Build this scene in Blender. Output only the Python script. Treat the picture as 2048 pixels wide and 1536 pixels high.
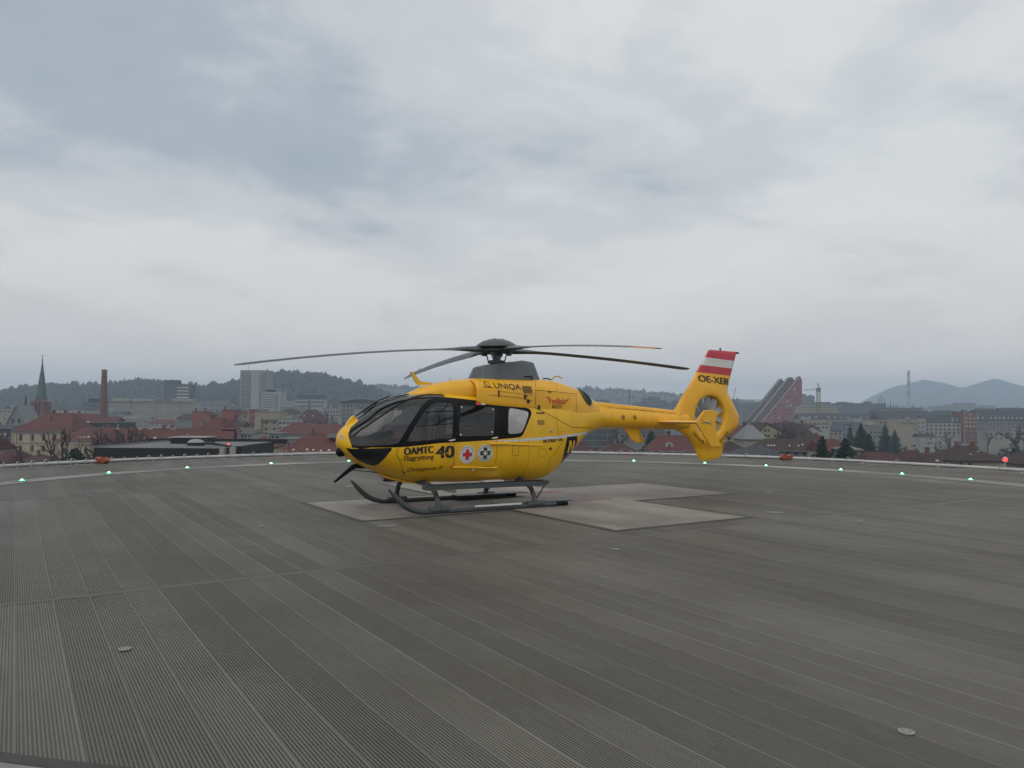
import bpy, bmesh, math, random
import numpy as np
from mathutils import Vector, Matrix, Euler
from mathutils.geometry import delaunay_2d_cdt, tessellate_polygon

scene = bpy.context.scene
for o in list(bpy.data.objects):
    bpy.data.objects.remove(o)
COL = scene.collection
R = math.radians
rng = random.Random(11)

# ------------------------------------------------------------------ camera
CAM_H, CAM_F = 1.8297, 1548.91            # eye height above the deck (m); focal length in pixels of the 2048 px wide photograph
CAM_PITCH, CAM_ROLL = .0375, .0055
cam_data = bpy.data.cameras.new('camera')
cam = bpy.data.objects.new('camera', cam_data)
COL.objects.link(cam)
cam.location = (0, 0, CAM_H)
cam.rotation_mode = 'XYZ'
cam.matrix_world = Matrix.Translation((0, 0, CAM_H)) @ Matrix.Rotation(math.pi/2+CAM_PITCH, 4, 'X') @ Matrix.Rotation(CAM_ROLL, 4, 'Z')
cam_data.sensor_width = 36
cam_data.lens = 36*CAM_F/2048
cam_data.clip_start = .1
cam_data.clip_end = 30000
scene.camera = cam

# ------------------------------------------------------------------ sky and sun
C1X, C1Y = 7.42, 18.30                   # where the thin blue-grey gap lies in the cloud layer
SUN_EL, SUN_AZ = R(54), R(-155)           # the veiled sun stands high behind the camera, a little to the left
world = bpy.data.worlds.new('World'); scene.world = world
world.use_nodes = True
wt = world.node_tree; wt.nodes.clear()
def wn(t, **k):
    n = wt.nodes.new(t)
    for a, b in k.items(): setattr(n, a, b)
    return n
def wmath(op, a, b=None, c=None):
    n = wn('ShaderNodeMath', operation=op)
    for i, v in enumerate((a, b, c)):
        if v is None: continue
        if isinstance(v, (int, float)): n.inputs[i].default_value = v
        else: wt.links.new(v, n.inputs[i])
    return n.outputs[0]
def wramp(fac, stops):
    n = wn('ShaderNodeValToRGB'); cr = n.color_ramp
    while len(cr.elements) < len(stops): cr.elements.new(.5)
    for e, (p, c) in zip(cr.elements, stops):
        e.position = p; e.color = (c, c, c, 1) if isinstance(c, (int, float)) else (*c, 1)
    cr.interpolation = 'EASE'
    wt.links.new(fac, n.inputs[0])
    return n.outputs[0]
def wmix(f, a, b, blend='MIX'):
    n = wn('ShaderNodeMix', data_type='RGBA', blend_type=blend)
    for s, v in zip((n.inputs[0], n.inputs[6], n.inputs[7]), (f, a, b)):
        if isinstance(v, (int, float)): s.default_value = v
        elif isinstance(v, tuple): s.default_value = (*v, 1)
        else: wt.links.new(v, s)
    return n.outputs[2]
sky = wn('ShaderNodeTexSky', sky_type='NISHITA')
sky.sun_disc = False; sky.sun_elevation = SUN_EL; sky.sun_rotation = SUN_AZ
sky.air_density = 1.5; sky.dust_density = 4; sky.ozone_density = 1
geo = wn('ShaderNodeTexCoord')
sep = wn('ShaderNodeSeparateXYZ'); wt.links.new(geo.outputs['Generated'], sep.inputs[0])
zz = wmath('MAXIMUM', sep.outputs[2], 0.0)
den = wmath('ADD', zz, .16)
comb = wn('ShaderNodeCombineXYZ')
wt.links.new(wmath('DIVIDE', sep.outputs[0], den), comb.inputs[0])
wt.links.new(wmath('DIVIDE', sep.outputs[1], den), comb.inputs[1])
def cloud(scale, off, detail=6, rough=.5, dist=.6):
    mp = wn('ShaderNodeMapping'); mp.inputs['Location'].default_value = off
    wt.links.new(comb.outputs[0], mp.inputs['Vector'])
    n = wn('ShaderNodeTexNoise'); n.inputs['Scale'].default_value = scale; n.inputs['Detail'].default_value = detail
    n.inputs['Roughness'].default_value = rough; n.inputs['Distortion'].default_value = dist
    wt.links.new(mp.outputs[0], n.inputs['Vector'])
    return n.outputs['Fac']
c1 = wramp(cloud(.50, (C1X, C1Y, 0), 4, .48, .7), [(.20, 0), (.62, 1)])        # wide thin gap in the cloud layer
c2 = wramp(cloud(1.3, (5.2, 1.7, 0), 9, .58, .5), [(.28, 0), (.70, 1)])       # billows
c3 = wramp(cloud(4.5, (2.2, 8.7, 0), 8, .62, .3), [(.28, 0), (.72, 1)])       # ragged small structure
lum = wmath('ADD', wmath('ADD', wmath('MULTIPLY', c1, .64), wmath('MULTIPLY', c2, .27)), wmath('MULTIPLY', c3, .09))
cloud_col = wramp(lum, [(0, (.30, .352, .425)), (.30, (.395, .445, .51)), (.56, (.585, .612, .635)), (.78, (.72, .735, .742)), (1, (.80, .803, .80))])
low = wramp(zz, [(0, 1), (.30, 0)])
cloud_col = wmix(wmath('MULTIPLY', low, .75), cloud_col, (.80, .745, .705))
sky_dim = wmix(1.0, sky.outputs[0], (.075, .075, .075), 'MULTIPLY')
final = wmix(.93, sky_dim, cloud_col)
bg = wn('ShaderNodeBackground'); bg.inputs['Strength'].default_value = 1.08
wt.links.new(final, bg.inputs['Color'])
wo = wn('ShaderNodeOutputWorld'); wt.links.new(bg.outputs[0], wo.inputs['Surface'])

sun_d = bpy.data.lights.new('sun', 'SUN'); sun = bpy.data.objects.new('sun', sun_d); COL.objects.link(sun)
sun_d.energy = .8; sun_d.angle = R(50); sun_d.color = (1, .96, .9)
sdir = Vector((math.sin(SUN_AZ)*math.cos(SUN_EL), math.cos(SUN_AZ)*math.cos(SUN_EL), math.sin(SUN_EL)))   # towards the sun
sun.rotation_euler = sdir.to_track_quat('Z', 'Y').to_euler()
sun.location = (0, 0, 80)

scene.render.engine = 'CYCLES'
scene.view_settings.view_transform = 'Standard'
scene.view_settings.look = 'None'
scene.view_settings.gamma = 1
scene.view_settings.exposure = 0
scene.view_settings.use_curve_mapping = False
scene.cycles.use_denoising = True
scene.cycles.max_bounces = 8
scene.cycles.transparent_max_bounces = 16
scene.cycles.volume_bounces = 2
scene.render.film_transparent = False

# ------------------------------------------------------------------ helpers
def link(o, parent=None):
    COL.objects.link(o)
    if parent is not None: o.parent = parent
    return o
def tag(o, label=None, cat=None, group=None, kind=None):
    for k, v in (('label', label), ('category', cat), ('group', group), ('kind', kind)):
        if v: o[k] = v
    return o
def empty(name, loc=(0, 0, 0), rz=0, parent=None):
    o = bpy.data.objects.new(name, None); o.location = loc; o.rotation_euler = (0, 0, rz); o.empty_display_size = .2
    return link(o, parent)
def obj(name, me, parent=None, loc=None):
    o = bpy.data.objects.new(name, me)
    if loc is not None: o.location = loc
    return link(o, parent)
def mesh(name, v, f, mats=(), idx=None, smooth=False, normals=None):
    me = bpy.data.meshes.new(name)
    me.from_pydata([tuple(map(float, p)) for p in v], [], [tuple(map(int, q)) for q in f])
    for m in (mats if isinstance(mats, (list, tuple)) else [mats]): me.materials.append(m)
    if idx is not None: me.polygons.foreach_set('material_index', list(map(int, idx)))
    if smooth: me.polygons.foreach_set('use_smooth', [True]*len(me.polygons))
    me.update()
    if normals is not None: me.normals_split_custom_set_from_vertices([tuple(map(float, n)) for n in normals])
    return me
class MB:
    """collects simple solids, then builds ONE mesh"""
    def __init__(s): s.v = []; s.f = []; s.m = []
    def add(s, v, f, m=0):
        k = len(s.v); s.v += [tuple(map(float, p)) for p in v]; s.f += [tuple(k+i for i in q) for q in f]; s.m += [m]*len(f); return s
    def box(s, c, d, rz=0, M=None, m=0):
        x, y, z = d[0]/2, d[1]/2, d[2]/2
        v = [Vector((a*x, b*y, e*z)) for a in (-1, 1) for b in (-1, 1) for e in (-1, 1)]
        if M is not None: v = [M @ p for p in v]
        if rz: v = [Matrix.Rotation(rz, 3, 'Z') @ p for p in v]
        v = [p+Vector(c) for p in v]
        return s.add(v, [(0, 1, 3, 2), (4, 6, 7, 5), (0, 4, 5, 1), (2, 3, 7, 6), (0, 2, 6, 4), (1, 5, 7, 3)], m)
    def tube(s, pts, r, n=8, m=0, cap=True, flat=1.0):
        pts = [Vector(p) for p in pts]; rr = r if isinstance(r, (list, tuple)) else [r]*len(pts)
        rings = []; ref = None
        for i, p in enumerate(pts):
            t = (pts[min(i+1, len(pts)-1)]-pts[max(i-1, 0)]).normalized()
            if ref is None:
                ref = t.cross(Vector((0, 0, 1)));
                if ref.length < .05: ref = t.cross(Vector((0, 1, 0)))
            a = (ref-t*ref.dot(t)).normalized(); ref = a; b = t.cross(a)
            rings.append([p+(a*math.cos(2*math.pi*k/n)+b*flat*math.sin(2*math.pi*k/n))*rr[i] for k in range(n)])
        v = [q for g in rings for q in g]; f = []
        for i in range(len(pts)-1):
            for k in range(n):
                f.append((i*n+k, i*n+(k+1) % n, (i+1)*n+(k+1) % n, (i+1)*n+k))
        if cap:
            f.append(tuple(range(n))[::-1]); f.append(tuple((len(pts)-1)*n+k for k in range(n)))
        return s.add(v, f, m)
    def lathe(s, prof, n=24, c=(0, 0, 0), M=None, m=0):
        v = []; f = []
        for r, z in prof:
            for k in range(n):
                p = Vector((r*math.cos(2*math.pi*k/n), r*math.sin(2*math.pi*k/n), z))
                if M is not None: p = M @ p
                v.append(p+Vector(c))
        for i in range(len(prof)-1):
            for k in range(n): f.append((i*n+k, i*n+(k+1) % n, (i+1)*n+(k+1) % n, (i+1)*n+k))
        f.append(tuple(range(n))[::-1]); f.append(tuple((len(prof)-1)*n+k for k in range(n)))
        return s.add(v, f, m)
    def prism(s, poly, a, b, axis='y', m=0):
        """polygon in the two other axes (in order), extruded from a to b along axis"""
        def P(u, w, t): return {'y': (u, t, w), 'x': (t, u, w), 'z': (u, w, t)}[axis]
        n = len(poly); v = [P(u, w, a) for u, w in poly]+[P(u, w, b) for u, w in poly]
        return s.add(v, [tuple(range(n)), tuple(range(2*n-1, n-1, -1))]+[(i, i+n, (i+1) % n+n, (i+1) % n) for i in range(n)], m)
    def mesh(s, name, mats, smooth=False, fix=True):
        me = mesh(name, s.v, s.f, mats, s.m)
        if fix:
            bm = bmesh.new(); bm.from_mesh(me); bmesh.ops.recalc_face_normals(bm, faces=bm.faces); bm.to_mesh(me); bm.free()
        if smooth:
            me.polygons.foreach_set('use_smooth', [True]*len(me.polygons)); 
            me.set_sharp_from_angle(angle=R(smooth if smooth is not True else 40))
        me.update(); return me
    def build(s, name, mats, parent=None, loc=None, smooth=False, fix=True):
        return obj(name, s.mesh(name, mats, smooth, fix), parent, loc)

# ------------------------------------------------------------------ materials
class NT:
    def __init__(s, name):
        s.m = bpy.data.materials.new(name); s.m.use_nodes = True; s.t = s.m.node_tree; s.t.nodes.clear()
        s.out = s.t.nodes.new('ShaderNodeOutputMaterial')
    def n(s, t, ins=None, **k):
        n = s.t.nodes.new(t)
        for a, b in k.items(): setattr(n, a, b)
        for a, b in (ins or {}).items(): s.set(n.inputs[a], b)
        return n
    def set(s, sock, v):
        if isinstance(v, bpy.types.NodeSocket): s.t.links.new(v, sock)
        elif isinstance(v, tuple) and len(v) == 3 and sock.type == 'RGBA': sock.default_value = (*v, 1)
        else: sock.default_value = v
    def math(s, op, a, b=0.0, c=None):
        n = s.n('ShaderNodeMath', operation=op); s.set(n.inputs[0], a); s.set(n.inputs[1], b)
        if c is not None: s.set(n.inputs[2], c)
        return n.outputs[0]
    def mix(s, f, a, b, blend='MIX'):
        n = s.n('ShaderNodeMix', data_type='RGBA', blend_type=blend)
        s.set(n.inputs[0], f); s.set(n.inputs[6], a); s.set(n.inputs[7], b)
        return n.outputs[2]
    def ramp(s, f, stops):
        n = s.n('ShaderNodeValToRGB'); cr = n.color_ramp
        while len(cr.elements) < len(stops): cr.elements.new(.5)
        for e, (p, c) in zip(cr.elements, stops):
            e.position = p; e.color = (c, c, c, 1) if isinstance(c, (int, float)) else (*c, 1)
        s.set(n.inputs[0], f); return n.outputs[0]
    def noise(s, vec, scale, detail=4, rough=.55, dist=0, loc=None, scl=None):
        if loc is not None or scl is not None:
            mp = s.n('ShaderNodeMapping'); s.set(mp.inputs['Vector'], vec)
            if loc is not None: mp.inputs['Location'].default_value = loc
            if scl is not None: mp.inputs['Scale'].default_value = scl
            vec = mp.outputs[0]
        n = s.n('ShaderNodeTexNoise', {'Scale': scale, 'Detail': detail, 'Roughness': rough, 'Distortion': dist, 'Vector': vec})
        return n.outputs['Fac']
    def pos(s): return s.n('ShaderNodeNewGeometry').outputs['Position']
    def objc(s): return s.n('ShaderNodeTexCoord').outputs['Object']
    def rand(s): return s.n('ShaderNodeObjectInfo').outputs['Random']
    def bsdf(s, color, rough=.5, metal=0., spec=.5, coat=0., bump=None, bstr=.2, bdist=.01, emit=None, estr=0.):
        b = s.n('ShaderNodeBsdfPrincipled')
        s.set(b.inputs['Base Color'], color); s.set(b.inputs['Roughness'], rough); s.set(b.inputs['Metallic'], metal)
        s.set(b.inputs['Specular IOR Level'], spec); b.inputs['Coat Weight'].default_value = coat; b.inputs['Coat Roughness'].default_value = .12
        if bump is not None:
            bp = s.n('ShaderNodeBump', {'Strength': bstr, 'Distance': bdist, 'Height': bump}); s.t.links.new(bp.outputs[0], b.inputs['Normal'])
        if emit is not None: s.set(b.inputs['Emission Color'], emit); b.inputs['Emission Strength'].default_value = estr
        s.t.links.new(b.outputs[0], s.out.inputs['Surface']); return s.m
MATS = {}
def paint(name, col, rough=.4, metal=0., spec=.5, coat=0., var=.10, scale=6., bump=0., dirt=None, dirt_amt=.25, coord='obj'):
    """a plain surface with a slight grain, uneven gloss and, if asked, dirt"""
    if name in MATS: return MATS[name]
    t = NT(name); p = t.objc() if coord == 'obj' else t.pos()
    a = t.noise(p, scale, 5, .6); b = t.noise(p, scale*.23, 3, .5, loc=(3, 7, 1))
    k = t.math('ADD', t.math('MULTIPLY', a, .6), t.math('MULTIPLY', b, .4))
    c = t.mix(1.0, col, t.ramp(k, [(.25, 1-var), (.75, 1+var*.5)]), 'MULTIPLY')
    if dirt is not None: c = t.mix(t.math('MULTIPLY', t.ramp(b, [(.45, 0), (.7, 1)]), dirt_amt), c, dirt)
    rg = t.math('ADD', t.math('MULTIPLY', a, .15), rough-.07)
    MATS[name] = t.bsdf(c, rg, metal, spec, coat, bump=a if bump else None, bstr=bump)
    return MATS[name]
def lamp_mat(name, col, strength):
    if name in MATS: return MATS[name]
    t = NT(name); MATS[name] = t.bsdf(col, .3, emit=col, estr=strength); return MATS[name]
# ------------------------------------------------------------------ fuselage shape functions (helicopter frame: x forward, y port, z up, mast axis at x=y=0)
def mono(xs, ys):
    xs = np.array(xs, float); ys = np.array(ys, float)
    o = np.argsort(xs); xs = xs[o]; ys = ys[o]
    h = np.diff(xs); d = np.diff(ys)/h
    m = np.zeros(len(xs)); m[0] = d[0]; m[-1] = d[-1]
    for i in range(1, len(xs)-1):
        m[i] = 0 if d[i-1]*d[i] <= 0 else 3*(h[i-1]+h[i])/((2*h[i]+h[i-1])/d[i-1]+(h[i]+2*h[i-1])/d[i])
    def f(x):
        x = np.clip(np.asarray(x, float), xs[0], xs[-1])
        i = np.clip(np.searchsorted(xs, x)-1, 0, len(h)-1)
        t = (x-xs[i])/h[i]; t2 = t*t; t3 = t2*t
        return (2*t3-3*t2+1)*ys[i]+(t3-2*t2+t)*h[i]*m[i]+(-2*t3+3*t2)*ys[i+1]+(t3-t2)*h[i]*m[i+1]
    return f
class Loft:
    """sections across x; s in [-1,1] runs bottom centre -> widest -> top centre on one side"""
    def __init__(self, x0, x1, zt, zb, w, zc, nt, nb):
        self.x0, self.x1 = x0, x1
        g = lambda tab: mono([math.sqrt(max(0, x0-a)) for a, b in tab], [b for a, b in tab])
        self.f = [g(t) for t in (zt, zb, w, zc, nt, nb)]
    def par(self, x):
        a = np.sqrt(np.maximum(0, self.x0-np.asarray(x, float)))
        return [f(a) for f in self.f]
    def pt(self, x, s):
        x = np.asarray(x, float); s = np.asarray(s, float)
        zt, zb, w, zc, nt, nb = self.par(x)
        up = s >= 0
        n = np.where(up, nt, nb); t = np.clip(np.abs(s), 0, 1)*np.pi/2
        q = np.sin(t).clip(0, 1); c = (1-q**n).clip(0, 1)**(1/n)
        y = w*c; z = np.where(up, zc+(zt-zc)*q, zc-(zc-zb)*q)
        return np.stack([x+0*y, y, z], -1)
    def s_of(self, x, z):
        zt, zb, w, zc, nt, nb = self.par(x)
        z = np.asarray(z, float)
        up = z >= zc
        q = np.where(up, (z-zc)/np.maximum(zt-zc, 1e-6), (zc-z)/np.maximum(zc-zb, 1e-6)).clip(0, 1)
        n = np.where(up, nt, nb)
        t = np.arcsin(q)/(np.pi/2)
        return np.where(up, t, -t)
    def normal(self, x, s):
        x = np.asarray(x, float); s = np.asarray(s, float)
        e = 2e-3
        xa = np.minimum(x+e, self.x0-1e-5); xb = np.maximum(x-e, self.x1)
        sa = np.clip(s+e, -1, 1); sb = np.clip(s-e, -1, 1)
        a = self.pt(xa, s)-self.pt(xb, s); b = self.pt(x, sa)-self.pt(x, sb)
        n = np.cross(b, a)
        n = n/np.maximum(np.linalg.norm(n, axis=-1, keepdims=True), 1e-9)
        c = np.abs(s) > .9985
        n[c, 1] = 0
        n = n/np.maximum(np.linalg.norm(n, axis=-1, keepdims=True), 1e-9)
        return n
HULL = Loft(3.31, -2.55,
    [(3.31,1.30),(3.27,1.455),(3.12,1.60),(2.9,1.76),(2.645,1.955),(2.386,2.07),(2.15,2.135),(1.9,2.175),(1.5,2.205),(.8,2.22),(0,2.215),(-.8,2.21),(-1.4,2.19),(-2.0,2.09),(-2.55,2.0)],
    [(3.31,1.30),(3.27,1.154),(3.145,1.02),(2.97,.895),(2.74,.785),(2.43,.66),(2.2,.585),(2.0,.54),(1.5,.50),(1,.48),(0,.46),(-.7,.44),(-.95,.47),(-1.15,.56),(-1.4,.745),(-1.65,.95),(-1.9,1.17),(-2.2,1.38),(-2.55,1.485)],
    [(3.31,0),(3.27,.2),(3.12,.40),(2.9,.56),(2.645,.665),(2.386,.72),(2.15,.75),(1.9,.77),(1.5,.78),(0,.78),(-.6,.765),(-1.0,.73),(-1.4,.65),(-1.7,.56),(-2.0,.45),(-2.3,.34),(-2.55,.275)],
    [(3.31,1.30),(2.9,1.2),(2.4,1.2),(1.5,1.22),(0,1.25),(-1,1.35),(-1.7,1.55),(-2.2,1.7),(-2.55,1.75)],
    [(3.31,2.1),(2.6,2.3),(1.5,2.9),(-.5,2.9),(-1.4,3.0),(-2.0,2.5),(-2.55,2.0)],
    [(3.31,2.1),(2.6,2.3),(1.5,2.7),(-.5,2.7),(-1.6,2.3),(-2.55,2.0)])
COWL = Loft(.74, -2.42,
    [(.74,2.495),(.3,2.52),(-.6,2.535),(-1.0,2.53),(-1.32,2.495),(-1.66,2.42),(-1.94,2.335),(-2.1,2.28),(-2.42,2.10)],
    [(.74,1.9),(-.6,1.75),(-1.3,1.55),(-2.0,1.50),(-2.42,1.50)],
    [(.74,.60),(.3,.655),(-.5,.675),(-1.0,.655),(-1.5,.585),(-1.9,.465),(-2.2,.35),(-2.42,.285)],
    [(.74,2.12),(-.6,2.0),(-1.5,1.85),(-2.42,1.79)],
    [(.74,3.2),(-1,3.2),(-1.8,2.6),(-2.42,2.1)],
    [(.74,3),(-1.2,3.4),(-2.0,3.4),(-2.42,2.1)])
FAIR = Loft(1.98, .40,
    [(1.98,2.165),(1.85,2.235),(1.687,2.305),(1.408,2.385),(1.153,2.445),(.835,2.485),(.4,2.50)],
    [(1.98,2.0),(.4,2.0)],
    [(1.98,.02),(1.85,.17),(1.687,.25),(1.408,.34),(1.153,.40),(.835,.45),(.4,.47)],
    [(1.98,2.08),(1.4,2.16),(.4,2.20)],
    [(1.98,2.2),(.4,3.0)], [(1.98,2),(.4,2)])
REG = {'windscreen': [(2.96, 0.985), (2.987, 0.788), (3.131, 0.683), (3.192, 0.459), (3.192, 0.283), (3.182, 0.174), (3.156, -0.034), (2.872, 0.022), (2.553, 0.038), (2.402, 0.058), (2.375, 0.094), (2.286, 0.198), (2.141, 0.339), (1.939, 0.535), (1.763, 0.663), (1.549, 0.731), (1.361, 0.747), (1.36, 0.86), (1.6, 0.93), (1.85, 0.985)], 'windscreen_strip': [(3.125, 0.371), (3.01, 0.475), (2.834, 0.531), (2.652, 0.559), (2.454, 0.623), (2.244, 0.703), (2.011, 0.796), (1.702, 0.872), (1.273, 0.892), (1.322, 0.792), (1.728, 0.792), (2.026, 0.731), (2.244, 0.655), (2.454, 0.579), (2.647, 0.515), (2.829, 0.479), (3.002, 0.419), (3.116, 0.303)], 'band': [(2.402, -0.002), (2.402, 0.058), (2.375, 0.094), (2.286, 0.198), (2.141, 0.339), (1.939, 0.535), (1.763, 0.663), (1.549, 0.731), (1.475, 0.743), (1.173, 0.695), (0.859, 0.651), (0.534, 0.619), (0.202, 0.579), (-0.227, 0.523), (-0.319, 0.495), (-0.385, 0.471), (-0.412, 0.427), (-0.398, 0.379), (-0.372, 0.343), (-0.266, 0.21), (-0.175, 0.098), (-0.137, 0.078), (-0.098, 0.066), (0.299, 0.054), (0.637, 0.042), (1.213, 0.034), (1.622, 0.03)], 'sill': [(3.159, -0.098), (3.159, -0.022), (2.872, 0.026), (2.553, 0.038), (2.402, 0.058), (2.402, -0.002), (2.553, -0.006), (2.872, -0.006)], 'door_window': [(2.251, 0.07), (2.222, 0.114), (2.104, 0.251), (1.955, 0.391), (1.856, 0.483), (1.728, 0.559), (1.658, 0.583), (1.586, 0.595), (1.39, 0.591), (1.322, 0.575), (1.293, 0.539), (1.303, 0.483), (1.351, 0.214), (1.371, 0.074), (1.631, 0.07), (2.034, 0.066)], 'slide_window': [(1.143, 0.511), (1.112, 0.527), (1.071, 0.535), (0.738, 0.519), (0.476, 0.507), (0.429, 0.491), (0.418, 0.463), (0.418, 0.427), (0.465, 0.242), (0.476, 0.126), (0.488, 0.11), (0.523, 0.102), (0.891, 0.102), (1.193, 0.102), (1.223, 0.114), (1.223, 0.134), (1.213, 0.251), (1.173, 0.415)], 'rear_window': [(0.103, 0.451), (0.079, 0.479), (0.041, 0.491), (-0.111, 0.467), (-0.266, 0.439), (-0.319, 0.423), (-0.332, 0.395), (-0.319, 0.363), (-0.214, 0.202), (-0.162, 0.15), (-0.124, 0.126), (-0.06, 0.118), (0.116, 0.114), (0.153, 0.126), (0.165, 0.142), (0.153, 0.263), (0.14, 0.351)], 'chin': [(3.229, -0.251), (3.039, -0.05), (2.785, -0.022), (2.553, -0.01), (2.523, -0.022), (2.523, -0.05), (2.583, -0.158), (2.658, -0.351), (2.707, -0.523), (2.749, -0.635), (2.829, -0.675), (2.979, -0.687), (3.113, -0.555), (3.197, -0.415)], 'stripe': [(0.603, 0.034), (-0.098, 0.046), (-0.809, 0.03), (-1.227, -0.01), (-1.55, -0.088), (-1.8, -0.188), (-2.05, -0.368), (-2.05, -0.487), (-1.8, -0.262), (-1.55, -0.143), (-1.227, -0.054), (-0.809, -0.01), (-0.24, 0.01), (-0.06, 0.01)], 'cockpit_door': [(2.402, -0.002), (2.402, 0.058), (2.375, 0.094), (2.286, 0.198), (2.141, 0.339), (1.939, 0.535), (1.763, 0.663), (1.559, 0.715), (1.399, 0.699), (1.243, 0.671), (1.203, 0.591), (1.253, 0.359), (1.312, 0.062), (1.312, 0.03), (1.342, -0.255), (2.321, -0.271), (2.422, -0.21), (2.454, -0.122), (2.441, -0.034)], 'sliding_door': [(1.312, 0.03), (1.253, 0.359), (1.203, 0.591), (1.243, 0.671), (0.869, 0.631), (0.299, 0.575), (0.323, 0.475), (0.406, 0.042), (0.394, -0.251), (0.429, -0.343), (1.203, -0.331), (1.303, -0.299)], 'N': [(-1.286, 1.339), (-1.649, 1.352), (-1.664, 1.169), (-1.618, 1.023), (-1.496, 0.932), (-1.241, 0.81), (-1.227, 1.074)], 'Nl': [(-1.301, 1.014), (-1.316, 1.271), (-1.39, 1.267), (-1.496, 1.11), (-1.481, 1.275), (-1.557, 1.274), (-1.618, 1.028), (-1.481, 1.028), (-1.36, 1.18), (-1.36, 1.011)], 'badge': [(3.277, 1.362), (3.295, 1.36), (3.256, 1.363), (3.268, 1.422), (3.281, 1.295)], 'OAMTC': [(2.3, 1.06), (1.754, 1.089), (2.307, 1.203)], 'Flug': [(2.293, 0.948), (1.737, 0.967), (2.293, 1.024)], 'Chris': [(2.186, 0.748), (1.522, 0.78), (2.193, 0.817)], '40': [(1.693, 0.992), (1.332, 0.995), (1.631, 1.245)], 'JAHRE': [(1.568, 1.052), (1.428, 1.061)], 'redc': [(1.05, 1.044), (1.213, 1.048), (0.88, 1.041), (1.05, 1.216), (1.029, 0.865)], 'blk': [(0.671, 1.065), (0.837, 1.069), (0.499, 1.063), (0.671, 1.227), (0.648, 0.889)], 'NOTRUF': [(-0.656, 1.236), (-1.139, 1.262), (-0.656, 1.301)], 'UNIQA': [(0.385, 2.307), (-0.205, 2.285), (0.348, 2.408)], 'Qlogo': [(0.69, 2.303), (0.443, 2.318), (0.518, 2.429)], 'heliair': [(-0.801, 2.024), (-1.391, 2.015), (-0.865, 2.166)], 'vent1': [(-0.24, 2.289), (-0.479, 2.293), (-0.38, 2.363), (-0.348, 2.22)], 'vent3': [(-0.917, 2.01), (-1.217, 2.012), (-1.057, 2.026), (-1.057, 1.931)], 'vent2': [(-0.506, 1.642), (-0.684, 1.637), (-0.601, 1.695), (-0.601, 1.588)], 'slot': [(-0.506, 1.829), (-0.698, 1.824)], 'cowl_seam_v': [(-0.641, 2.502), (-0.57, 2.383), (-0.542, 2.288), (-0.519, 2.068), (-0.519, 1.928)], 'cowl_seam_h': [(-0.542, 2.285), (-1.084, 2.261), (-1.659, 2.225)], 'cowl_seam_r': [(-1.73, 2.333), (-1.651, 2.215), (-1.596, 1.922), (-1.738, 1.535)], 'hatch': [(0.302, 2.248), (-0.485, 2.176)], 'latches': [(0.305, 2.163), (-0.301, 2.127), (-0.369, 2.049), (-0.6, 1.945), (-1.384, 1.661), (-0.904, 2.259)], 'low_seam': [(-0.519, 1.928), (-0.837, 1.789), (-1.227, 1.616), (-1.436, 1.541), (-2.187, 1.515)], 'low_seamC': [(-0.519, 1.928), (-0.884, 1.789), (-1.347, 1.612), (-1.643, 1.535), (-2.348, 1.509)], 'rail': [(0.592, 1.251), (0.202, 1.237), (-0.629, 1.184)], 'sillrail': [(1.332, 0.821), (0.37, 0.775)], 'handles': [(1.38, 1.306), (0.453, 1.339)], 'hatch2': [(0.066, 1.196), (-0.073, 1.185), (-0.073, 0.995), (0.066, 1.007)], 'redtag': [(0.76, 2.004), (0.648, 2.004)], 'bottomcurve': [(-1.197, 1.299), (-0.979, 1.05), (-0.837, 0.896), (-0.851, 0.734)], 'pins': [(1.122, 1.934), (0.453, 1.894), (0.523, 1.46), (1.193, 1.414)], 'dots': [(-0.851, 1.475), (0.88, 0.751), (-0.837, 1.117)], 'seam_step': [(2.422, 1.024), (2.454, 1.099), (2.422, 1.185)], 'arrow': [(2.293, 0.753), (2.193, 0.731)], 'roofrail': [(1.293, 2.187), (1.342, 2.139), (1.409, 2.183), (0.815, 2.136), (0.238, 2.08), (-0.162, 2.031), (-0.398, 1.942)]}
# ------------------------------------------------------------------ helicopter deck on the roof
DECK_C = Vector((.4785, 16.835, 0)); DECK_A = .5698; DECK_R = 18.0
DM = Matrix.Translation(DECK_C) @ Matrix.Rotation(DECK_A, 4, 'Z')
GROUND_Z = -23.0

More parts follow.
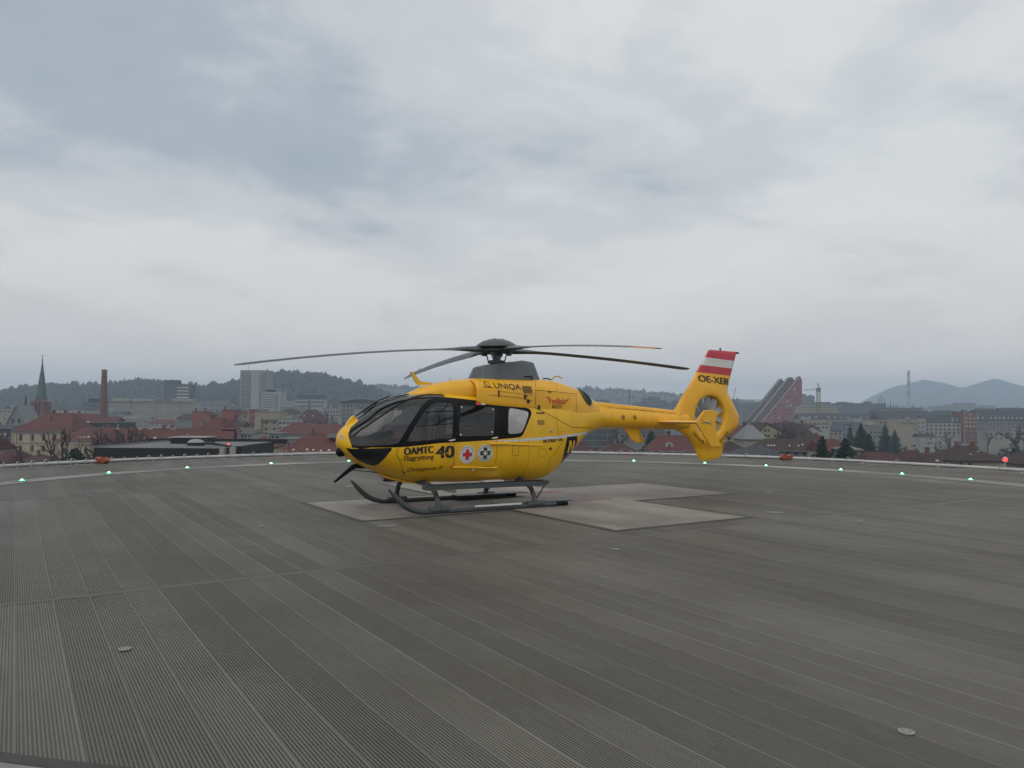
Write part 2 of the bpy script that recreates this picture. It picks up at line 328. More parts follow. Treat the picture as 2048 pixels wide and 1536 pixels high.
def deck_mat():
    t = NT('weathered_aluminium_plank'); p = t.pos()
    rnd = t.rand()
    # stains lie along the planks: stretch the noise in plank direction
    mp = t.n('ShaderNodeMapping', {'Vector': p}); mp.vector_type = 'POINT'; mp.inputs['Rotation'].default_value = (0, 0, -DECK_A)
    q = mp.outputs[0]
    sp_ = t.n('ShaderNodeSeparateXYZ', {'Vector': q})
    cb = t.n('ShaderNodeCombineXYZ', {'X': t.math('MULTIPLY', rnd, 37.0), 'Y': sp_.outputs[1], 'Z': 0.0}).outputs[0]
    own = t.noise(cb, .22, 2, .5)                    # every plank weathers in its own way along its length
    big = t.noise(q, .13, 4, .55, .5)
    mid = t.noise(q, .8, 5, .6, .3, scl=(1, .4, 1))
    fine = t.noise(q, 26, 4, .65, scl=(1, .12, 1))
    spot = t.noise(q, 3.0, 4, .7, .6)
    tone = t.math('ADD', t.math('MULTIPLY', own, .6), t.math('MULTIPLY', rnd, .4))
    base = t.mix(t.ramp(tone, [(.34, 0), (.70, 1)]), (.115, .111, .098), (0.166, 0.160, 0.143))
    base = t.mix(t.math('MULTIPLY', t.ramp(big, [(.44, 0), (.60, 1)]), .60), base, (0.093, 0.087, 0.074))
    base = t.mix(t.math('MULTIPLY', t.ramp(mid, [(.50, 0), (.74, 1)]), .45), base, (0.084, 0.074, 0.059))
    base = t.mix(t.math('MULTIPLY', t.ramp(mid, [(.26, 1), (.42, 0)]), .35), base, (0.206, 0.203, 0.191))
    base = t.mix(t.math('MULTIPLY', t.ramp(spot, [(.66, 0), (.74, 1)]), .55), base, (0.073, 0.062, 0.050))
    base = t.mix(t.math('MULTIPLY', t.ramp(spot, [(.22, 1), (.30, 0)]), .35), base, (0.232, 0.229, 0.217))
    base = t.mix(1.0, base, t.ramp(fine, [(.2, .84), (.8, 1.12)]), 'MULTIPLY')
    base = t.mix(1.0, base, (1.03, 1.0, .945), 'MULTIPLY')
    rg = t.math('ADD', t.math('MULTIPLY', mid, .25), .42)
    return t.bsdf(base, rg, .15, .4)
M_DECK = deck_mat()
M_RIM = paint('deck_rim_plate', (.17, .167, .155), .6, .1, scale=3, coord='pos', dirt=(.10, .09, .08), dirt_amt=.6)
M_SEAMC = paint('seam_cover_brownish', (.086, .079, .068), .6, .1, scale=2.5, coord='pos', dirt=(.09, .072, .058), dirt_amt=.7)
M_SLAB = paint('deck_slab_concrete', (.22, .215, .20), .8, scale=2, coord='pos')

helideck = MB().lathe([(DECK_R-.3, -1.4), (DECK_R, -1.2), (DECK_R, -.03), (DECK_R-.02, -.016)], 160).build('helideck', M_SLAB, smooth=30)
helideck.matrix_world = DM
tag(helideck, kind='structure')

# one ridged plank profile, shared by all planks (unit length, scaled along the plank)
PW, PITCH = .31, 14
def plank_mesh():
    w = PW-.003; land = .007; rp = (w-2*land)/PITCH; pr = [(-w/2, -.014), (-w/2, 0), (-w/2+land, 0)]
    x = -w/2+land
    for k in range(PITCH):
        pr += [(x+rp*.04, -.0085), (x+rp*.40, -.0085), (x+rp*.48, -.0005), (x+rp*.96, -.0005)]
        x += rp
    pr += [(w/2-land, 0), (w/2, 0), (w/2, -.014)]
    v = [(a, y, b) for y in (-.5, .5) for a, b in pr]; n = len(pr)
    f = [(i, i+1, n+i+1, n+i) for i in range(n-1)]
    return mesh('plank', v, f, M_DECK)
pm = plank_mesh()
cam_l = DM.inverted() @ cam.location
fw_l = (DM.to_3x3().inverted() @ Vector((0, 1, 0)))
runs = []
SEAM = [-5.1, 5.1]
bounds = [-DECK_R, -15.3, -5.1, 5.1, 15.3, DECK_R]
k0 = int(DECK_R/PW)
for i in range(-k0, k0+1):
    x = i*PW+.02
    lim = math.sqrt(max(0, (DECK_R-.35)**2-(abs(x)+PW/2)**2)) if abs(x)+PW/2 < DECK_R-.35 else 0
    if lim < .3: continue
    for a, b in zip(bounds, bounds[1:]):
        g = .075
        lo, hi = max(a+(g if abs(a) < 15 else .004), -lim), min(b-(g if abs(b) < 15 else .004), lim)
        if hi-lo < .15: continue
        # the closest point that the camera can see decides how large the plank shows
        best = 1e9
        for y in np.linspace(lo, hi, 9):
            d = Vector((x, y, 0))-cam_l; f_ = d.dot(fw_l); s_ = d.x*fw_l.y-d.y*fw_l.x
            if f_ > .5 and abs(s_) < .72*f_+.6 and f_ > 3.2: best = min(best, f_)
        runs.append((best, x, lo, hi))
runs.sort(key=lambda r: r[0])
for d, x, lo, hi in runs[:300]:
    if d > 1e8: break
    o = obj('plank', pm, helideck, (x, (lo+hi)/2, rng.uniform(-.0015, .0012))); o.scale = (1, hi-lo, 1)
rest = MB()
for j, (d, x, lo, hi) in enumerate(runs):
    if j < 300 and d < 1e8: continue
    rest.add([(x-PW/2+.003, lo, -.0015), (x+PW/2-.003, lo, -.0015), (x+PW/2-.003, hi, -.0015), (x-PW/2+.003, hi, -.0015)], [(0, 1, 2, 3)])
if rest.v:
    o = rest.build('distant_planks', M_DECK, helideck, fix=False); tag(o, kind='stuff')
for y in (-5.1, 5.1):
    half = math.sqrt((DECK_R-.3)**2-y*y)
    MB().box((0, y, -.0055), (2*half, .142, .008)).build('seam_cover', M_SEAMC, helideck)
# smooth rim plate round the edge
n = 180; v = []; f = []
for k in range(n):
    a = 2*math.pi*k/n
    for r in (DECK_R-.5, DECK_R+.06): v.append((r*math.cos(a), r*math.sin(a), .004))
    v.append(((DECK_R+.06)*math.cos(a), (DECK_R+.06)*math.sin(a), -.3))
for k in range(n):
    j = (k+1) % n
    f += [(3*k, 3*k+1, 3*j+1, 3*j), (3*k+1, 3*k+2, 3*j+2, 3*j+1)]
obj('rim_plate', mesh('rim_plate', v, f, M_RIM), helideck)

# painted markings, sheets a few millimetres above the planks
def worn(name, col, under, lo, hi, amt, scale=1.2):
    t = NT(name); p = t.pos()
    mp = t.n('ShaderNodeMapping', {'Vector': p}); mp.inputs['Rotation'].default_value = (0, 0, -DECK_A)
    q = mp.outputs[0]
    a = t.noise(q, scale, 5, .62, .5, scl=(1, .3, 1)); b = t.noise(q, scale*9, 4, .6, scl=(1, .15, 1)); c = t.noise(q, scale*.35, 3, .5, .6)
    k = t.math('ADD', t.math('ADD', t.math('MULTIPLY', a, .45), t.math('MULTIPLY', b, .15)), t.math('MULTIPLY', c, .4))
    m = t.math('MULTIPLY', t.ramp(k, [(lo, 0), (hi, 1)]), amt)
    col2 = t.mix(1.0, t.mix(m, col, under), t.ramp(b, [(.25, .9), (.8, 1.06)]), 'MULTIPLY')
    return t.bsdf(col2, .62, .0, .35)
M_WHITE = worn('worn_white_marking', (.300, .270, .232), (.130, .113, .095), .38, .60, .90)
M_DARK = worn('worn_black_marking', (.045, .045, .04), (.09, .085, .075), .5, .75, .5)
M_RED = worn('worn_red_marking', (.24, .10, .09), (.20, .155, .14), .36, .54, .95)
M_RING = worn('worn_white_ring', (.34, .33, .305), (.135, .131, .118), .38, .54, .96, .30)
def cross_poly(g):
    a, b = 4.5+g, 1.5+g
    return [(-a, -b), (-b, -b), (-b, -a), (b, -a), (b, -b), (a, -b), (a, b), (b, b), (b, a), (-b, a), (-b, b), (-a, b)]
def sheet(name, outer, holes, z, m, parent):
    polys = [outer]+holes
    tris = tessellate_polygon([[Vector((x, y, 0)) for x, y in p] for p in polys])
    fl = [p for q in polys for p in q]
    o = obj(name, mesh(name, [(x, y, z) for x, y in fl], [t if (fl[t[1]][0]-fl[t[0]][0])*(fl[t[2]][1]-fl[t[0]][1])-(fl[t[1]][1]-fl[t[0]][1])*(fl[t[2]][0]-fl[t[0]][0]) > 0 else t[::-1] for t in tris], m), parent)
    return o
hm = [(-1.05, -1.35), (-.6, -1.35), (-.6, -.225), (.6, -.225), (.6, -1.35), (1.05, -1.35), (1.05, 1.35), (.6, 1.35), (.6, .225), (-.6, .225), (-.6, 1.35), (-1.05, 1.35)]
hm = [(b, -a) for a, b in hm]
marking = sheet('landing_cross', cross_poly(0), [], .004, M_WHITE, None)
marking.matrix_world = DM
tag(marking, kind='structure')
sheet('cross_outline', cross_poly(.105), [cross_poly(.002)], .0042, M_DARK, marking)
sheet('letter_h', hm, [], .008, M_RED, marking)
def ring(name, r0, r1, z, m, parent, n=240):
    v = []; f = []
    for k in range(n):
        a = 2*math.pi*k/n
        for r in (r0, r1): v.append((r*math.cos(a), r*math.sin(a), z))
    for k in range(n):
        j = (k+1) % n; f.append((2*k, 2*k+1, 2*j+1, 2*j))
    return obj(name, mesh(name, v, f, m), parent)
circle = ring('landing_circle', 13.12, 13.92, .004, M_RING, None); circle.matrix_world = DM
tag(circle, kind='structure')
ring('circle_outline', 13.02, 13.115, .0042, M_DARK, circle)
ring('circle_outline', 13.925, 14.0, .0042, M_DARK, circle)

# ------------------------------------------------------------------ green perimeter lights set in the circle
M_LAMPBODY = paint('lamp_body_grey', (.25, .25, .25), .45, .6)
M_GREEN = lamp_mat('green_lamp_glow', (.04, .80, .22), 4.)
M_GREENLENS = lamp_mat('green_lamp_core', (.45, 1.0, .62), 14.)
body_me = MB().lathe([(.14, .0), (.14, .010), (.10, .022), (.085, .024), (.085, .02)], 20).mesh('body', M_LAMPBODY, 30)
lens_me = MB().lathe([(.062, .018), (.058, .030), (.04, .040), (.02, .044), (.004, .045)], 18).mesh('lens', M_GREEN, 60)
core_me = MB().lathe([(.024, .042), (.022, .050), (.012, .056), (.002, .057)], 12).mesh('core', M_GREENLENS, 60)
angs = [165.0, 153.6, 142.5, 130.2, 118.3, 72.3, 61.2, 51.8, 41.0, 32.4, 23.3]
ordw = ['leftmost', 'second', 'third', 'fourth', 'fifth', 'sixth', 'seventh', 'eighth', 'ninth', 'tenth', 'eleventh']
px_l = [(52, 961), (222, 946), (382, 936), (541, 927), (697, 922), (1266, 922.5), (1406, 927), (1528, 932), (1677, 940), (1803, 948), (1940, 959)]
def pix_ray(x, y):
    d = Vector(((x-1024)/CAM_F, (768-y)/CAM_F, -1)); return (cam.matrix_world.to_3x3() @ d).normalized()
def on_plane(x, y, z=0.):
    r = pix_ray(x, y); t = (z-CAM_H)/r.z; return cam.location+r*t
def at(x, y, dist):
    """the point at a given distance ahead (world y) that photograph pixel (x, y) of 2048 x 1536 falls on; used to lay out the far town"""
    r = pix_ray(x, y); return cam.location+r*(dist/r.y)
for i, (px, py) in enumerate(px_l):
    p = on_plane(px, py, .03); d = p-DECK_C; a = math.atan2(d.y, d.x)
    lab = ['leftmost green deck light on the painted circle', 'second green deck light from the left on the painted circle', 'third green deck light from the left on the painted circle',
           'fourth green deck light from the left, left of the helicopter', 'green deck light just in front of the helicopter nose', 'green deck light under the tail boom behind the fuselage',
           'green deck light just below the tail fin', 'green deck light first to the right of the tail fin', 'third green deck light from the right edge of the photo',
           'second green deck light from the right edge of the photo', 'rightmost green deck light on the painted circle'][i]
    t = empty('deck_light', (DECK_C.x+13.45*math.cos(a), DECK_C.y+13.45*math.sin(a), .005), a)
    tag(t, lab, 'deck light', 'green deck lights around the circle')
    obj('body', body_me, t); l = obj('lens', lens_me, t); obj('core', core_me, l)

# ------------------------------------------------------------------ flush tie-down fittings
M_FIT = paint('tie_down_steel', (.27, .27, .26), .5, .3)
M_FITD = paint('tie_down_recess', (.10, .10, .10), .6)
ringm = MB().lathe([(.085, .0), (.085, .008), (.075, .011), (.058, .011), (.055, .004)], 28).mesh('flange', M_FIT, 30)
recm = MB().lathe([(.055, .001), (.055, .0035), (.034, .004)], 24).mesh('recess', M_FITD, 30)
capm = MB().lathe([(.034, .0035), (.034, .009), (.02, .012), (.003, .012)], 20).mesh('cap', M_FIT, 30)
bigf = MB().lathe([(.16, 0), (.16, .004), (.15, .005), (.14, .003), (.03, .003), (.025, .006), (.008, .006)], 32).mesh('cover', M_RIM, 30)
for px, py, sc, lab in [(250, 1299, .56, 'round steel tie-down fitting in the deck at lower left'), (1813, 1465, .54, 'round steel tie-down fitting in the deck at lower right'),
                    (1232, 1099, .58, 'small round tie-down fitting in front of the near cross arm'), (1720, 1043, .6, 'small round tie-down fitting right of the near cross arm'),
                    (1537, 984, .7, 'small round tie-down fitting beyond the tip of the right cross arm'), (522, 1053, .55, 'small round tie-down fitting left of the landing cross'),
                    (1206, 951, .9, 'small round tie-down fitting on the deck below the tail boom'), (700, 973, 1.4, 'pale tie-down fitting on the deck below the lower wire cutter'), (320, 950, .8, 'small round tie-down fitting near the third green light')]:
    p = on_plane(px, py); t = empty('tie_down', (p.x, p.y, .003)); t.scale = (sc, sc, .7); tag(t, lab, 'tie-down', 'tie-down fittings in the deck')
    obj('flange', ringm, t); obj('recess', recm, t); obj('cap', capm, t)
for px, py, lab in [(776, 1052, 'flat round manhole cover in front of the left skid tip'), (1550, 1025, 'flat round manhole cover right of the landing cross')]:
    p = on_plane(px, py); o = obj('deck_cover', bigf, None, (p.x, p.y, .002)); tag(o, lab, 'cover', 'round covers in the deck')

# ------------------------------------------------------------------ white pipe around the deck edge
M_PIPE = paint('white_painted_pipe', (.50, .50, .49), .5, scale=9, dirt=(.30, .29, .27), dirt_amt=.5)
M_WIRE = paint('steel_wire_tie', (.30, .30, .30), .5, .4)
pipe = empty('edge_pipe', DECK_C, 0); tag(pipe, 'white round pipe with wire ties running along the deck edge', 'pipe')
seg = 7.5
tie_me = MB().tube([(-.02, -.09, -.12), (-.05, -.02, .0), (-.01, .0, .082), (.045, .02, .10), (.08, .05, .03), (.085, .08, -.05)], .016, 6).mesh('wire_tie', M_WIRE, 60)
for k in range(20):
    a0 = R(10+k*seg*1.15); a1 = a0+R(seg*1.15)-.0006
    pts = [((DECK_R-.03)*math.cos(a0+(a1-a0)*j/6), (DECK_R-.03)*math.sin(a0+(a1-a0)*j/6), .085+.006*math.sin(k*1.7)) for j in range(7)]
    MB().tube(pts, .052, 12).build('pipe_section', M_PIPE, pipe, smooth=60)
    MB().tube([pts[-2], pts[-1]], .0, 3).v
    m = pts[0]; MB().tube([(m[0], m[1], 0), (m[0], m[1], .03)], .05, 10).build('pipe_foot', M_PIPE, pipe)
for k in range(118):
    a = R(12+k*1.42); 
    if not (R(20) < a < R(178)): continue
    if R(22) < a < R(56) and k % 4: continue
    o = obj('wire_tie', tie_me, pipe, ((DECK_R-.03)*math.cos(a), (DECK_R-.03)*math.sin(a), .088)); o.rotation_euler = (0, rng.uniform(-.2, .2), a+math.pi/2*(1 if k % 2 else .8)); s = rng.uniform(.9, 1.35); o.scale = (s, s, s)

# orange floodlights on the edge, red obstruction light
M_ORANGE = paint('orange_plastic_housing', (.30, .066, .034), .6, coat=.0)
M_BLK = paint('black_rubber', (.02, .02, .02), .6)
M_REDL = lamp_mat('red_lamp_glow', (1.0, .03, .03), 3.5)
def on_circle(px, r, z):
    """the far point of the deck circle of radius r that stands in column px of the photograph"""
    best = None
    for k in range(2000):
        a = math.pi*k/2000; p = Vector((DECK_C.x+r*math.cos(a), DECK_C.y+r*math.sin(a), z)); q = cam.matrix_world.inverted() @ p
        e = abs(1024+CAM_F*q.x/-q.z-px)
        if q.z < 0 and (best is None or e < best[0]): best = (e, p)
    return best[1]
def flood(px, py, lab, ang):
    p = on_circle(px, DECK_R-.2, .1)
    t = empty('floodlight', (p.x, p.y, .004), ang); t.scale = (.85, .85, .85); tag(t, lab, 'floodlight', 'orange floodlights on the deck edge')
    MB().box((0, 0, .015), (.5, .16, .03)).build('base', M_BLK, t)
    for s in (-1, 1):
        # tapered hood with a sloping glass
        h = MB(); x0 = s*.03; x1 = s*.34
        h.add([(x0, -.11, .05), (x0, .11, .05), (x0, .12, .19), (x0, -.12, .19), (x1*.62, -.13, .27), (x1*.62, .13, .27), (x1, .09, .12), (x1, -.09, .12), (x1*.7, -.1, .04), (x1*.7, .1, .04)],
              [(0, 1, 2, 3), (3, 2, 5, 4), (4, 5, 6, 7), (7, 6, 9, 8), (8, 9, 1, 0), (0, 3, 4, 7, 8), (1, 9, 6, 5, 2)])
        h.build('hood', M_ORANGE, t)
        MB().box((s*.3, 0, .06), (.06, .05, .06)).build('bracket', M_BLK, t)
flood(204, 919, 'orange twin floodlight on the deck edge at the left', R(-20))
flood(1573, 915, 'orange twin floodlight on the deck edge right of the tail fin', R(15))
p = on_circle(2011, DECK_R+.03, .1)
t = empty('obstruction_light', (p.x, p.y, 0)); t.scale = (.82, .82, .95); tag(t, 'glowing red obstruction light on a short white post at the deck edge', 'warning light')
MB().tube([(0, 0, -.1), (0, 0, .33)], .022, 10).build('post', M_PIPE, t)
MB().lathe([(.05, .32), (.085, .345), (.085, .36)], 16).build('base', M_PIPE, t, smooth=40)
MB().lathe([(.083, .36), (.088, .40), (.08, .44), (.06, .46)], 18).build('lens', M_REDL, t, smooth=60)
MB().lathe([(.062, .46), (.06, .49), (.03, .505), (.004, .506)], 16).build('cap', M_PIPE, t, smooth=40)
# ------------------------------------------------------------------ rescue helicopter
HELI = (-.32, 15.7854); PHI = .5314
def heli_paint(name, col, rough=.34, coat=.12, grime=.25):
    t = NT(name); p = t.objc()
    a = t.noise(p, 3.2, 5, .6); b = t.noise(p, 28, 4, .6); s = t.noise(p, 5, 4, .6, .2, scl=(1, 1, .25))
    c = t.mix(1.0, col, t.ramp(a, [(.3, .93), (.7, 1.04)]), 'MULTIPLY')
    c = t.mix(t.math('MULTIPLY', t.ramp(s, [(.52, 0), (.75, 1)]), grime), c, tuple(x*.55+.02 for x in col))
    rg = t.math('ADD', t.math('MULTIPLY', b, .12), rough-.04)
    return t.bsdf(c, rg, 0, .5, coat, bump=a, bstr=.02)
HY = heli_paint('helicopter_yellow_paint', (.84, .475, .006))
HYO = heli_paint('helicopter_amber_paint', (.86, .44, .014))
HBLK = paint('helicopter_black_paint', (.005, .0055, .006), .42, 0, .16, .0, .15, 4.)
HNAVY = heli_paint('chin_dark_glass_paint', (.008, .010, .016), .18, .15, .08)
HWHITE = heli_paint('helicopter_white_paint', (.66, .66, .62), .35, .3, .3)
HRED = heli_paint('helicopter_red_paint', (.52, .025, .045), .35, .3, .15)
HDGREY = heli_paint('rotor_dark_grey_paint', (.055, .065, .072), .42, .05, .25)
HSKID = heli_paint('skid_grey_green_paint', (.055, .066, .068), .5, .05, .3)
HSEAM = paint('panel_seam_shadow_gap', (.035, .026, .012), .7)
HSEAMY = paint('panel_edge_dull_yellow', (.30, .17, .01), .5)
HIN = paint('cabin_lining_grey', (.10, .105, .11), .8)
HSEAT = paint('seat_fabric_charcoal', (.035, .037, .042), .9, scale=30)
HMETAL = paint('bare_metal', (.45, .45, .44), .35, .8)
HORANGE = heli_paint('blade_tip_orange_paint', (.52, .20, .09), .45, 0, .3)
HBRN = heli_paint('dark_red_brown_lettering', (.085, .018, .012), .45, 0, .1)
HTXT = heli_paint('black_lettering', (.014, .013, .012), .4, 0, .05)
HLET = heli_paint('red_lettering', (.50, .05, .02), .4, 0, .05)
HEXH = paint('exhaust_mouth_shade', (.03, .03, .032), .55, .5)  # dark colour standing in for the shade inside the exhaust openings
HFAIRG = heli_paint('mast_fairing_grey_green', (.085, .100, .105), .38, .1, .3)
def glass_mat(name, tint, rough=.02, body=(.02, .022, .025), dens=.12):
    t = NT(name)
    fr = t.n('ShaderNodeFresnel', {'IOR': 1.5}).outputs[0]
    tr = t.n('ShaderNodeBsdfTransparent', {'Color': tint}).outputs[0]
    p = t.objc(); dn = t.noise(p, 3, 4, .6)
    df = t.n('ShaderNodeBsdfDiffuse', {'Color': body}).outputs[0]
    mx = t.n('ShaderNodeMixShader'); t.set(mx.inputs[0], t.math('MULTIPLY', t.ramp(dn, [(.3, .6), (.7, 1.2)]), dens)); t.t.links.new(tr, mx.inputs[1]); t.t.links.new(df, mx.inputs[2])
    gl = t.n('ShaderNodeBsdfGlossy', {'Color': (1, 1, 1), 'Roughness': rough}).outputs[0]
    m2 = t.n('ShaderNodeMixShader'); t.t.links.new(t.math('MULTIPLY', fr, 1.25), m2.inputs[0]); t.t.links.new(mx.outputs[0], m2.inputs[1]); t.t.links.new(gl, m2.inputs[2])
    t.t.links.new(m2.outputs[0], t.out.inputs['Surface']); return t.m
HGLASS = glass_mat('windscreen_glass', (.52, .56, .58), dens=.10, body=(.05, .055, .06))
HGLASS2 = glass_mat('cabin_window_glass', (.42, .46, .48), dens=.08, body=(.05, .055, .06))
HFROST = glass_mat('frosted_window_glass', (.5, .5, .5), .3, (.50, .50, .49), .93)

heli = empty('helicopter', (HELI[0], HELI[1], .0045), math.pi+PHI)
tag(heli, 'yellow rescue helicopter with black window band parked on the landing cross', 'helicopter')

# ---- fuselage skin cut into paint regions, doors and panes
def inside(poly, x, y):
    x = np.asarray(x); y = np.asarray(y); r = np.zeros(x.shape, bool); n = len(poly)
    for i in range(n):
        (x1, y1), (x2, y2) = poly[i], poly[(i+1) % n]
        if y1 == y2: continue
        c = ((y1 > y) != (y2 > y)) & (x < (x2-x1)*(y-y1)/(y2-y1)+x1)
        r ^= c
    return r
def skin(L, polys, na, ns):
    K = 1.25
    A = math.sqrt(L.x0-L.x1)
    pts = [(a, s) for a in np.linspace(0.0, A, na) for s in np.concatenate([np.linspace(-1, 1, ns)])]
    V = [Vector((a*K, s)) for a, s in pts]; E = []
    for poly in polys:
        st = len(V); dp = []
        for i in range(len(poly)):
            (x1, s1), (x2, s2) = poly[i], poly[(i+1) % len(poly)]
            k = max(1, int(max(abs(x1-x2)/.05, abs(s1-s2)/.04)))
            for j in range(k): dp.append((x1+(x2-x1)*j/k, s1+(s2-s1)*j/k))
        for x, s in dp: V.append(Vector((math.sqrt(max(0, L.x0-x))*K, max(-1, min(1, s)))))
        E += [(st+i, st+(i+1) % len(dp)) for i in range(len(dp))]
    vo, eo, fo, *_ = delaunay_2d_cdt(V, E, [], 0, 1e-6)
    uv = np.array([(p.x/K, p.y) for p in vo]); tri = np.array([f for f in fo if len(f) == 3])
    xs = L.x0-uv[:, 0]**2
    cen = uv[tri].mean(1); cx = L.x0-cen[:, 0]**2; cs = cen[:, 1]
    return xs, np.clip(uv[:, 1], -1, 1), tri, cx, cs
HP = ['windscreen', 'windscreen_strip', 'band', 'sill', 'door_window', 'slide_window', 'rear_window', 'chin', 'stripe', 'cockpit_door', 'sliding_door']
hx, hs, ht, hcx, hcs = skin(HULL, [REG[k] for k in HP], 132, 73)
P0 = HULL.pt(hx, hs); N0 = HULL.normal(hx, hs)
IN = {k: inside(REG[k], hcx, hcs) for k in HP}
lab = np.array(['fuselage']*len(ht), dtype=object); mt = np.zeros(len(ht), int)   # 0 yellow 1 black 2 navy 3 white
lab[IN['sliding_door']] = 'sliding_door'; lab[IN['cockpit_door']] = 'cockpit_door'
mt[IN['stripe']] = 3; mt[IN['chin']] = 2
lab[IN['chin']] = 'chin_window'
lab[IN['windscreen']] = 'windscreen'
mt[IN['sill']] = 1; lab[IN['sill']] = 'window_surround'
mt[IN['band']] = 1
lab[IN['band'] & (lab != 'cockpit_door') & (lab != 'sliding_door')] = 'window_surround'
k = IN['windscreen_strip'] & (lab == 'windscreen'); lab[k] = 'windscreen_frame'; mt[k] = 1
# slim black post on the centre line between the two windscreens
k = (hcs > .985) & (hcx < 2.98) & (hcx > 1.85); lab[k] = 'windscreen_frame'; mt[k] = 1
for a in ('door_window', 'slide_window', 'rear_window'): lab[IN[a] & IN['band']] = a
GLASS = {'windscreen': HGLASS, 'door_window': HGLASS, 'slide_window': HGLASS2, 'rear_window': HFROST}
NAMES = {'door_window': 'window', 'slide_window': 'window', 'rear_window': 'rear_window'}
def sub(sel, side, mats, name, off=0., flip=False):
    t = ht[sel]; u, inv_ = np.unique(t, return_inverse=True); t = inv_.reshape(-1, 3)
    p = P0[u]+N0[u]*off; n = N0[u].copy()
    p = p*np.array([1, side, 1]); n = n*np.array([1, side, 1])
    # winding: outward
    a, b, c = p[t[:, 0]], p[t[:, 1]], p[t[:, 2]]
    fl = (np.cross(b-a, c-a)*n[t[:, 0]]).sum(1) < 0
    t = t.copy(); t[fl] = t[fl][:, ::-1]
    if flip: t = t[:, ::-1]; n = -n
    return mesh(name, p, t, mats, mt[sel] if len(mats) > 1 else None, True, n)
PM = [HY, HBLK, HNAVY, HWHITE]
parts = {}
fus = empty('fuselage', (0, 0, 0), 0, heli)
for side in (1, -1):
    for nm in ('fuselage', 'window_surround', 'chin_window', 'windscreen_frame', 'cockpit_door', 'sliding_door'):
        sel = lab == nm
        parts[nm, side] = obj({'fuselage': 'body_shell'}.get(nm, nm), sub(sel, side, PM, nm), fus if nm == 'fuselage' else heli)
    parts['windscreen', side] = obj('windscreen', sub(lab == 'windscreen', side, [HGLASS], 'windscreen'), heli)
    obj('window', sub(lab == 'door_window', side, [HGLASS], 'window'), parts['cockpit_door', side])
    obj('window', sub(lab == 'slide_window', side, [HGLASS2], 'window'), parts['sliding_door', side])
    obj('rear_window', sub(lab == 'rear_window', side, [HFROST], 'rear_window'), parts['window_surround', side])
    lin = np.isin(lab, ['fuselage', 'window_surround', 'cockpit_door', 'sliding_door', 'chin_window']) & (hcx < 2.85) & (hcx > -.6)
    obj('cabin_lining', sub(lin, side, [HIN], 'cabin_lining', -.028, True), fus)

# ---- cowlings on the roof
def loft_mesh(L, name, mats, na, ns, x0=None, x1=None, end=False):
    x0 = L.x0-.0005 if x0 is None else x0; x1 = L.x1 if x1 is None else x1
    a = np.linspace(math.sqrt(max(0, L.x0-x0)), math.sqrt(L.x0-x1), na); xs = L.x0-a*a
    s = np.linspace(-1, 1, ns); full = []
    v = []; nn = []
    for x in xs:
        pr = L.pt(np.full(ns, x), s); nr = L.normal(np.full(ns, x), s)
        ring_p = np.concatenate([pr, (pr*[1, -1, 1])[::-1][1:-1]]); ring_n = np.concatenate([nr, (nr*[1, -1, 1])[::-1][1:-1]])
        v.append(ring_p); nn.append(ring_n)
    m = len(v[0]); f = []
    for i in range(na-1):
        for k in range(m): f.append((i*m+k, (i+1)*m+k, (i+1)*m+(k+1) % m, i*m+(k+1) % m))
    if end: f.append(tuple((na-1)*m+k for k in range(m)))
    return mesh(name, np.concatenate(v), f, mats, None, True, None)
def fixn(o, ang=40):
    bm = bmesh.new(); bm.from_mesh(o.data); bmesh.ops.recalc_face_normals(bm, faces=bm.faces); bm.to_mesh(o.data); bm.free()
    o.data.polygons.foreach_set('use_smooth', [True]*len(o.data.polygons)); o.data.set_sharp_from_angle(angle=R(ang)); return o
cowl = fixn(obj('engine_cowling', loft_mesh(COWL, 'engine_cowling', HYO, 60, 37, .74, None, True), heli))
fair = fixn(obj('roof_fairing', loft_mesh(FAIR, 'roof_fairing', HYO, 30, 31, 1.979, None, True), heli))
# rounded lip and yellow throat of the air intake behind the roof fairing
lip = MB(); ns = 37; s = np.linspace(-1, 1, ns); base = COWL.pt(np.full(ns, .739), s); rings = []
for dx, sc in ((0, 1.0), (.018, .985), (.022, .96), (.005, .93), (-.06, .90), (-.22, .80), (-.34, .74)):
    q = base.copy(); q[:, 0] = .739+dx; q[:, 1] *= sc; q[:, 2] = 2.12+(q[:, 2]-2.12)*(1-(1-sc)*1.2); rings.append(np.concatenate([q, (q*[1, -1, 1])[::-1][1:-1]]))
m = len(rings[0]); v = np.concatenate(rings); f = [(i*m+k, i*m+(k+1) % m, (i+1)*m+(k+1) % m, (i+1)*m+k) for i in range(len(rings)-1) for k in range(m)]+[tuple((len(rings)-1)*m+k for k in range(m))]
lipo = obj('air_intake', mesh('air_intake', v, f, HYO), cowl); fixn(lipo, 60)

